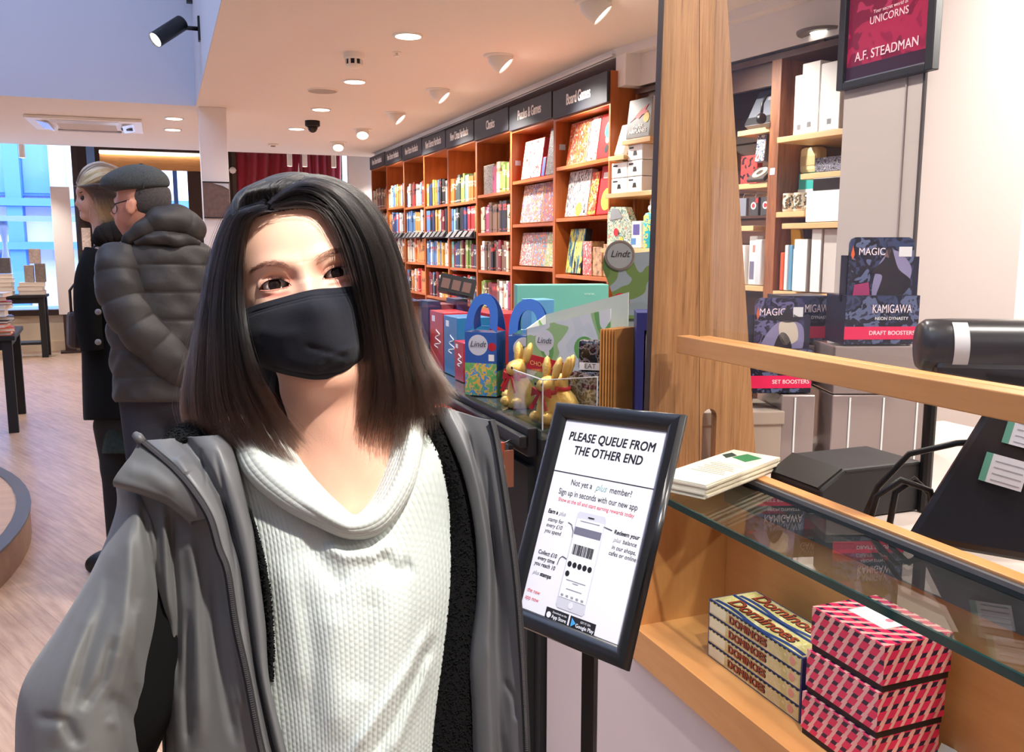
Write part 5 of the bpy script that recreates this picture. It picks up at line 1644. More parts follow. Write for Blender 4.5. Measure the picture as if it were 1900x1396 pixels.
def booster(lab, right, fwd, z, w_, h_, band, head, artm, pic):
    """Open fronted counter display: carton with a band, and a tall rounded header card at the back."""
    x, y, z = fpt(right, fwd, z)
    t = thing('booster_display', lab, 'card display', (x, y, z), FR + R(3), 'trading card displays by the till')
    c_ = MB().span((-w_ / 2, 0, 0), (w_ / 2, .11, h_)).build('carton', m_magside, t)
    f = MB().span((-w_ / 2 + .001, -.0012, .001), (w_ / 2 - .001, 0, h_ - .001)).build('front_print', m_mag2, c_)
    MB().span((-w_ / 2, -.002, .012), (w_ / 2, -.0012, .042)).build('pink_band', m_magband, c_)
    if band:
        text(band, .0135, m_maglet, c_, (.025, -.0026, .027), FRONT, bold=.0002, ext=.0001)
    text('KAMIGAWA', .028, m_maglet, c_, (.022, -.0026, h_ - .032), FRONT, sx=.62, ext=.0001)
    text('NEON DYNASTY', .0105, m_tick, c_, (.022, -.0026, h_ - .054), FRONT, bold=.0002, ext=.0001)
    if head:
        hw, z0, z1 = head
        r_ = .014
        o_ = [(-hw, z0), (hw, z0), (hw, z1 - r_), (hw - r_ * .3, z1 - r_ * .3), (hw - r_, z1), (-hw + r_, z1), (-hw + r_ * .3, z1 - r_ * .3), (-hw, z1 - r_)]
        hdr = MB().prism(o_, .02, .024).build('header_card', artm, t)
        wing = MB().prism([(-hw - .016, z0), (hw + .016, z0), (hw + .016, z0 + (z1 - z0) * .7), (-hw - .016, z0 + (z1 - z0) * .72)], .0245, .027).build('header_wing', m_magside, t)
        text('MAGIC', .024, m_maglet, hdr, (-hw * .30, .0192, z1 - .034), FRONT, sx=.86, ext=.0001)
        MB().prism([(-hw * .95, z1 - .040), (-hw * .89, z1 - .020), (-hw * .83, z1 - .040), (-hw * .89, z1 - .052)], .0185, .0198).build('flame_mark', M('mark_orange', (206, 90, 50)), hdr)
        MB().span((hw * .52, .018, z1 - .045), (hw * .92, .0197, z1 - .022)).build('price_label', m_tick, hdr)
        # the printed figure: dark cloaked shape on a paler cloud
        for nm, pts, cl in pic:
            Pp = np.array([pts[-1]] + list(pts) + list(pts[:2]), float)
            pts = catmull2(Pp, 6) if len(pts) > 4 else pts
            MB().prism([(a * hw, z0 + b * (z1 - z0)) for a, b in pts], .0180 if nm != 'cloud_print' else .0188, .0198).build(nm, M(*cl), hdr)
    return t


lilac = ('print_lilac', (128, 122, 160), .4)
night = ('print_black', (26, 24, 34), .4)
bone = ('print_bone', (196, 184, 170), .4)
pinkp = ('print_pink', (150, 44, 96), .4)
booster('violet trading card display with a straw hatted print, its header card rounded', .637, 2.09, 1.105, .150, .105, 'SET BOOSTERS', (.060, .085, .225), m_mag,
        [('cloud_print', [(-.7, .1), (.8, .05), (.95, .5), (.3, .62), (-.3, .5)], lilac), ('hat_print', [(-.25, .66), (.1, .72), (.3, .88), (.5, .74), (.85, .64), (.3, .58)], night), ('hair_print', [(.0, .58), (.6, .58), (.75, .3), (.3, .2), (.05, .3)], bone),
         ('robe_print', [(-.2, .02), (.5, .02), (.45, .28), (.15, .42), (-.1, .3)], night), ('flash_print', [(-.95, .12), (-.2, .02), (-.2, .14), (-.95, .24)], ('booster_pink', (214, 34, 84), .35))])
booster('large blue black trading card display with a dark caped print on its tall header card', .868, 2.085, 1.222, .178, .115, 'DRAFT BOOSTERS', (.078, .10, .250), m_mag2,
        [('cloud_print', [(-.2, .05), (.6, .1), (.95, .5), (.4, .8), (-.1, .55)], lilac), ('figure_print', [(-.1, .02), (.5, .02), (.95, .3), (.55, .5), (.4, .68), (.3, .82), (.15, .84), (.08, .66), (-.3, .45), (.05, .4)], night),
         ('face_print', [(.1, .7), (.22, .68), (.28, .8), (.14, .82)], ('print_skin', (150, 120, 120), .5)), ('glow_print', [(-.85, .04), (-.3, .06), (-.36, .3), (-.8, .26)], pinkp)])
booster('dark trading card display half hidden between the violet and the blue black ones', .735, 2.23, 1.21, .12, .118, '', None, m_mag, None)
t = thing('acrylic_riser', 'smoky grey acrylic riser carrying the trading card displays', 'riser', (*fpt(.74, 2.17, 0)[:2], .936), FR)
m_smoke = M('smoky_acrylic', (138, 124, 122), rough=.12, coat=.4)
MB().span((-.10, -.09, 0), (-.02, .12, .166)).build('left_block', m_smoke, t, bevel=.003)
MB().span((.02, -.09, 0), (.24, .16, .166)).build('right_block', m_smoke, t, bevel=.003)
MB().span((.02, -.09, .168), (.24, .16, .282)).build('upper_block', m_smoke, t, bevel=.003)
MB().span((-.06, .04, .168), (.018, .17, .27)).build('rear_block', m_smoke, t, bevel=.003)
for x in (-.07, .06, .14, .22):
    MB().span((x, -.0925, .004), (x + .004, -.0902, .16)).build('rib', ed, t)
for q, lb in enumerate(('left', 'right')):
    pass
# grey lidded archive box behind the post
t = thing('lidded_box', 'grey lidded card box standing behind the oak post', 'box', (1.272, 1.80, .936), R(-16))
m_arch = M('archive_grey', (158, 144, 132), rough=.7)
MB().span((-.115, -.07, 0), (.105, .10, .105)).build('box', m_arch, t, bevel=.002)
MB().span((-.12, -.075, .095), (.11, .105, .128)).build('lid', m_arch, t, bevel=.003)
t = thing('craft_pack', 'black and white printed pack lying on the grey lidded box', 'pack', (1.302, 1.84, 1.0645), R(-20))
MB().span((-.05, -.03, 0), (.05, .04, .06)).build('pack', art('art_craft', [(30, 30, 36), (200, 196, 200), (40, 40, 46), (60, 90, 150)], 50, 63), t, bevel=.01)
# receipt printer
t = thing('receipt_printer', 'black receipt printer behind the glass topped counter', 'printer', (1.262, 1.362, .936), 0)
m_prn = M('printer_black', (34, 34, 36), rough=.55)
o = MB().prism([(-.145, 0), (.10, 0), (.10, .100), (-.09, .100), (-.145, .066)], -.075, .075).build('case', m_prn, t, bevel=.006)
MB().prism([(-.145, .0665), (-.092, .0995), (-.094, .102), (-.148, .070)], -.07, .07).build('paper_cover', m_black, t)
MB().span((-.088, -.0765, .094), (.098, -.075, .0965)).build('seam', m_black, t)
text('EPSON', .016, M('printer_label', (176, 176, 180)), t, (-.1465, .03, .045), (R(90), 0, R(-90)), ext=.0006)
MB().span((-.147, -.06, .012), (-.145, .0, .025)).build('button_bar', m_black, t)
# payment terminal: long rounded display housing on a sloping stand with two labels
t = thing('till_terminal', 'black till terminal with a rolled housing and two paper labels on its stand', 'till', (1.185, 1.0, .9365), 0)
m_ter = M('terminal_black', (26, 26, 30), rough=.3)
ax = Vector((.27, -.17, .0)).normalized()
mt = ax.to_track_quat('Z', 'Y').to_matrix()
c0 = Vector((-.035, .115, .352))
MB().lathe([(.001, 0), (.036, .002), (.044, .012), (.046, .05), (.047, .36), (.001, .36)], c0, n=30, caps=False, rot=mt).build('display_housing', m_ter, t, auto=50)
mb = MB()
for k_, (cx_, r0) in enumerate([(0, 0)]):
    q0 = c0 + ax * .02 + Vector((0, 0, -.02))
    q1 = c0 + ax * .36 + Vector((0, 0, -.02))
    n_ = Vector((ax.y, -ax.x, 0))
    vs = []
    for q_ in (q0, q1):
        for dn, dz in ((-.042, .0), (.042, .0), (.05, -.055), (-.03, -.085)):
            vs.append(q_ + n_ * dn + Vector((0, 0, dz)))
    mb.add(vs, [(0, 1, 2, 3), (7, 6, 5, 4), (0, 4, 5, 1), (1, 5, 6, 2), (2, 6, 7, 3), (3, 7, 4, 0)])
o = mb.build('display_body', m_ter, t, bevel=.01)
fix_normals(o)
P = []
for k_, d in enumerate((.045, .068)):
    P.append([c0 + ax * d + mt @ Vector((.0478 * math.cos(a), .0478 * math.sin(a), 0)) for a in np.linspace(R(120), R(215), 9)])
MB().grid(P).build('white_label', m_tick, t, smooth=True)
# stand: a thick leaning slab
s0, s1 = Vector((-.06, .06, .035)), Vector((.06, .02, .265))
u_ = (s1 - s0).normalized()
v_ = Vector((.55, -.8, 0)).normalized()
n_ = u_.cross(v_).normalized()
mb = MB()
vs = []
for q_, wd in ((s0, .12), (s0.lerp(s1, .55), .105), (s1, .075)):
    for a, b in ((-.02, -.02), (wd * 2 - .02, -.02), (wd * 2 - .02, .02), (-.02, .02)):
        vs.append(q_ + v_ * a + n_ * b)
mb.add(vs, [(3, 2, 1, 0), (8, 9, 10, 11)] + [(4 * r_ + i, 4 * r_ + (i + 1) % 4, 4 * r_ + 4 + (i + 1) % 4, 4 * r_ + 4 + i) for r_ in range(2) for i in range(4)])
o = mb.build('stand', m_ter, t, bevel=.012)
fix_normals(o)
sgn = 1 if n_.dot(Vector((-1, -.6, .4))) > 0 else -1
for k_, f_ in enumerate((.58, .84)):
    q_ = s0 + u_ * ((s1 - s0).length * f_) + n_ * (sgn * .0215)
    mtx = Matrix((v_, u_, n_ * sgn)).transposed()
    lb = MB().box((.055, 0, 0), (.062, .046, .001)).build('paper_label', m_tick, t)
    lb.matrix_local = Matrix.Translation(q_) @ mtx.to_4x4()
    MB().span((.024, -.023, .0005), (.034, .023, .0012)).build('green_strip', M('label_green', (90, 150, 130)), lb)
    for j in range(4):
        MB().span((.04, -.018 + .01 * j, .0005), (.082, -.0165 + .01 * j, .001)).build('print_line', INKY, lb)
for pts in ([(-.05, .20, .02), (-.045, .17, .10), (-.02, .13, .165), (.03, .08, .19), (.08, .03, .20)], [(-.07, .17, .0), (-.066, .15, .09), (-.045, .12, .125), (-.01, .09, .11), (.0, .07, .04)], [(-.05, .14, .0), (-.045, .13, .10), (-.02, .115, .125), (.0, .10, .10), (.0, .09, .03)]):
    MB().tube([Vector(p_) for p_ in pts], .0055, 8).build('cable', m_black, t, smooth=True)
o = MB().tube([(0, 0, 0), (0, 0, .26)], .012, 10).build('pole', m_black, t, loc=(.18, .28, .0))
# wires and a dark cash drawer at the right edge
t = thing('cash_drawer', 'black cash drawer with a tangle of leads at the right edge of the photo', 'cash drawer', (1.40, .66, .936), R(-8))
MB().span((-.13, -.2, 0), (.2, .16, .11)).build('drawer', m_prn, t, bevel=.006)
for q in range(6):
    a0 = q * .9
    MB().tube([(-.1 + .02 * q + .03 * math.sin(a0 + s_ * .8), .1 - .05 * s_, .118 + .03 * abs(math.sin(a0 + s_))) for s_ in np.linspace(0, 5, 14)], .004, 6).build('lead', m_black if q % 3 else m_tick, t, smooth=True)
# ------------------------------------------------------------------ people
def surface_nets(fn, lo, hi, h):
    """Mesh the zero level of fn(x, y, z) inside a box (numpy, metres)."""
    ax = [np.arange(lo[i], hi[i] + h, h) for i in range(3)]
    X, Y, Z = np.meshgrid(*ax, indexing='ij')
    Fv = fn(X, Y, Z).astype(np.float32)
    n = Fv.shape
    c = (n[0] - 1, n[1] - 1, n[2] - 1)
    acc = np.zeros(c + (3,), np.float32)
    cnt = np.zeros(c, np.float32)
    ins = Fv < 0

    def sl(dx, dy, dz, s=c):
        return (slice(dx, dx + s[0]), slice(dy, dy + s[1]), slice(dz, dz + s[2]))
    for a in range(3):
        for p in range(2):
            for q in range(2):
                o0 = [0, 0, 0]
                b, d = [i for i in range(3) if i != a]
                o0[b], o0[d] = p, q
                o1 = list(o0)
                o1[a] = 1
                f0, f1 = Fv[sl(*o0)], Fv[sl(*o1)]
                m = (f0 < 0) != (f1 < 0)
                t = np.where(m, f0 / np.where(m, f0 - f1, 1), 0)
                for k in range(3):
                    acc[..., k] += np.where(m, (t if k == a else o0[k]), 0)
                cnt += m
    act = cnt > 0
    idx = -np.ones(c, np.int64)
    idx[act] = np.arange(act.sum())
    ijk = np.argwhere(act)
    V = (ijk + acc[act] / cnt[act][:, None]) * h + np.array([a_[0] for a_ in ax])
    Q = []
    for a in range(3):
        b, d = [(1, 2), (2, 0), (0, 1)][a]
        s0 = [slice(1, -1)] * 3
        s0[a] = slice(0, n[a] - 1)
        s1 = list(s0)
        s1[a] = slice(1, n[a])
        m0, m1 = ins[tuple(s0)], ins[tuple(s1)]
        ed = np.argwhere(m0 != m1)
        flip = m0[m0 != m1]
        e = ed.copy()
        for k in range(3):
            if k != a:
                e[:, k] += 1
        g = []
        for db, dd in ((-1, -1), (0, -1), (0, 0), (-1, 0)):
            w = e.copy()
            w[:, b] += db
            w[:, d] += dd
            g.append(idx[w[:, 0], w[:, 1], w[:, 2]])
        q = np.stack(g, 1)
        q[~flip] = q[~flip][:, ::-1]
        Q.append(q)
    Q = np.concatenate(Q)
    Q = Q[(Q >= 0).all(1)]
    return V, Q


def mesh_np(name, V, Q, mats, parent=None, smooth=True, attr=None):
    me = bpy.data.meshes.new(name)
    V = np.asarray(V, np.float32)
    Q = np.asarray(Q, np.int32)
    me.vertices.add(len(V))
    me.vertices.foreach_set('co', V.ravel())
    k = Q.shape[1]
    me.loops.add(Q.size)
    me.loops.foreach_set('vertex_index', Q.ravel())
    me.polygons.add(len(Q))
    me.polygons.foreach_set('loop_start', np.arange(0, Q.size, k, dtype=np.int32))
    if smooth:
        me.polygons.foreach_set('use_smooth', np.ones(len(Q), bool))
    for m in (mats if isinstance(mats, (list, tuple)) else [mats]):
        me.materials.append(m)
    me.update(calc_edges=True)
    me.validate()
    if attr:
        for an, val in attr.items():
            at_ = me.attributes.new(an, 'FLOAT', 'POINT')
            at_.data.foreach_set('value', np.asarray(val, np.float32))
    o = bpy.data.objects.new(name, me)
    COL.objects.link(o)
    if parent is not None:
        o.parent = parent
    return o


# signed distance pieces
def ell(P, c, r):
    x = [(P[i] - c[i]) / r[i] for i in range(3)]
    k0 = np.sqrt(x[0] ** 2 + x[1] ** 2 + x[2] ** 2)
    k1 = np.sqrt((x[0] / r[0]) ** 2 + (x[1] / r[1]) ** 2 + (x[2] / r[2]) ** 2) + 1e-9
    return k0 * (k0 - 1) / k1


def cap(P, a, b, ra, rb):
    a, b = np.array(a, float), np.array(b, float)
    d = b - a
    t = np.clip(sum((P[i] - a[i]) * d[i] for i in range(3)) / (d @ d), 0, 1)
    return np.sqrt(sum((P[i] - a[i] - t * d[i]) ** 2 for i in range(3))) - (ra + (rb - ra) * t)


def smin(a, b, k):
    h = np.clip(.5 + .5 * (b - a) / k, 0, 1)
    return b + (a - b) * h - k * h * (1 - h)


def smax(a, b, k):
    return -smin(-a, -b, k)


def catmull(P, n):
    """Resample rows of control points (k, ..., 3) to n along the first axis."""
    P = np.asarray(P, float)
    k = len(P)
    t = np.linspace(0, k - 1, n)
    i = np.clip(t.astype(int), 0, k - 2)
    f = (t - i).reshape((-1,) + (1,) * (P.ndim - 1))
    p0, p1, p2, p3 = P[np.maximum(i - 1, 0)], P[i], P[i + 1], P[np.minimum(i + 2, k - 1)]
    m1 = np.where((i == 0).reshape(f.shape), p2 - p1, (p2 - p0) / 2)
    m2 = np.where((i == k - 2).reshape(f.shape), p2 - p1, (p3 - p1) / 2)
    return (2 * f ** 3 - 3 * f ** 2 + 1) * p1 + (f ** 3 - 2 * f ** 2 + f) * m1 + (-2 * f ** 3 + 3 * f ** 2) * p2 + (f ** 3 - f ** 2) * m2


def grid_quads(a, b, wrap=False):
    i, j = np.meshgrid(np.arange(a - 1), np.arange(b if wrap else b - 1), indexing='ij')
    i, j = i.ravel(), j.ravel()
    j2 = (j + 1) % b
    return np.stack([i * b + j, i * b + j2, (i + 1) * b + j2, (i + 1) * b + j], 1)


class Figure:
    """Body frame of a person: x to the viewer's right, y up, z towards the viewer, millimetre sketch points."""

    def __init__(s, cx, cy, dist):
        d = FWD + RIGHT * (cx - 950) / FPX - UP * (cy - 698) / FPX
        s.o = EYE + d * dist
        z = EYE - s.o
        z = z / np.linalg.norm(z)
        x = RIGHT - z * (RIGHT @ z)
        x /= np.linalg.norm(x)
        y = np.cross(z, x)
        s.B = np.stack([x, y, z], 1)

    def matrix(s):
        B, o = s.B, s.o
        return Matrix(((B[0, 0], B[0, 1], B[0, 2], o[0]), (B[1, 0], B[1, 1], B[1, 2], o[1]), (B[2, 0], B[2, 1], B[2, 2], o[2]), (0, 0, 0, 1)))

    def pt(s, P):
        """Sketch points (across, down, depth in mm towards the viewer) to body-frame metres."""
        P = np.asarray(P, float)
        r = FWD + RIGHT * ((P[..., 0:1] - 950) / FPX) - UP * ((P[..., 1:2] - 698) / FPX)
        lo = (EYE - s.o) @ s.B
        lr = r @ s.B
        k = (P[..., 2] * .001 - lo[2]) / lr[..., 2]
        return lo + lr * k[..., None]

    def loc(s, p):
        """World point to body frame."""
        return (np.asarray(p, float) - s.o) @ s.B


def fold_field(S_, folds):
    """Height (mm) of cloth folds at sketch positions S_ (..., 2): each fold is (polyline, width, height[, sharp])."""
    H = np.zeros(S_.shape[:-1])
    for f in folds:
        pl, wd, ht = f[0], f[1], f[2]
        best = np.full(S_.shape[:-1], 1e9)
        tt = np.zeros(S_.shape[:-1])
        n = len(pl) - 1
        for k in range(n):
            a, b = np.array(pl[k], float), np.array(pl[k + 1], float)
            d = b - a
            t = np.clip(((S_ - a) @ d) / (d @ d), 0, 1)
            q = np.linalg.norm(S_ - a - t[..., None] * d, axis=-1)
            m = q < best
            best = np.where(m, q, best)
            tt = np.where(m, (k + t) / n, tt)
        fade = np.clip(np.minimum(tt, 1 - tt) * 6, 0, 1) if len(f) < 4 else np.ones_like(tt)
        H += ht * fade * np.exp(-(best / wd) ** 2)
    return H


def patch(fig, rows, nu, nv, folds=(), noise=None):
    """Smooth sheet through a net of sketch points; returns (nv, nu, 3) metres and its sketch positions."""
    C = np.array(rows, float)
    C = catmull(C, nv)
    C = catmull(np.swapaxes(C, 0, 1), nu).swapaxes(0, 1)
    if folds:
        C[..., 2] += fold_field(C[..., :2], folds)
    if noise is not None:
        C[..., 2] += noise(C)
    return fig.pt(C), C


def sheet(name, fig, rows, nu, nv, mat, parent, folds=(), noise=None, thick=.002, off=-1.0):
    P, C = patch(fig, rows, nu, nv, folds, noise)
    o = mesh_np(name, P.reshape(-1, 3), grid_quads(nv, nu)[:, ::-1], mat, parent)
    uv = o.data.uv_layers.new(name='UVMap')
    li = np.empty(len(o.data.loops), np.int32)
    o.data.loops.foreach_get('vertex_index', li)
    U = np.cumsum(np.r_[0, np.linalg.norm(np.diff(P[nv // 2], axis=0), axis=1)])
    Vv = np.cumsum(np.r_[0, np.linalg.norm(np.diff(P[:, nu // 2], axis=0), axis=1)])
    uvs = np.stack([U[li % nu], Vv[li // nu]], 1).astype(np.float32)
    uv.data.foreach_set('uv', uvs.ravel())
    if thick:
        md = o.modifiers.new('solid', 'SOLIDIFY')
        md.thickness = thick
        md.offset = off
    return o


def strands(name, mat, parent, curves, radius, taper=.35):
    """Hair as a curves object; curves: (n, k, 3)."""
    n, k = curves.shape[:2]
    hc = bpy.data.hair_curves.new(name)
    hc.add_curves([k] * n)
    hc.attributes['position'].data.foreach_set('vector', curves.reshape(-1).astype(np.float32))
    ra = hc.attributes.get('radius') or hc.attributes.new('radius', 'FLOAT', 'POINT')
    prof = radius * (1 - (1 - taper) * np.linspace(0, 1, k) ** 2)
    ra.data.foreach_set('value', np.tile(prof, n).astype(np.float32))
    hc.materials.append(mat)
    o = bpy.data.objects.new(name, hc)
    COL.objects.link(o)
    o.parent = parent
    return o


def hair_mat(name, root, tip, rough=.28):
    m = bpy.data.materials.new(name)
    m.use_nodes = True
    nt = m.node_tree
    nt.nodes.clear()
    out = node(nt, 'ShaderNodeOutputMaterial')
    b = node(nt, 'ShaderNodeBsdfHairPrincipled')
    b.parametrization = 'COLOR'
    b.inputs['Roughness'].default_value = rough
    b.inputs['Radial Roughness'].default_value = .45
    hi = node(nt, 'ShaderNodeHairInfo')
    r = ramp(nt, [(0.0, root), (0.55, root), (1.0, tip)])
    nt.links.new(hi.outputs['Intercept'], r.inputs['Fac'])
    nt.links.new(r.outputs['Color'], b.inputs['Color'])
    if 'Random Roughness' in b.inputs:
        b.inputs['Random Roughness'].default_value = .3
    nt.links.new(b.outputs[0], out.inputs[0])
    return m


rng = np.random.default_rng(7)


def comb(fig, guides, n, k, jit=4.0, deep=8.0, clump=40, clump_w=3.0, umin=0.0, umax=1.0, length=(.9, 1.0), wave=1.5, up=0.0):
    """Strands between neighbouring guide locks: u runs across the guides, v along them."""
    G = np.array([catmull(np.array(g, float), 24) for g in guides])
    u = rng.uniform(umin, umax, n) * (len(guides) - 1)
    # gather strands in clumps
    cc = np.sort(rng.uniform(umin, umax, clump)) * (len(guides) - 1)
    near = cc[np.argmin(np.abs(u[:, None] - cc[None]), 1)]
    v = np.linspace(0, 1, k)[None] * rng.uniform(length[0], length[1], n)[:, None]
    blend = .65 * v ** 1.2
    uu = u[:, None] * (1 - blend) + (near[:, None] + (u - near)[:, None] * .35) * blend
    iu = np.clip(uu.astype(int), 0, len(guides) - 2)
    fu = uu - iu
    vv = v * 23
    iv = np.clip(vv.astype(int), 0, 22)
    fv = (vv - iv)[..., None]
    a = G[iu, iv] * (1 - fv) + G[iu, iv + 1] * fv
    b = G[iu + 1, iv] * (1 - fv) + G[iu + 1, iv + 1] * fv
    C = a * (1 - fu[..., None]) + b * fu[..., None]
    C[..., 2] += rng.uniform(-deep, up, n)[:, None]
    j = rng.normal(0, 1, (n, 2))
    C[..., 0] += j[:, :1] * jit * (.25 + .75 * v)
    C[..., 1] += j[:, 1:] * jit * .5 * v
    ph = rng.uniform(0, 6.28, (n, 1))
    C[..., 0] += wave * np.sin(v * rng.uniform(4, 9, (n, 1)) + ph) * v
    C[..., 2] += wave * np.cos(v * 6 + ph) * v
    # clump depth relief
    cd = rng.normal(0, clump_w, clump)
    C[..., 2] += cd[np.argmin(np.abs(u[:, None] - cc[None]), 1)][:, None] * np.sin(np.clip(v, 0, 1) * PI) ** .5
    return fig.pt(C)


m_skin = M('skin_fair', (232, 178, 152), rough=.48, sss=.18, bump=.12, bscale=900)
m_skin_neck = m_skin
# ------------------------------------------------------------------ the person in front: dark hair, black mask, grey raincoat, ribbed white jumper
W = Figure(568, 517, .86)
ROOT = (float(W.o[0]) + .03, float(W.o[1]) + .10, 0.0)
person = thing('person', 'person with dark shoulder length hair, black face mask, grey raincoat and ribbed white jumper', 'person', ROOT)
WM = Matrix.Translation((-ROOT[0], -ROOT[1], 0)) @ W.matrix()


def wear(o, parent=None):
    """Hang a piece modelled in the body frame on the person (or on one of her garments, which already sits there)."""
    if parent is None:
        o.parent = person
        o.matrix_local = WM
    else:
        o.parent = parent
    return o


RO = R(11.1)
cr, sr = math.cos(RO), math.sin(RO)
EX, EZC = 30.6, -22.5


def h2w(x, y, z):
    """Head millimetres (x across the eyes, y up the face) to body-frame metres."""
    return np.stack([(x * cr - y * sr), (x * sr + y * cr), z], -1) * .001


def face_z(x, y):
    ax_ = np.abs(x)
    z = -52 * (ax_ / 71) ** 2.5
    z += np.where(y > 22, -((y - 22) / 48) ** 2.2 * 9, 0) + np.where(y < -10, ((y + 10) / 40) * 3, 0)
    z += 3.4 * np.exp(-((y - 20 + (ax_ - 28) ** 2 * .006) / 8) ** 2) * np.exp(-((ax_ - 26) / 22) ** 2)
    z += 1.5 * np.exp(-((y - 16) / 9) ** 2) * np.exp(-(x / 12) ** 2)
    nb = np.clip((16 - y) / 20, 0, 1)
    z += nb * (6.0 + np.clip(-y, 0, 40) * .42) * np.exp(-(x / (8.2 + np.clip(-y, 0, 40) * .12)) ** 2)
    z += -8.5 * np.exp(-((ax_ - 29) / 16.5) ** 2 - ((y + 0) / 11) ** 2)
    z += -3.0 * np.exp(-((ax_ - 13) / 5.5) ** 2 - ((y - 2) / 8) ** 2)
    z += 3.2 * np.exp(-((ax_ - 36) / 18) ** 2 - ((y + 28) / 13) ** 2)
    # eyelids over the eyeball
    dx = ax_ - EX
    rr = np.clip(1 - (dx / 17.5) ** 2 - ((y + .3) / 13.4) ** 2, 0, None)
    lid = EZC + 13.5 * np.sqrt(rr)
    lid = np.where(rr > 0, lid, -99)
    z = np.where(rr > 0, np.asarray(smax(z, lid, 2.2)), z)
    # crease above the upper lid, fold below the lower lid
    yt = lid_top(dx)
    z += -1.0 * np.exp(-((y - (yt + 3.6)) / 1.0) ** 2) * np.clip(1 - (np.abs(dx) / 16) ** 4, 0, 1)
    z += .9 * np.exp(-((y - (yt + 6.6)) / 2.6) ** 2) * np.clip(1 - (np.abs(dx) / 17) ** 4, 0, 1)
    yb = lid_low(dx)
    z += 1.0 * np.exp(-((y - (yb - 3.2)) / 1.8) ** 2) * np.clip(1 - (np.abs(dx) / 14) ** 4, 0, 1)
    z += -.35 * np.exp(-((y - (yb - 8.0)) / 2.2) ** 2) * np.clip(1 - ((dx + 3) / 15) ** 4, 0, 1)
    return z


def lid_top(dx):
    """dx > 0 towards the temple."""
    t = np.clip(1 - np.abs(dx / 15.3) ** 2.3, 0, 1)
    return -3.0 + 8.3 * t ** .8 + .04 * dx


def lid_low(dx):
    t = np.clip(1 - np.abs(dx / 15.3) ** 2.2, 0, 1)
    return -3.0 - 2.1 * t ** .75 + .04 * dx


# body: one continuous surface for head, neck, shoulders, trunk and arms
def p1(x, y, z):
    return W.pt(np.array([[x, y, z]]))[0]


neck_t, neck_b = p1(612, 690, -78), p1(664, 905, -92)
sh_l, sh_r = p1(385, 900, -115), p1(850, 880, -120)


def woman_sdf(X, Y, Z):
    H = (X * cr + Y * sr, -X * sr + Y * cr, Z)
    P = (X, Y, Z)
    d = ell(H, (0, .030, -.092), (.068, .080, .086))
    d = smin(d, ell(H, (0, -.036, -.064), (.054, .074, .050)), .02)
    for s_ in (-1, 1):
        d = smin(d, cap(H, (s_ * .050, -.052, -.085), (s_ * .014, -.098, -.030), .013, .013), .02)
        d = smin(d, ell(H, (s_ * .069, -.005, -.092), (.008, .028, .016)), .006)
    d = smin(d, ell(H, (0, -.098, -.026), (.020, .014, .016)), .02)
    n = cap(P, neck_t, neck_b, .050, .055)
    for s_ in (-1, 1):
        # cords of the neck
        n = smin(n, cap(P, neck_t + np.array([s_ * .038, -.02, .0]), neck_b + np.array([s_ * .012, -.012, .048]), .010, .009), .02)
    d = smin(d, n, .025)
    t = ell(P, p1(655, 1170, -130), (.135, .225, .070))
    t = smin(t, cap(P, sh_l, sh_r, .042, .042), .05)
    for sh in (sh_l, sh_r):
        t = smin(t, cap(P, neck_b + np.array([0, .01, -.02]), sh, .05, .045), .04)
    for s_, sh in ((-1, sh_l), (1, sh_r)):
        t = smin(t, cap(P, neck_b + np.array([s_ * .015, -.022, .040]), sh + np.array([-s_ * .02, .005, .008]), .009, .008), .02)
    t = smin(t, cap(P, sh_l, p1(190, 1350, -55), .040, .036), .02)
    t = smin(t, cap(P, sh_r, p1(850, 1420, -150), .045, .036), .02)
    t = smin(t, ell(P, p1(655, 1560, -130), (.155, .13, .10)), .08)
    d = smin(d, t, .03)
    for s_ in (-1, 1):
        d = np.maximum(d, -(np.sqrt((H[0] - s_ * EX * .001) ** 2 + (H[1] + .0004) ** 2 + (H[2] - EZC * .001) ** 2) - .0145))
    return d


V, Q = surface_nets(woman_sdf, (-.25, -.66, -.26), (.26, .14, .06), .0042)
body = wear(mesh_np('body', V, Q, m_skin))


# face: fine surface over the front of the head, with the eyelids
def face_mat():
    m, nt, b = newmat('face_skin')
    at_ = node(nt, 'ShaderNodeAttribute', attribute_name='blush')
    r = ramp(nt, [(0.0, (236, 190, 164)), (0.5, (226, 152, 132)), (1.0, (206, 112, 100))])
    nt.links.new(at_.outputs['Fac'], r.inputs['Fac'])
    nt.links.new(r.outputs['Color'], b.inputs['Base Color'])
    b.inputs['Roughness'].default_value = .46
    b.inputs['Subsurface Weight'].default_value = .18
    b.inputs['Subsurface Radius'].default_value = (.012, .005, .003)
    b.inputs['Subsurface Scale'].default_value = .6
    tc = node(nt, 'ShaderNodeTexCoord')
    n2 = node(nt, 'ShaderNodeTexNoise', Scale=1200.0, Detail=2.0)
    nt.links.new(tc.outputs['Object'], n2.inputs['Vector'])
    bm = node(nt, 'ShaderNodeBump', Strength=.08, Distance=.001)
    nt.links.new(n2.outputs['Fac'], bm.inputs['Height'])
    nt.links.new(bm.outputs['Normal'], b.inputs['Normal'])
    return m


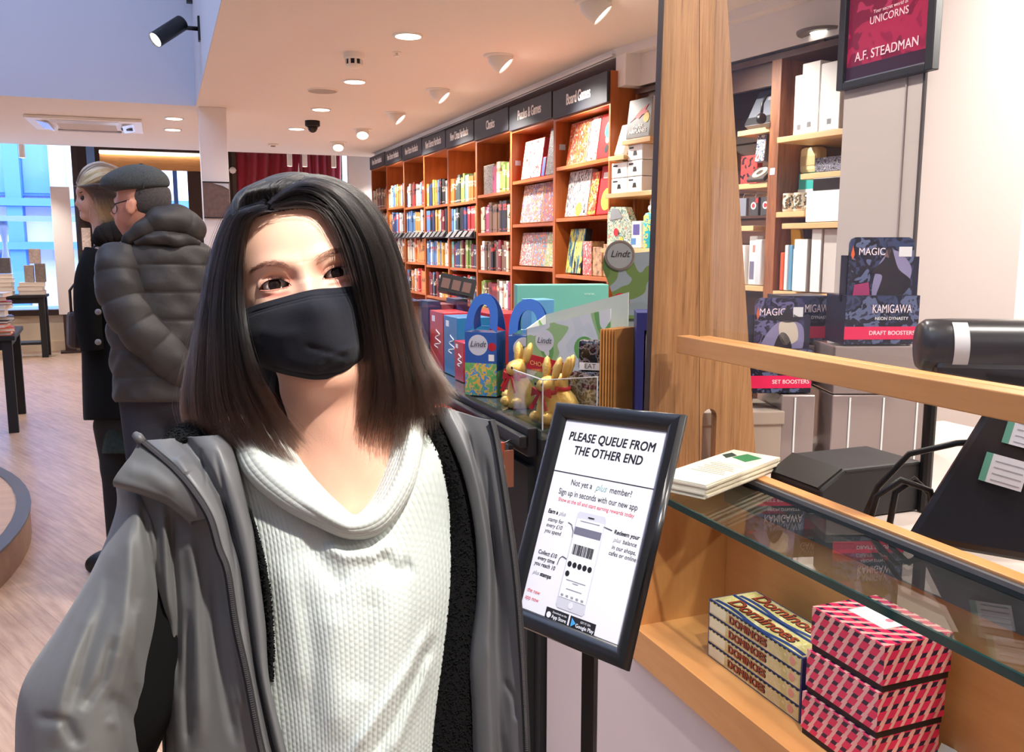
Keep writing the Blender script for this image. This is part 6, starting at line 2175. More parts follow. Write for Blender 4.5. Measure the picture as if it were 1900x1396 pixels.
m_face = face_mat()
xs, ys = np.arange(-67, 67.01, .55), np.arange(-48, 74.01, .55)
GXm, GYm = np.meshgrid(xs, ys)
GZm = face_z(GXm, GYm)
dxm = np.abs(GXm) - EX
blush = .55 * np.exp(-((GYm - (lid_low(dxm) - 5)) / 3.2) ** 2) * np.clip(1 - (np.abs(dxm) / 15) ** 4, 0, 1)
blush += .35 * np.exp(-((np.abs(GXm) - 15) / 5) ** 2 - ((GYm - 2) / 9) ** 2) + .22 * np.exp(-((GYm + 34) / 16) ** 2)
blush += .22 * np.exp(-((GYm - (lid_top(dxm) + 2)) / 3.5) ** 2) * np.clip(1 - (np.abs(dxm) / 17) ** 4, 0, 1)
FV = h2w(GXm, GYm, GZm + .6).reshape(-1, 3)
fq = grid_quads(len(ys), len(xs))
qc = np.stack([GXm.ravel(), GYm.ravel()], 1)[fq].mean(1)
dq = np.abs(qc[:, 0]) - EX
inside = (np.abs(dq) < 15.2) & (qc[:, 1] < lid_top(dq)) & (qc[:, 1] > lid_low(dq))
o = mesh_np('face', FV, fq[~inside], m_face, attr={'blush': blush.ravel()})
wear(o, body)
face = o
m_lidrim = M('lid_rim', (214, 140, 122), rough=.35)
m_lash = M('lash_dark', (22, 16, 14), rough=.6)
m_scl = M('eye_white', (250, 243, 240), rough=.12, sss=.1)
m_iris = M('iris_brown', (34, 22, 16), rough=.06, var=.5, vscale=900)
m_pup = M('pupil', (8, 6, 6), rough=.05)
m_limb = M('limbal_ring', (34, 24, 20), rough=.08)
for s_ in (-1, 1):
    c0_ = h2w(np.array(s_ * EX), np.array(-.3), np.array(EZC))
    ev = MB().lathe([(.0001, -.0119)] + [(.0119 * math.cos(a), .0119 * math.sin(a)) for a in np.linspace(-1.3, 1.5, 22)] + [(.0001, .0119)], n=40).build('eye', m_scl, None, smooth=True)
    wear(ev)
    ev.matrix_local = WM @ Matrix.Translation(c0_)
    for nm, r0, r1, rad, mm in (('pupil', 0.0, .0022, .01222, m_pup), ('iris', .0021, .0055, .01215, m_iris), ('iris_rim', .0053, .0062, .01210, m_limb)):
        MB().lathe([(max(r_, .00002), math.sqrt(rad ** 2 - r_ ** 2)) for r_ in np.linspace(r0, r1, 6)], n=36, caps=False).build(nm, mm, ev, smooth=True)
    t_ = np.linspace(-15.3, 15.3, 33)
    for fn_, nm, rr_, mm, dy, dz in ((lid_top, 'upper_lid_rim', .00075, m_lidrim, 0, -.2), (lid_low, 'lower_lid_rim', .0007, m_lidrim, 0, -.2), (lid_top, 'lash_line', .00055, m_lash, -.25, .55)):
        yy = fn_(t_)
        pz = face_z(s_ * (EX + t_), np.where(np.abs(t_) > 15, yy, yy + (.5 if fn_ is lid_top else -.5)))
        pp = h2w(s_ * (EX + t_), yy + dy, pz + dz + .4)
        wear(MB().tube([tuple(p) for p in pp], [rr_ * (.45 + .55 * (1 - abs(a) / 15.3) ** .5) for a in t_], 7).build(nm, mm, None, smooth=True), body)
    # tear duct
    pd = h2w(np.array(s_ * (EX - 14.2)), np.array(-3.6), np.array(float(face_z(np.array(s_ * (EX - 14.2)), np.array(-3.6))) - .6))
    wear(MB().lathe([(.0001, .0014), (.0011, .0009), (.0015, 0), (.0011, -.0009), (.0001, -.0014)], tuple(pd), n=10).build('tear_duct', M('tear_duct_pink', (214, 130, 120), rough=.2), None, smooth=True), body)
    # lashes
    n = 46
    a = rng.uniform(-14, 14.8, n)
    yb_ = lid_top(a)
    base = h2w(s_ * (EX + a), yb_ - .2, face_z(s_ * (EX + a), yb_ + .5) + .9)
    L = rng.uniform(2.6, 4.4, n)
    k = np.linspace(0, 1, 6)
    cur = np.zeros((n, 6, 3))
    out = a / 15
    for i_, kk in enumerate(k):
        d_ = np.stack([s_ * (out * .55 + .1) * L * kk, L * (.15 * kk + .75 * kk ** 2), L * (.95 * kk - .35 * kk ** 2)], -1)
        cur[:, i_] = base + h2w(d_[:, 0], d_[:, 1], d_[:, 2])
    m_lh = MATS.setdefault('lash_hair', hair_mat('lash_hair', (20, 14, 12), (30, 22, 18)))
    ol = strands('eyelash', m_lh, None, cur, .0001)
    wear(ol, body)
    n = 30
    a = rng.uniform(-11, 14, n)
    yb_ = lid_low(a)
    base = h2w(s_ * (EX + a), yb_, face_z(s_ * (EX + a), yb_ - .5) + .6)
    L = rng.uniform(1.2, 2.0, n)
    for i_, kk in enumerate(k):
        cur[:n, i_] = base + h2w(s_ * (a / 15 * .5) * L * kk, -L * (.6 * kk), L * (.7 * kk))
    wear(strands('lower_eyelash', m_lh, None, cur[:n], .00008), body)
    # eyebrow: hairs lying along an arch
    n = 230
    t = rng.uniform(0, 1, n) ** .85            # 0 at the nose, 1 at the tail
    bx = 12 + 38 * t
    by = np.interp(bx, [11, 15.4, 23.4, 31, 40, 47.5, 53], [12.0, 15.2, 18.6, 20.4, 20.2, 18.2, 14.0])
    wd = 2.7 * (1 - t) ** .4 * np.clip(t * 6 + .45, 0, 1) + .8
    by = by + rng.uniform(-1, 1, n) * wd
    bx = bx + rng.normal(0, .8, n)
    ang = R(62) * (1 - t) ** 1.2 + R(8) * (1 - 2.6 * t) * (t > .5) + rng.normal(0, .16, n)
    L = rng.uniform(5, 8.5, n) * (1 - .3 * t)
    cur = np.zeros((n, 6, 3))
    for i_, kk in enumerate(k):
        x_ = bx + L * kk * np.cos(ang - .5 * kk)
        y_ = by + L * kk * np.sin(ang - .5 * kk)
        cur[:, i_] = h2w(s_ * x_, y_, face_z(s_ * x_, y_) + .9 + .9 * kk * (1 - kk) * 2)
    wear(strands('eyebrow', MATS.setdefault('brow_hair', hair_mat('brow_hair', (58, 44, 38), (84, 66, 58), .5)), None, cur, .00009), body)

# ---- cloth face mask
m_mask = M('mask_cloth', (22, 24, 34), rough=.9, sheen=.08, spec=.25, bump=.35, bscale=1500, var=.08, vscale=60)
mask_rows = [
    [(452, 574, -36), (474, 566, -22), (515, 554, -5), (577, 538, 16), (625, 534, -1), (655, 531, -12), (676, 530, -34)],
    [(450, 602, -37), (478, 592, -18), (522, 582, 8), (580, 568, 29), (632, 564, 10), (662, 560, -10), (684, 560, -34)],
    [(452, 630, -38), (482, 622, -16), (528, 614, 11), (586, 604, 27), (638, 598, 11), (668, 596, -12), (688, 598, -34)],
    [(458, 652, -40), (488, 650, -16), (534, 648, 9), (590, 640, 20), (642, 634, 9), (670, 630, -14), (688, 630, -36)],
    [(470, 670, -44), (502, 674, -20), (540, 678, 2), (592, 678, 11), (644, 670, 1), (668, 658, -18), (684, 650, -40)],
    [(486, 682, -52), (512, 691, -30), (545, 699, -14), (585, 705, -6), (630, 700, -12), (658, 686, -26), (678, 668, -46)]]


def mask_noise(C):
    return .5 * np.sin(C[..., 0] * .055 + C[..., 1] * .03) + .5 * np.sin(C[..., 1] * .09 - C[..., 0] * .02)


mask_folds = [([(600, 668), (640, 650), (668, 640)], 7, 2.2), ([(560, 640), (610, 655), (650, 664)], 7, -1.8), ([(470, 610), (520, 622), (560, 618)], 12, 1.4), ([(590, 690), (640, 676)], 6, -1.6),
              ([(455, 586), (476, 578), (518, 566), (578, 550), (626, 546), (656, 543), (674, 542)], 1.6, -1.3), ([(455, 590), (476, 582), (518, 570), (578, 555), (626, 551), (656, 548), (674, 547)], 1.6, -1.0),
              ([(492, 674), (516, 682), (547, 690), (586, 696), (630, 691), (656, 678), (674, 662)], 1.6, -1.2)]
mask = wear(sheet('face_mask', W, mask_rows, 150, 110, m_mask, None, mask_folds, mask_noise, .0018))
for x0, y0, x1 in ((676, 545, 720), (452, 590, 425)):
    wear(MB().tube([tuple(p) for p in W.pt(np.array([(x0, y0, -34), ((x0 + x1) / 2, y0 + 2, -60), (x1, y0 + 10, -95)]))], .0018, 6).build('ear_loop', m_mask, None, smooth=True), mask)

# ---- hair
m_hair = hair_mat('hair_dark', (11, 9, 9), (44, 32, 26), .2)
m_hairbase = M('hair_base', (8, 7, 7), rough=.6)
RG = [
    [(512, 391, -5), (552, 387, -5), (590, 392, -5), (616, 416, -3), (638, 474, -1), (658, 540, 0), (674, 606, -8), (678, 670, -14), (672, 740, -22), (660, 800, -28)],
    [(500, 378, -4), (548, 352, -2), (604, 366, 2), (652, 430, 5), (676, 510, 6), (690, 600, -4), (704, 680, -12), (706, 740, -16), (698, 806, -22)],
    [(506, 370, -2), (560, 338, 0), (626, 356, 6), (682, 430, 4), (710, 520, -4), (728, 620, -14), (742, 690, -16), (750, 750, -20), (742, 816, -26)],
    [(512, 364, -12), (570, 330, -14), (645, 352, -10), (702, 422, -14), (733, 515, -22), (754, 610, -30), (772, 680, -30), (788, 735, -30), (792, 796, -34)],
    [(520, 358, -28), (580, 327, -36), (655, 350, -38), (712, 415, -44), (742, 490, -52), (762, 580, -58), (782, 650, -54), (806, 700, -46), (822, 756, -42)],
    [(530, 352, -50), (590, 328, -66), (664, 355, -76), (716, 420, -84), (744, 495, -90), (764, 585, -92), (788, 650, -84), (814, 690, -72), (842, 722, -62)]]
LG = [
    [(516, 391, -5), (484, 396, -7), (462, 414, -15), (450, 462, -19), (447, 540, -20), (456, 620, -8), (478, 690, -2), (520, 760, -10), (560, 806, -20)],
    [(500, 391, -4), (474, 397, -6), (452, 425, -14), (442, 490, -20), (440, 560, -14), (446, 630, -10), (460, 700, -8), (492, 770, -14), (530, 834, -20)],
    [(490, 388, -4), (458, 398, -8), (438, 455, -12), (430, 545, -16), (432, 640, -12), (440, 720, -12), (462, 780, -16), (492, 832, -24)],
    [(488, 380, 0), (442, 398, -8), (416, 465, -24), (402, 560, -28), (398, 650, -22), (400, 730, -20), (414, 790, -24), (440, 834, -30)],
    [(490, 370, -10), (432, 394, -28), (400, 466, -48), (380, 570, -52), (366, 660, -44), (362, 730, -40), (368, 780, -40), (392, 812, -44)],
    [(496, 358, -30), (440, 372, -56), (404, 440, -78), (382, 530, -84), (362, 620, -78), (345, 700, -66), (337, 755, -60), (348, 800, -58)]]
TG = [
    [(620, 388, -7), (590, 372, -5), (560, 352, -2), (560, 334, -6), (600, 332, -30), (660, 356, -60)],
    [(560, 388, -7), (526, 368, -3), (512, 346, -2), (540, 330, -12), (590, 328, -44), (650, 350, -80)],
    [(510, 394, -7), (486, 374, -5), (486, 346, -6), (520, 330, -24), (560, 327, -60), (610, 338, -100)],
    [(474, 404, -9), (456, 386, -10), (462, 352, -10), (496, 334, -40), (520, 334, -84), (545, 345, -120)],
    [(452, 420, -6), (432, 398, -14), (438, 366, -34), (466, 346, -62), (480, 352, -100), (490, 370, -140)]]


def hair_base(name, guides, back=7.0, cut=.8):
    G = np.array([catmull(np.array(g, float), 50)[:int(50 * cut)] for g in guides])
    G = catmull(G, 40)
    G[..., 2] -= back
    P = W.pt(G)
    o = mesh_np(name, P.reshape(-1, 3), grid_quads(40, G.shape[1]), m_hairbase)
    md = o.modifiers.new('solid', 'SOLIDIFY')
    md.thickness = .004
    md.offset = 0
    return o


hair = wear(hair_base('hair', RG))
wear(hair_base('hair_underlayer', LG), hair)
wear(hair_base('hair_underlayer', TG, 9.0, 1.0), hair)


def scalp_sdf(X, Y, Z):
    H = (X * cr + Y * sr, -X * sr + Y * cr, Z)
    d = ell(H, (0, .026, -.094), (.079, .086, .094))
    d = smin(d, ell(H, (0, -.06, -.130), (.078, .090, .052)), .03)
    d = smin(d, ell(H, (.01, -.125, -.128), (.094, .060, .040)), .03)
    # leave the face and neck open
    d = smax(d, -ell(H, (-.004, -.030, -.010), (.067, .096, .075)), .012)
    return smax(d, -ell(H, (.004, -.16, -.060), (.060, .10, .052)), .012)


V, Q = surface_nets(scalp_sdf, (-.13, -.22, -.21), (.14, .13, .02), .0045)
wear(mesh_np('hair_back', V, Q, m_hairbase), hair)
for guides, n, dp, cl in ((RG, 3600, 11, 110), (LG, 3200, 11, 100), (TG, 1500, 7, 60)):
    wear(strands('hair_strands', m_hair, None, comb(W, guides, n, 18, jit=3.4, deep=dp, clump=cl, clump_w=4.8 if guides is not TG else 1.2, wave=1.5 if guides is not TG else .4, length=(.80, 1.05) if guides is not TG else (.9, 1.0)), .00021), hair)
# looser hairs outside the mass, flicked ends
wear(strands('loose_strands', m_hair, None, comb(W, RG, 260, 18, jit=11, deep=2, clump=60, length=(.8, 1.06), wave=5, up=9), .00012), hair)
wear(strands('loose_strands', m_hair, None, comb(W, LG, 260, 18, jit=11, deep=2, clump=60, length=(.8, 1.06), wave=5, up=9), .00012), hair)
BG = [[(520, 640, -95), (505, 700, -90), (500, 760, -84), (520, 800, -78)], [(570, 660, -120), (560, 720, -112), (555, 780, -100), (565, 806, -92)], [(700, 640, -120), (710, 700, -112), (706, 760, -100), (700, 790, -92)], [(780, 640, -100), (790, 700, -96), (792, 750, -90), (786, 780, -86)]]
wear(strands('hair_strands', m_hair, None, comb(W, BG[:2], 700, 12, jit=4, deep=10, clump=24), .00017), hair)
wear(strands('hair_strands', m_hair, None, comb(W, BG[2:], 700, 12, jit=4, deep=10, clump=24), .00017), hair)


# ---- ribbed jumper with a cowl neck
def rib_mat(name, c, pitch, depth=.0014):
    m, nt, b = newmat(name)
    uv = node(nt, 'ShaderNodeUVMap', uv_map='UVMap')
    sp = node(nt, 'ShaderNodeSeparateXYZ')
    nt.links.new(uv.outputs[0], sp.inputs[0])

    def mth(op, a, b_=None):
        n_ = node(nt, 'ShaderNodeMath', operation=op)
        for i, v in enumerate((a, b_)):
            if v is None:
                continue
            if isinstance(v, (int, float)):
                n_.inputs[i].default_value = v
            else:
                nt.links.new(v, n_.inputs[i])
        return n_.outputs[0]
    s1 = mth('SINE', mth('MULTIPLY', sp.outputs['X'], 2 * PI / pitch))
    s2 = mth('SINE', mth('MULTIPLY', sp.outputs['Y'], 2 * PI / (pitch * .62)))
    tc = node(nt, 'ShaderNodeTexCoord')
    n2 = node(nt, 'ShaderNodeTexNoise', Scale=1400.0, Detail=2.0)
    nt.links.new(tc.outputs['Object'], n2.inputs['Vector'])
    hgt = mth('ADD', mth('ADD', mth('MULTIPLY', mth('ABSOLUTE', s1), .6), mth('MULTIPLY', mth('MULTIPLY', s2, s1), .16)), mth('MULTIPLY', n2.outputs['Fac'], .35))
    bm = node(nt, 'ShaderNodeBump', Strength=.75, Distance=depth)
    nt.links.new(hgt, bm.inputs['Height'])
    nt.links.new(bm.outputs['Normal'], b.inputs['Normal'])
    b.inputs['Base Color'].default_value = rgb(c)
    b.inputs['Roughness'].default_value = .9
    b.inputs['Sheen Weight'].default_value = .2
    return m


m_knit = rib_mat('ribbed_knit', (196, 204, 199), .0106)
knit_rows = [
    [(392, 800, -100), (402, 800, -75), (440, 815, -58), (520, 880, -50), (610, 945, -44), (670, 962, -42), (730, 905, -54), (796, 780, -70), (820, 770, -105)],
    [(410, 885, -95), (432, 885, -62), (472, 902, -47), (540, 940, -38), (620, 985, -31), (690, 985, -31), (762, 925, -42), (826, 850, -58), (860, 840, -100)],
    [(430, 982, -90), (456, 985, -54), (494, 993, -38), (560, 1015, -25), (640, 1040, -17), (720, 1035, -21), (790, 1002, -38), (842, 965, -62), (870, 960, -100)],
    [(440, 1100, -85), (472, 1102, -48), (508, 1106, -32), (570, 1120, -14), (650, 1130, -4), (730, 1125, -10), (800, 1106, -30), (848, 1084, -58), (874, 1080, -100)],
    [(445, 1220, -85), (482, 1220, -48), (520, 1222, -30), (585, 1230, -10), (655, 1236, 0), (730, 1230, -8), (790, 1216, -28), (838, 1202, -56), (868, 1200, -100)],
    [(450, 1340, -85), (490, 1340, -48), (535, 1342, -28), (595, 1346, -8), (655, 1350, 2), (725, 1344, -8), (780, 1334, -30), (826, 1324, -58), (864, 1320, -100)],
    [(455, 1480, -90), (500, 1480, -52), (545, 1482, -32), (600, 1484, -14), (655, 1486, -6), (720, 1482, -14), (776, 1474, -34), (820, 1464, -62), (864, 1460, -105)],
    [(455, 1640, -95), (500, 1640, -62), (545, 1640, -44), (600, 1640, -26), (655, 1640, -20), (720, 1640, -26), (776, 1640, -44), (820, 1640, -72), (864, 1640, -110)]]
knit_folds = [([(600, 1010), (640, 1032), (690, 1030), (730, 1000)], 14, 7), ([(560, 1000), (610, 1060), (640, 1090)], 20, -5), ([(700, 1030), (735, 1060), (770, 1050)], 16, -6),
              ([(806, 1150), (760, 1240), (700, 1330), (640, 1420)], 11, 7), ([(806, 1180), (776, 1250), (730, 1340), (680, 1420)], 9, -7), ([(800, 1215), (785, 1270), (750, 1350), (716, 1420)], 9, 5),
              ([(520, 1030), (545, 1160), (560, 1300)], 22, 4), ([(620, 1120), (610, 1240), (625, 1380)], 26, 4), ([(560, 1080), (580, 1220), (575, 1380)], 18, -3), ([(690, 1090), (680, 1200), (660, 1300)], 24, -4)]
knit = wear(sheet('jumper', W, knit_rows, 260, 260, m_knit, None, knit_folds, None, .003))
cowl_rows = [
    [(472, 764, -84), (462, 772, -63), (448, 786, -45), (432, 804, -48), (430, 812, -70)],
    [(522, 818, -64), (512, 828, -47), (488, 850, -25), (462, 876, -32), (464, 884, -56)],
    [(580, 882, -54), (568, 890, -35), (546, 906, -13), (522, 930, -20), (524, 938, -44)],
    [(632, 934, -46), (622, 939, -27), (607, 950, -6), (592, 968, -12), (594, 976, -36)],
    [(665, 957, -42), (660, 962, -23), (655, 972, -2), (650, 990, -8), (652, 998, -32)],
    [(690, 916, -48), (697, 926, -29), (707, 946, -7), (708, 976, -12), (708, 984, -36)],
    [(716, 850, -58), (728, 860, -39), (746, 880, -18), (756, 910, -22), (757, 918, -46)],
    [(734, 795, -70), (748, 800, -51), (764, 814, -32), (775, 838, -34), (777, 846, -58)],
    [(728, 750, -92), (744, 752, -73), (764, 762, -53), (780, 776, -52), (782, 784, -76)]]
cowl_folds = [([(470, 820), (520, 880), (580, 925), (640, 962)], 7, -3), ([(752, 800), (740, 870), (715, 930), (690, 955)], 7, -3), ([(560, 925), (610, 958), (650, 978)], 6, 2.5)]
wear(sheet('cowl_neck', W, cowl_rows, 60, 150, rib_mat('ribbed_cowl', (196, 203, 198), .0092), None, cowl_folds, None, .003), knit)

# ---- grey raincoat
m_coat = M('raincoat_grey', (98, 98, 97), rough=.6, spec=.35, sheen=.1, var=.03, vscale=14, bump=.8, bscale=16)
m_lin = M('raincoat_lining', (94, 94, 96), rough=.45, spec=.4)
m_fle = M('fleece_black', (5, 5, 6), rough=.95, spec=.25)
m_zip = M('zip_tape', (22, 22, 24), rough=.8)


def cloth_noise(a):
    return lambda C: a * (np.sin(C[..., 0] * .021 + C[..., 1] * .008) + .6 * np.sin(C[..., 1] * .017 + C[..., 0] * .011 + 1.3))


ZL = [(262, 818, -36), (296, 846, -20), (325, 872, -8), (356, 908, 2), (388, 959, 8), (406, 1018, 11), (422, 1062, 12), (437, 1160, 13), (458, 1255, 13), (479, 1365, 13), (498, 1450, 12), (530, 1640, 8)]
ZR = [(912, 780, -30), (920, 812, -24), (930, 870, -14), (942, 950, -6), (953, 1030, 0), (962, 1120, 3), (969, 1220, 4), (974, 1310, 4), (978, 1410, 4), (984, 1640, 2)]
facing = []
EL = [(422, 806, -44), (430, 826, -36), (438, 853, -30), (448, 892, -24), (462, 951, -20), (471, 990, -18), (481, 1062, -16), (493, 1160, -14), (500, 1262, -12), (526, 1372, -12), (545, 1450, -14), (572, 1640, -20)]
for (zx, zy, zw), (ex_, ey, ew) in zip(ZL, EL):
    wd = ex_ - zx
    f = lambda t, dw: (zx + wd * t, zy + (ey - zy) * t, zw + (ew - zw) * t + dw)
    facing.append([f(0, 0), f(.16, 3), f(.34, -2), f(.46, -10), f(.60, 6), f(.80, 13), f(.95, 6), f(1.0, -6), (ex_ - 2, ey, ew - 30), (ex_ - 14, ey, ew - 55)])
coat_folds_f = [([(398, 835), (424, 954), (440, 1098), (452, 1200)], 5, -5), ([(330, 845), (350, 880)], 10, 3), ([(372, 830), (384, 905)], 3, -2.5)]
coat = wear(sheet('raincoat', W, facing, 110, 200, m_lin, None, coat_folds_f, cloth_noise(.8), .0022))
# collar flap folded outwards below the zip
flap = [
    [(262, 818, -37), (246, 846, -36), (226, 872, -34), (213, 892, -36), (213, 900, -46)],
    [(296, 846, -21), (278, 870, -20), (256, 890, -20), (240, 900, -24), (240, 908, -36)],
    [(325, 872, -9), (310, 890, -10), (292, 904, -12), (278, 912, -16), (278, 920, -28)],
    [(356, 908, 1), (345, 918, -2), (330, 926, -6), (318, 930, -11), (318, 938, -22)],
    [(388, 959, 7), (380, 962, 3), (368, 964, -2), (358, 966, -8), (358, 972, -18)]]
wear(sheet('collar_flap', W, flap, 50, 90, m_coat, None, [([(232, 870), (280, 880), (330, 915)], 12, 3)], cloth_noise(1.2), .0022), coat)
front = [
    [(218, 896, -86), (236, 892, -58), (256, 884, -46), (284, 872, -40), (318, 872, -24), (322, 874, -14)],
    [(226, 940, -80), (256, 925, -48), (290, 912, -34), (325, 905, -26), (350, 908, -12), (356, 910, -3)],
    [(250, 1010, -76), (282, 1000, -44), (318, 990, -30), (350, 975, -24), (380, 968, -8), (392, 966, 3)],
    [(272, 1090, -76), (300, 1085, -40), (338, 1078, -30), (376, 1066, -20), (408, 1062, -4), (423, 1062, 8)],
    [(296, 1180, -80), (318, 1175, -44), (350, 1170, -26), (388, 1164, -16), (422, 1160, -2), (438, 1160, 9)],
    [(306, 1270, -82), (324, 1268, -46), (356, 1265, -26), (400, 1262, -14), (440, 1258, 0), (459, 1257, 9)],
    [(308, 1380, -82), (326, 1380, -46), (362, 1380, -24), (412, 1380, -12), (460, 1378, 0), (482, 1378, 9)],
    [(310, 1500, -82), (330, 1500, -48), (370, 1500, -26), (425, 1500, -14), (482, 1500, -2), (508, 1500, 8)],
    [(312, 1640, -84), (334, 1640, -52), (376, 1640, -30), (436, 1640, -18), (500, 1640, -6), (532, 1640, 5)]]
front_folds = [([(318, 940), (322, 1040), (330, 1140), (330, 1300)], 7, -9), ([(300, 930), (308, 1050), (312, 1160)], 8, 6), ([(345, 960), (362, 1080), (368, 1220), (372, 1390)], 12, 8),
               ([(392, 1050), (404, 1180), (420, 1300), (440, 1390)], 9, -6), ([(420, 1130), (436, 1240), (452, 1330)], 8, 4), ([(350, 1130), (344, 1280), (350, 1400)], 8, -7)]
wear(sheet('coat_front', W, front, 130, 200, m_coat, None, front_folds, cloth_noise(1.5), .0022), coat)
sleeve = [
    [(262, 872, -130), (222, 890, -100), (216, 902, -70), (236, 908, -46), (262, 920, -46), (284, 940, -74), (290, 940, -110)],
    [(250, 950, -140), (214, 955, -108), (222, 962, -66), (246, 972, -34), (282, 982, -36), (306, 1000, -76), (300, 1000, -120)],
    [(215, 1050, -140), (176, 1055, -108), (176, 1062, -58), (212, 1074, -14), (270, 1080, -18), (308, 1085, -76), (300, 1085, -120)],
    [(165, 1140, -140), (122, 1148, -104), (122, 1154, -52), (172, 1164, 4), (248, 1166, 0), (302, 1165, -72), (290, 1165, -120)],
    [(110, 1230, -140), (60, 1242, -104), (60, 1248, -48), (118, 1256, 16), (216, 1252, 12), (288, 1245, -68), (270, 1245, -120)],
    [(90, 1300, -140), (38, 1310, -104), (38, 1314, -46), (94, 1322, 20), (198, 1320, 16), (282, 1312, -66), (260, 1312, -120)],
    [(88, 1400, -140), (34, 1408, -104), (34, 1412, -46), (90, 1416, 22), (194, 1412, 18), (284, 1404, -66), (262, 1404, -120)],
    [(86, 1560, -140), (32, 1560, -104), (32, 1560, -46), (88, 1560, 22), (192, 1560, 18), (284, 1560, -66), (262, 1560, -120)]]
sleeve_folds = [([(262, 930), (282, 1040), (302, 1100), (310, 1180)], 8, -10), ([(236, 960), (240, 1060), (232, 1160), (200, 1280)], 14, 7), ([(205, 1030), (196, 1120), (160, 1220), (130, 1330)], 15, -8),
                ([(170, 1110), (140, 1200), (110, 1300), (100, 1390)], 16, 7), ([(262, 1110), (250, 1200), (262, 1300)], 14, 8), ([(190, 1290), (225, 1310), (262, 1350), (280, 1390)], 15, -6), ([(200, 1330), (222, 1350), (240, 1400), (250, 1440)], 13, 5),
                ([(215, 1180), (190, 1260), (150, 1320)], 10, -5), ([(60, 1330), (120, 1340), (150, 1390)], 12, -5)]
wear(sheet('sleeve', W, sleeve, 150, 200, m_coat, None, sleeve_folds, cloth_noise(2.0), .0022), coat)
facing_r = [
    [(796, 752, -78), (804, 756, -64), (826, 756, -54), (852, 764, -52), (884, 774, -42), (912, 780, -32)],
    [(828, 812, -62), (836, 812, -46), (854, 808, -38), (872, 812, -42), (898, 814, -32), (920, 812, -25)],
    [(856, 878, -52), (864, 878, -36), (878, 872, -26), (890, 874, -36), (910, 872, -24), (930, 870, -15)],
    [(874, 955, -48), (882, 955, -30), (895, 952, -20), (906, 952, -32), (922, 952, -16), (942, 950, -7)],
    [(882, 1035, -46), (891, 1034, -28), (906, 1032, -16), (918, 1032, -28), (934, 1032, -12), (953, 1030, -1)],
    [(880, 1122, -44), (890, 1122, -26), (908, 1120, -12), (922, 1120, -26), (942, 1120, -10), (962, 1120, 2)],
    [(868, 1222, -44), (880, 1222, -26), (904, 1220, -12), (922, 1220, -24), (946, 1220, -10), (969, 1220, 3)],
    [(872, 1312, -44), (884, 1312, -26), (908, 1310, -12), (926, 1310, -24), (950, 1310, -8), (974, 1310, 3)],
    [(874, 1412, -44), (888, 1412, -26), (912, 1410, -12), (930, 1410, -24), (954, 1410, -8), (978, 1410, 3)],
    [(878, 1640, -46), (892, 1640, -30), (916, 1640, -16), (934, 1640, -26), (960, 1640, -10), (984, 1640, 1)]]
wear(sheet('coat_facing', W, facing_r, 100, 180, m_lin, None, [([(900, 840), (915, 960), (922, 1100)], 5, -3), ([(905, 1180), (925, 1290), (940, 1400)], 10, 3), ([(935, 1260), (955, 1300), (960, 1340)], 6, -3), ([(868, 800), (890, 900)], 3, -3)], cloth_noise(1.0), .0022), coat)


def fleece(name, rows, nu, nv, parent):
    """Curly pile: a sheet with small rounded bobbles standing on it."""
    P, C = patch(W, rows, nu, nv)
    o = sheet(name, W, rows, nu, nv, m_fle, None, (), None, .003)
    wear(o, parent)
    N = np.cross(np.gradient(P, axis=1), np.gradient(P, axis=0))
    N /= np.linalg.norm(N, axis=-1, keepdims=True) + 1e-9
    N *= np.sign(N[..., 2:3] + 1e-9)
    A = np.linalg.norm(np.cross(P[1:, :-1] - P[:-1, :-1], P[:-1, 1:] - P[:-1, :-1]), axis=-1)
    n = int(min(5200, A.sum() / (.0031 ** 2) * 1.25))
    w_ = (A / A.sum()).ravel()
    pick = rng.choice(len(w_), n, p=w_)
    i, j = pick // A.shape[1], pick % A.shape[1]
    a, b = rng.random(n)[:, None], rng.random(n)[:, None]
    pos = P[i, j] * (1 - a) * (1 - b) + P[i + 1, j] * a * (1 - b) + P[i, j + 1] * (1 - a) * b + P[i + 1, j + 1] * a * b
    pos = pos + N[i, j] * rng.uniform(0, .0012, n)[:, None]
    oc = np.array([(1, 0, 0), (-1, 0, 0), (0, 1, 0), (0, -1, 0), (0, 0, 1), (0, 0, -1)], float)
    tri = np.array([(0, 2, 4), (2, 1, 4), (1, 3, 4), (3, 0, 4), (2, 0, 5), (1, 2, 5), (3, 1, 5), (0, 3, 5)])
    rad = rng.uniform(.0013, .0023, (n, 1, 1)) * rng.uniform(.7, 1.2, (n, 1, 3))
    th = rng.uniform(0, PI, n)
    c_, s2 = np.cos(th), np.sin(th)
    Rm = np.zeros((n, 3, 3))
    Rm[:, 0, 0], Rm[:, 0, 1], Rm[:, 1, 0], Rm[:, 1, 1], Rm[:, 2, 2] = c_, -s2, s2, c_, 1
    vv = np.einsum('nij,nkj->nki', Rm, oc[None] * rad) + pos[:, None]
    tt = (tri[None] + 6 * np.arange(n)[:, None, None]).reshape(-1, 3)
    pl = mesh_np('fleece_pile', vv.reshape(-1, 3), tt, m_fle)
    md = pl.modifiers.new('round', 'SUBSURF')
    md.levels = md.render_levels = 1
    pl['kind'] = 'stuff'
    wear(pl, parent)
    return o


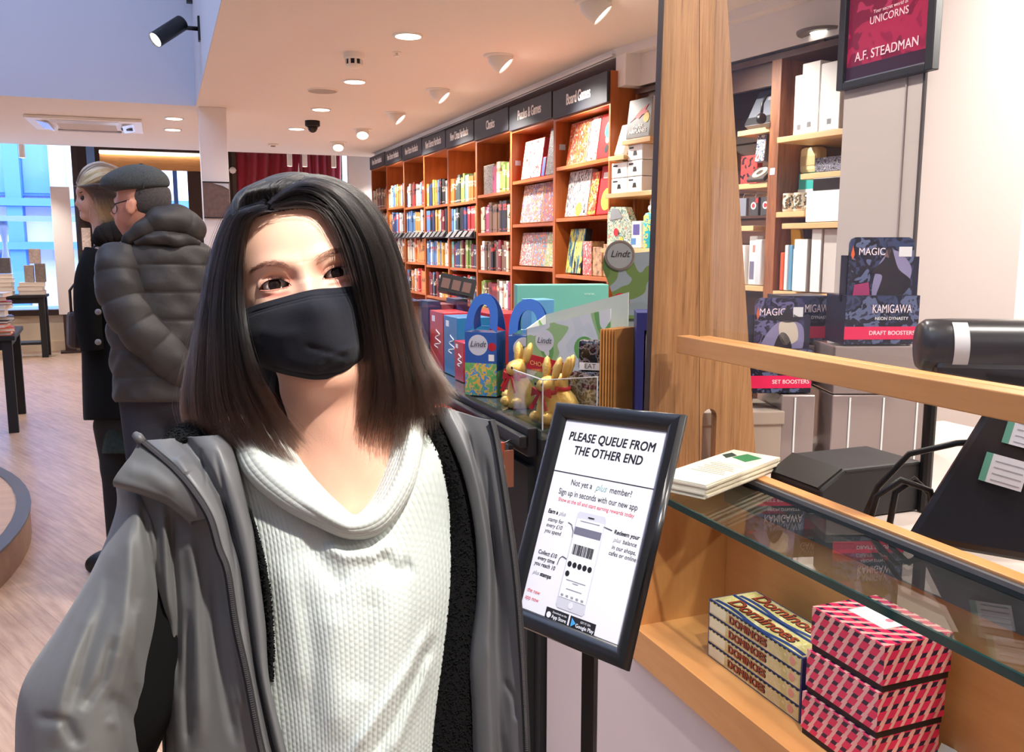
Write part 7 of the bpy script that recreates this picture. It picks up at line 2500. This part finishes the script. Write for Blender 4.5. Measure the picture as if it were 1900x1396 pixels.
fle_r = [
    [(766, 772, -86), (784, 770, -66), (800, 770, -62), (812, 770, -70)],
    [(798, 850, -74), (814, 850, -56), (836, 846, -50), (862, 850, -58)],
    [(822, 930, -70), (838, 930, -54), (860, 930, -42), (884, 934, -48)],
    [(824, 1020, -66), (842, 1020, -50), (868, 1020, -38), (896, 1022, -44)],
    [(808, 1120, -64), (830, 1120, -48), (864, 1120, -36), (896, 1122, -42)],
    [(794, 1220, -64), (816, 1220, -48), (852, 1222, -36), (886, 1224, -42)],
    [(774, 1320, -64), (800, 1320, -48), (846, 1322, -36), (888, 1324, -42)],
    [(752, 1420, -66), (784, 1420, -50), (840, 1422, -38), (890, 1424, -42)],
    [(730, 1640, -74), (766, 1640, -60), (836, 1640, -44), (894, 1640, -46)]]
fleece('fleece_lining', fle_r, 40, 150, coat)
fle_l = [
    [(448, 930, -50), (460, 946, -32), (466, 952, -30), (468, 958, -40)],
    [(456, 985, -46), (472, 988, -26), (480, 996, -24), (482, 1000, -36)],
    [(466, 1055, -44), (484, 1056, -20), (494, 1060, -18), (496, 1062, -32)],
    [(476, 1120, -44), (492, 1120, -18), (502, 1124, -16), (504, 1126, -30)],
    [(484, 1190, -44), (498, 1190, -18), (506, 1194, -16), (508, 1196, -30)],
    [(488, 1262, -44), (500, 1262, -20), (504, 1264, -20), (506, 1266, -32)]]
fleece('fleece_edge', fle_l, 14, 70, coat)
fle_c = [
    [(270, 836, -60), (300, 812, -62), (335, 786, -70), (365, 764, -80), (392, 752, -90)],
    [(290, 836, -44), (318, 822, -42), (350, 806, -44), (382, 790, -50), (404, 780, -58)],
    [(318, 846, -46), (344, 830, -44), (376, 812, -46), (400, 800, -50), (412, 796, -56)]]
fleece('fleece_collar', fle_c, 40, 24, coat)


def zipper(name, line, width, parent):
    """Zip tape with rows of small metal teeth along one coat edge."""
    L = catmull(np.array(line, float), 160)
    d = np.gradient(L[:, :2], axis=0)
    d /= np.linalg.norm(d, axis=1, keepdims=True)
    nrm = np.stack([-d[:, 1], d[:, 0]], 1)
    rows = []
    for off, dw in ((-width, .5), (-width * .3, 3.0), (width * .4, 3.0), (width, .5)):
        r_ = L.copy()
        r_[:, :2] += nrm * off
        r_[:, 2] += dw
        rows.append(r_)
    P = W.pt(np.stack(rows, 1))
    o = mesh_np(name, P.reshape(-1, 3), grid_quads(160, 4), m_zip)
    md = o.modifiers.new('solid', 'SOLIDIFY')
    md.thickness = .0025
    md.offset = 0
    wear(o, parent)
    n = 300
    T = catmull(np.array(line, float), n)
    T[:, 2] += 4.2
    mb = MB()
    for k, (p, q) in enumerate(zip(W.pt(T), np.gradient(W.pt(T), axis=0))):
        mb.box(p, (.0030, .0012, .0016), Matrix.Rotation(math.atan2(q[1], q[0]) - PI / 2, 3, 'Z'))
    z = mb.build('zip_teeth', M('zip_teeth_metal', (96, 96, 100), rough=.35, metal=.6), None)
    z['kind'] = 'stuff'
    wear(z, o)
    return o


zl = zipper('zipper', ZL, 5.5, coat)
zipper('zipper', ZR, 5.0, coat)
pq = W.pt(np.array([(250, 806, -38), (257, 812, -35), (266, 821, -33)]))
wear(MB().tube([tuple(p) for p in pq], [.0035, .0048, .0042], 10).build('zip_garage', M('zip_tab_grey', (80, 80, 82), rough=.5), None, smooth=True), zl)
wear(MB().tube([tuple(p) for p in W.pt(np.array([(380, 900, -118), (345, 1000, -108), (300, 1130, -95), (250, 1260, -80), (185, 1420, -62)]))], [.05, .054, .054, .052, .048], 18).build('fleece_sleeve', m_fle, None, smooth=True), coat)
# back of the coat and the far sleeve
back = []
for y, xl, xr, wl, wr, dep, topy in ((0, 262, 905, -70, -50, -190, 0), (1, 250, 925, -80, -30, -225, 1), (2, 290, 955, -85, -10, -240, 2), (3, 305, 968, -85, -4, -245, 3), (4, 312, 984, -85, -2, -250, 4)):
    yl, yr = [(860, 800), (950, 900), (1140, 1100), (1380, 1340), (1640, 1640)][y]
    row = []
    for t in np.linspace(0, PI, 9):
        f = (1 - math.cos(t)) / 2
        yy = yl + (yr - yl) * f - (70 * math.sin(t) if y == 0 else (20 * math.sin(t) if y == 1 else 0))
        row.append((xl + (xr - xl) * f, yy, wl + (wr - wl) * f + (dep - (wl + wr) / 2) * math.sin(t) ** .7))
    back.append(row)
wear(sheet('coat_back', W, back, 60, 60, m_coat, None, (), None, .0022), coat)
wear(MB().tube([tuple(p) for p in W.pt(np.array([(846, 900, -150), (862, 1050, -165), (868, 1250, -175), (872, 1500, -170)]))], [.055, .058, .055, .05], 18).build('sleeve', m_coat, None, smooth=True), coat)
V, Q = surface_nets(lambda X, Y, Z: smin(cap((X, Y, Z), p1(425, 862, -118), p1(345, 905, -108), .046, .047), cap((X, Y, Z), p1(345, 905, -108), p1(310, 1010, -98), .047, .044), .02), (-.26, -.40, -.20), (.02, -.08, .0), .006)
wear(mesh_np('coat_shoulder', V, Q, m_fle), coat)
# trousers and shoes, below the picture
m_trs = M('trousers_navy', (34, 36, 46), rough=.8)
bx, by = ROOT[0], ROOT[1]


def legs_sdf(X, Y, Z):
    P = (X, Y, Z)
    d = ell(P, (.0, .02, .86), (.165, .115, .16))
    for s_ in (-1, 1):
        d = smin(d, cap(P, (s_ * .085, .02, .84), (s_ * .085, .0, .47), .085, .058), .03)
        d = smin(d, cap(P, (s_ * .085, .0, .47), (s_ * .09, .03, .07), .060, .048), .02)
    return d


V, Q = surface_nets(legs_sdf, (-.3, -.2, .0), (.3, .25, 1.05), .014)
o = mesh_np('trousers', V, Q, m_trs, person)
for s_ in (-1, 1):
    V, Q = surface_nets(lambda X, Y, Z: np.maximum(smin(ell((X, Y, Z), (s_ * .09, -.06, .03), (.045, .125, .045)), ell((X, Y, Z), (s_ * .09, .03, .05), (.042, .06, .06)), .03), -Z), (s_ * .09 - .08, -.22, -.02), (s_ * .09 + .08, .12, .14), .008)
    mesh_np('shoe', V, Q, M('shoe_black', (26, 26, 28), rough=.4), person)
# ------------------------------------------------------------------ the two shoppers behind: a man in a flat cap and puffer jacket, a fair haired person in a black coat
def ringloft(fig, rows, n=48, m=90, puff=0.0, pitch=.105, y0=0.0, wob=.004):
    """Closed trunk or skirt: rows of (down, left, right, depth, depth centre) sketch values, elliptical cross sections."""
    C = catmull(np.array(rows, float), m)
    a = np.linspace(0, 2 * PI, n, endpoint=False)
    S_ = np.zeros((m, n, 3))
    S_[..., 0] = ((C[:, 1] + C[:, 2]) / 2)[:, None] + ((C[:, 2] - C[:, 1]) / 2)[:, None] * np.sign(np.cos(a)) * np.abs(np.cos(a)) ** .85
    S_[..., 1] = C[:, 0:1]
    S_[..., 2] = C[:, 4:5] + C[:, 3:4] * np.sign(np.sin(a)) * np.abs(np.sin(a)) ** .85
    P = fig.pt(S_)
    if puff:
        c = P.mean(1, keepdims=True)
        d = P - c
        d[..., 1] = 0
        L = np.linalg.norm(d, axis=-1, keepdims=True) + 1e-9
        yy = P[..., 1:2]
        ph = (yy - y0) / pitch + .04 * np.sin(a * 3)[None, :, None]
        wr = .0022 * (np.sin(P[..., 0:1] * 71 + P[..., 1:2] * 43) + np.sin(P[..., 2:3] * 83 - P[..., 1:2] * 57 + 1.7) + np.sin(P[..., 0:1] * 37 - P[..., 2:3] * 61))
        P = P + d / L * (wr + puff * np.abs(np.sin(ph * PI)) ** .32 + wob * np.sin(a * 7 + ph[..., 0] * 2)[..., None] * np.abs(np.sin(ph * PI)))
    return P


def close_grid(name, P, mat, parent=None):
    m, n = P.shape[:2]
    V = np.concatenate([P.reshape(-1, 3), P[0].mean(0, keepdims=True), P[-1].mean(0, keepdims=True)])
    q = grid_quads(m, n, True)
    j = np.arange(n)
    j2 = (j + 1) % n
    capa = np.stack([np.full(n, m * n), j2, j, np.full(n, m * n)], 1)
    capb = np.stack([np.full(n, m * n + 1), (m - 1) * n + j, (m - 1) * n + j2, np.full(n, m * n + 1)], 1)
    me = bpy.data.meshes.new(name)
    me.from_pydata(V.tolist(), [], [tuple(x) for x in q[:, ::-1]] + [tuple(x[:3]) for x in capa[:, ::-1]] + [tuple(x[:3]) for x in capb[:, ::-1]])
    me.materials.append(mat)
    me.polygons.foreach_set('use_smooth', [True] * len(me.polygons))
    me.update()
    o = bpy.data.objects.new(name, me)
    COL.objects.link(o)
    if parent is not None:
        o.parent = parent
    return o


def puff_tube(fig, pts, rad, n=28, m=130, puff=.009, pitch=.1):
    P = catmull(fig.pt(np.array(pts, float)), m)
    r = catmull(np.array(rad, float)[:, None], m)[:, 0]
    s = np.r_[0, np.cumsum(np.linalg.norm(np.diff(P, axis=0), axis=1))]
    r = r + puff * np.abs(np.sin(s / pitch * PI)) ** .32 - puff * .5
    T = np.gradient(P, axis=0)
    T /= np.linalg.norm(T, axis=1, keepdims=True)
    u = np.cross(T, np.array([0, 0, 1.0]))
    u /= np.linalg.norm(u, axis=1, keepdims=True)
    w = np.cross(T, u)
    a = np.linspace(0, 2 * PI, n, endpoint=False)
    q_ = P[:, None] + .05 * (u[:, None] * np.cos(a)[None, :, None] + w[:, None] * np.sin(a)[None, :, None])
    wr = .0020 * (np.sin(q_[..., 0] * 71 + q_[..., 1] * 43) + np.sin(q_[..., 2] * 83 - q_[..., 1] * 57 + 1.7) + np.sin(q_[..., 0] * 37 - q_[..., 2] * 61)) if puff else 0
    return P[:, None] + (r[:, None, None] + (wr[..., None] if puff else 0)) * (u[:, None] * np.cos(a)[None, :, None] + w[:, None] * np.sin(a)[None, :, None])


m_puf = M('puffer_grey', (48, 45, 45), rough=.6, bump=.7, bscale=42, var=.08, vscale=16)
MF = Figure(265, 450, 3.4)
mroot = (float(MF.o[0]), float(MF.o[1]), 0.0)
man = thing('person', 'man in a grey flat cap, glasses and dark grey quilted puffer jacket, seen from behind', 'person', mroot)
MM = Matrix.Translation((-mroot[0], -mroot[1], 0)) @ MF.matrix()


def on(o, root, mtx, parent=None):
    if parent is None:
        o.parent = root
        o.matrix_local = mtx
    else:
        o.parent = parent
    return o


def q1(fig, x, y, z):
    return fig.pt(np.array([[x, y, z]]))[0]


m_skm = M('skin_ruddy', (206, 142, 118), rough=.5, sss=.1)


def man_sdf(X, Y, Z):
    P = (X, Y, Z)
    d = ell(P, q1(MF, 266, 362, -10), (.092, .100, .074))
    d = smin(d, ell(P, q1(MF, 240, 398, -20), (.050, .062, .052)), .03)
    d = smin(d, cap(P, q1(MF, 222, 382, -34), q1(MF, 211, 396, -40), .010, .013), .012)
    d = smin(d, cap(P, q1(MF, 222, 412, -34), q1(MF, 236, 432, -25), .016, .020), .02)
    d = smin(d, cap(P, q1(MF, 215, 372, -40), q1(MF, 232, 368, 10), .010, .010), .015)
    e = ell(P, q1(MF, 242, 384, 62), (.019, .032, .012))
    e = smax(e, -ell(P, q1(MF, 241, 383, 74), (.010, .020, .010)), .005)
    d = smin(d, e, .006)
    d = smin(d, cap(P, q1(MF, 268, 410, -15), q1(MF, 282, 470, -25), .060, .066), .03)
    t = ell(P, q1(MF, 295, 600, -30), (.17, .28, .11))
    t = smin(t, cap(P, q1(MF, 230, 480, 20), q1(MF, 370, 480, -60), .06, .06), .05)
    t = smin(t, cap(P, q1(MF, 225, 480, 40), q1(MF, 262, 600, 95), .055, .045), .02)
    t = smin(t, cap(P, q1(MF, 262, 600, 95), q1(MF, 352, 700, 60), .045, .035), .02)
    return smin(d, t, .04)


V, Q = surface_nets(man_sdf, (-.22, -.62, -.20), (.32, .34, .20), .008)
mbody = on(mesh_np('body', V, Q, m_skm), man, MM)
P = ringloft(MF, [(440, 246, 340, 95, -20), (452, 222, 372, 115, -20), (470, 200, 392, 128, -20), (520, 196, 398, 135, -20), (600, 203, 396, 140, -20), (690, 211, 385, 142, -20), (735, 213, 378, 142, -20), (746, 216, 374, 134, -20)], 56, 170, .010, .105, .02)
jk = on(close_grid('puffer_jacket', P, m_puf), man, MM)
on(close_grid('sleeve', puff_tube(MF, [(226, 462, 30), (221, 500, 60), (228, 550, 85), (252, 600, 105), (292, 645, 105), (335, 685, 85), (356, 706, 60)], [.070, .084, .082, .080, .076, .070, .058]), m_puf), None, None, jk)
on(close_grid('sleeve', puff_tube(MF, [(378, 470, -60), (396, 540, -70), (392, 610, -60), (372, 680, -30)], [.070, .080, .076, .064]), m_puf), None, None, jk)
hood = on(close_grid('hood', puff_tube(MF, [(230, 456, 60), (244, 440, 84), (270, 424, 96), (300, 410, 90), (330, 410, 66), (354, 424, 30), (362, 440, -20)], [.014, .024, .036, .050, .058, .054, .03], puff=.006, pitch=.13), m_puf), None, None, jk)
on(close_grid('hood_lining', puff_tube(MF, [(250, 450, 92), (286, 440, 112), (326, 444, 104), (366, 450, 40)], [.014, .022, .026, .018], puff=.004, pitch=.12), m_puf), None, None, hood)
# tweed cap
m_tweed = M('tweed_grey', (66, 69, 70), rough=.95, var=.3, vscale=220, bump=.5, bscale=500)


def cap_sdf(X, Y, Z):
    P = (X, Y, Z)
    d = ell(P, q1(MF, 260, 338, -8), (.106, .066, .092))
    d = smin(d, ell(P, q1(MF, 226, 338, -16), (.074, .036, .082)), .03)
    d = smax(d, -(Y - float(q1(MF, 260, 352, -8)[1]) - .10 * (X - float(q1(MF, 260, 352, -8)[0]))), .012)
    b = ell(P, q1(MF, 213, 346, -22), (.056, .011, .074))
    return smin(d, b, .012)


V, Q = surface_nets(cap_sdf, (-.20, .12, -.13), (.14, .33, .11), .006)
cp = on(mesh_np('flat_cap', V, Q, m_tweed), man, MM)
on(MB().tube([tuple(p) for p in MF.pt(np.array([(262, 306, 20), (266, 320, 72), (266, 350, 88)]))], .0022, 6).build('seam', M('tweed_dark', (44, 46, 50), rough=.9), None), None, None, cp)
on(MB().lathe([(.001, .006), (.008, .004), (.009, 0), (.001, -.002)], tuple(q1(MF, 262, 306, -8)), n=12, axis='Y').build('cap_button', m_tweed, None), None, None, cp)


def grey_sdf(X, Y, Z):
    P = (X, Y, Z)
    d = ell(P, q1(MF, 272, 366, -10), (.090, .098, .079))
    d = smax(d, (Y - float(q1(MF, 260, 346, -8)[1])), .01)
    d = smax(d, -(Y - float(q1(MF, 290, 408, -8)[1])), .01)
    return smax(d, -(X - float(q1(MF, 246, 360, 60)[0])), .008)


V, Q = surface_nets(grey_sdf, (-.12, .05, -.12), (.13, .24, .10), .006)
on(mesh_np('hair', V, Q, M('hair_grey', (66, 60, 60), rough=.8, var=.3, vscale=120, bump=.6, bscale=300)), man, MM)
gl = on(MB().tube([tuple(p) for p in MF.pt(np.array([(240, 371, 66), (226, 375, 58), (212, 379, 30)]))], .0022, 6).build('spectacles', m_black, None), man, MM)
on(MB().tube([tuple(p) for p in MF.pt(np.array([(212 + 5 * math.cos(a), 388 + 9 * math.sin(a), 20 - 10 * math.cos(a)) for a in np.linspace(0, 2 * PI, 17)]))], .0016, 5).build('lens_rim', m_black, None), None, None, gl)


def legs(x0, w, top, off):
    def f(X, Y, Z):
        P = (X, Y, Z)
        d = ell(P, (x0, off, top - .02), (w * 1.9, .13, .14))
        for s_ in (-1, 1):
            d = smin(d, cap(P, (x0 + s_ * w, off, top - .06), (x0 + s_ * w, off - .01, .47), .088, .066), .03)
            d = smin(d, cap(P, (x0 + s_ * w, off - .01, .47), (x0 + s_ * w, off, .06), .066, .062), .02)
        return d
    return f


m_jean = M('trousers_dark', (40, 42, 54), rough=.85, var=.1, vscale=20)
V, Q = surface_nets(legs(.05, .085, .92, .03), (-.28, -.2, .0), (.38, .25, 1.08), .014)
mesh_np('trousers', V, Q, m_jean, man)
for x_ in (-.035, .135):
    V, Q = surface_nets(lambda X, Y, Z: np.maximum(smin(ell((X, Y, Z), (x_ - .05, .05, .03), (.125, .05, .045)), ell((X, Y, Z), (x_ + .02, .03, .05), (.06, .046, .06)), .03), -Z), (x_ - .2, -.06, -.02), (x_ + .12, .14, .14), .009)
    mesh_np('shoe', V, Q, M('shoe_black', (26, 26, 28)), man)

# fair haired person in profile
WF = Figure(190, 450, 3.85)
wroot = (float(WF.o[0]), float(WF.o[1]), 0.0)
wom = thing('person', 'fair haired person in a long black coat with grey buttons, seen in profile', 'person', wroot)
WWM = Matrix.Translation((-wroot[0], -wroot[1], 0)) @ WF.matrix()


def wom_sdf(X, Y, Z):
    P = (X, Y, Z)
    d = ell(P, q1(WF, 185, 351, 0), (.088, .098, .072))
    d = smin(d, ell(P, q1(WF, 166, 377, 0), (.046, .060, .052)), .025)
    d = smin(d, cap(P, q1(WF, 151, 362, 0), q1(WF, 143, 379, 0), .006, .010), .010)
    d = smin(d, ell(P, q1(WF, 147, 356, 0), (.010, .012, .036)), .012)
    d = smin(d, cap(P, q1(WF, 151, 388, 0), q1(WF, 152, 392, 0), .009, .010), .006)
    d = smin(d, ell(P, q1(WF, 157, 401, 0), (.017, .013, .018)), .014)
    d = smin(d, cap(P, q1(WF, 160, 402, 0), q1(WF, 186, 392, 0), .016, .026), .02)
    d = smin(d, cap(P, q1(WF, 190, 390, 0), q1(WF, 202, 470, -5), .048, .056), .03)
    e = np.sqrt((X - q1(WF, 151, 367, 0)[0]) ** 2 + (Y - q1(WF, 151, 367, 0)[1]) ** 2 + (Z - .034) ** 2) - .014
    d = smax(d, -e, .012)
    t = ell(P, q1(WF, 208, 610, -20), (.13, .30, .10))
    t = smin(t, cap(P, q1(WF, 190, 480, 60), q1(WF, 230, 480, -100), .05, .05), .05)
    t = smin(t, cap(P, q1(WF, 185, 490, 60), q1(WF, 180, 640, 60), .045, .036), .02)
    return smin(d, t, .04)


V, Q = surface_nets(wom_sdf, (-.17, -.62, -.22), (.24, .36, .16), .0055)
wb = on(mesh_np('body', V, Q, M('skin_pale', (214, 166, 146), rough=.5, sss=.1)), wom, WWM)
for s_ in (1,):
    pe = q1(WF, 154, 368, 36)
    on(MB().lathe([(.001, .010), (.007, .007), (.010, 0), (.007, -.007), (.001, -.010)], tuple(pe), n=14).build('eye', M('eye_dark', (40, 30, 28), rough=.2), None, smooth=True), wom, WWM)
    on(MB().tube([tuple(p) for p in WF.pt(np.array([(148, 358, 38), (155, 356, 46), (163, 359, 52)]))], [.002, .0035, .002], 6).build('eyebrow', M('brow_brown', (64, 46, 38), rough=.8), None), None, None, wb)
    on(MB().tube([tuple(p) for p in WF.pt(np.array([(146, 390, 4), (153, 391, 24)]))], [.003, .002], 6).build('lips', M('lips', (160, 80, 78), rough=.4), None), None, None, wb)
m_blond = hair_mat('hair_fair', (196, 158, 112), (150, 112, 76), .35)
m_blbase = M('hair_fair_base', (120, 92, 66), rough=.6)
m_brown = hair_mat('hair_brown', (50, 36, 30), (170, 132, 92), .3)


def wh_sdf(X, Y, Z):
    P = (X, Y, Z)
    d = ell(P, q1(WF, 189, 350, 0), (.100, .108, .084))
    d = smin(d, ell(P, q1(WF, 208, 396, 0), (.066, .075, .080)), .03)
    d = smax(d, -ell(P, q1(WF, 146, 386, 0), (.066, .092, .12)), .012)
    return d


V, Q = surface_nets(wh_sdf, (-.15, -.05, -.12), (.2, .34, .12), .007)
wh = on(mesh_np('hair', V, Q, m_blbase), wom, WWM)
top = [[(144, 340, 20), (158, 313, 12), (188, 302, 0), (224, 318, -10)], [(146, 345, 40), (160, 322, 55), (185, 310, 50), (212, 318, 30)], [(146, 348, 62), (166, 330, 80), (194, 320, 84), (224, 334, 70)], [(150, 352, 74), (172, 340, 96), (200, 332, 100), (232, 350, 80)]]
low = [[(140, 345, 56), (160, 348, 84), (180, 360, 92), (184, 384, 94), (188, 408, 90)], [(144, 346, 70), (170, 346, 98), (196, 358, 100), (200, 388, 98), (204, 416, 90)], [(158, 344, 84), (190, 342, 104), (216, 362, 100), (220, 394, 92), (222, 424, 84)]]
on(strands('hair_strands', m_blond, None, comb(WF, top, 1300, 10, jit=4, deep=14, clump=24, wave=2), .0007), None, None, wh)
on(strands('hair_strands', m_brown, None, comb(WF, low, 1100, 12, jit=6, deep=16, clump=24, wave=8), .0007), None, None, wh)
m_bcoat = M('coat_black', (11, 11, 13), rough=.9, spec=.3)
P = ringloft(WF, [(446, 184, 232, 60, -10), (458, 172, 246, 95, -10), (480, 164, 256, 120, -10), (540, 153, 260, 135, -10), (620, 151, 264, 140, -10), (700, 152, 262, 150, -10), (770, 154, 258, 155, -10), (780, 156, 256, 150, -10)], 48, 80, .0)
P[..., 2] += .008 * np.sin(P[..., 0] * 30) * np.clip(-(P[..., 1] + .1), 0, .4)
ct = on(close_grid('coat', P, m_bcoat), wom, WWM)
on(close_grid('sleeve', puff_tube(WF, [(180, 466, 80), (166, 520, 105), (164, 590, 115), (172, 650, 120)], [.050, .058, .054, .046], puff=.0), m_bcoat), None, None, ct)
on(close_grid('fur_collar', puff_tube(WF, [(178, 452, 60), (190, 436, 84), (214, 430, 84), (236, 440, 60)], [.02, .036, .040, .03], puff=.006, pitch=.03), M('fur_dark', (30, 27, 27), rough=1.0, bump=1.0, bscale=120)), None, None, ct)
for y in (521, 579, 635):
    c_ = q1(WF, 182, y, 174)
    on(MB().lathe([(.001, .008), (.008, .007), (.0125, .005), (.013, 0)], tuple(c_), n=18, caps=False).build('button', M('button_grey', (150, 146, 146), rough=.35), None, smooth=True), None, None, ct)
on(close_grid('skirt', ringloft(WF, [(770, 192, 250, 110, -10), (800, 188, 252, 125, -10), (838, 186, 256, 140, -10), (842, 190, 252, 135, -10)], 40, 20), M('skirt_green', (22, 40, 36), rough=.7, var=.5, vscale=60)), wom, WWM)
V, Q = surface_nets(legs(.06, .06, .72, .0), (-.2, -.2, .0), (.3, .2, .9), .014)
mesh_np('tights', V, Q, M('tights_black', (22, 22, 24), rough=.8), wom)
for x_ in (.0, .12):
    V, Q = surface_nets(lambda X, Y, Z: np.maximum(ell((X, Y, Z), (x_ - .03, .0, .03), (.13, .045, .07)), -Z), (x_ - .18, -.07, -.02), (x_ + .12, .07, .12), .009)
    mesh_np('shoe', V, Q, M('shoe_black', (26, 26, 28)), wom)
bg = thing('handbag', 'dark brown handbag hanging at the elbow of the fair haired person', 'handbag', tuple(WF.o + WF.B @ q1(WF, 145, 565, 40)), rz=.4)
MB().box((0, 0, -.11), (.10, .07, .16), (0, R(4), 0)).build('bag', M('bag_brown', (58, 44, 42), rough=.5), bg, bevel=.02)
MB().tube([(-.03, 0, -.035), (-.03, 0, .06), (0, 0, .10), (.03, 0, .06), (.03, 0, -.035)], .006, 8).build('strap', M('bag_brown', (58, 44, 42)), bg, smooth=True)
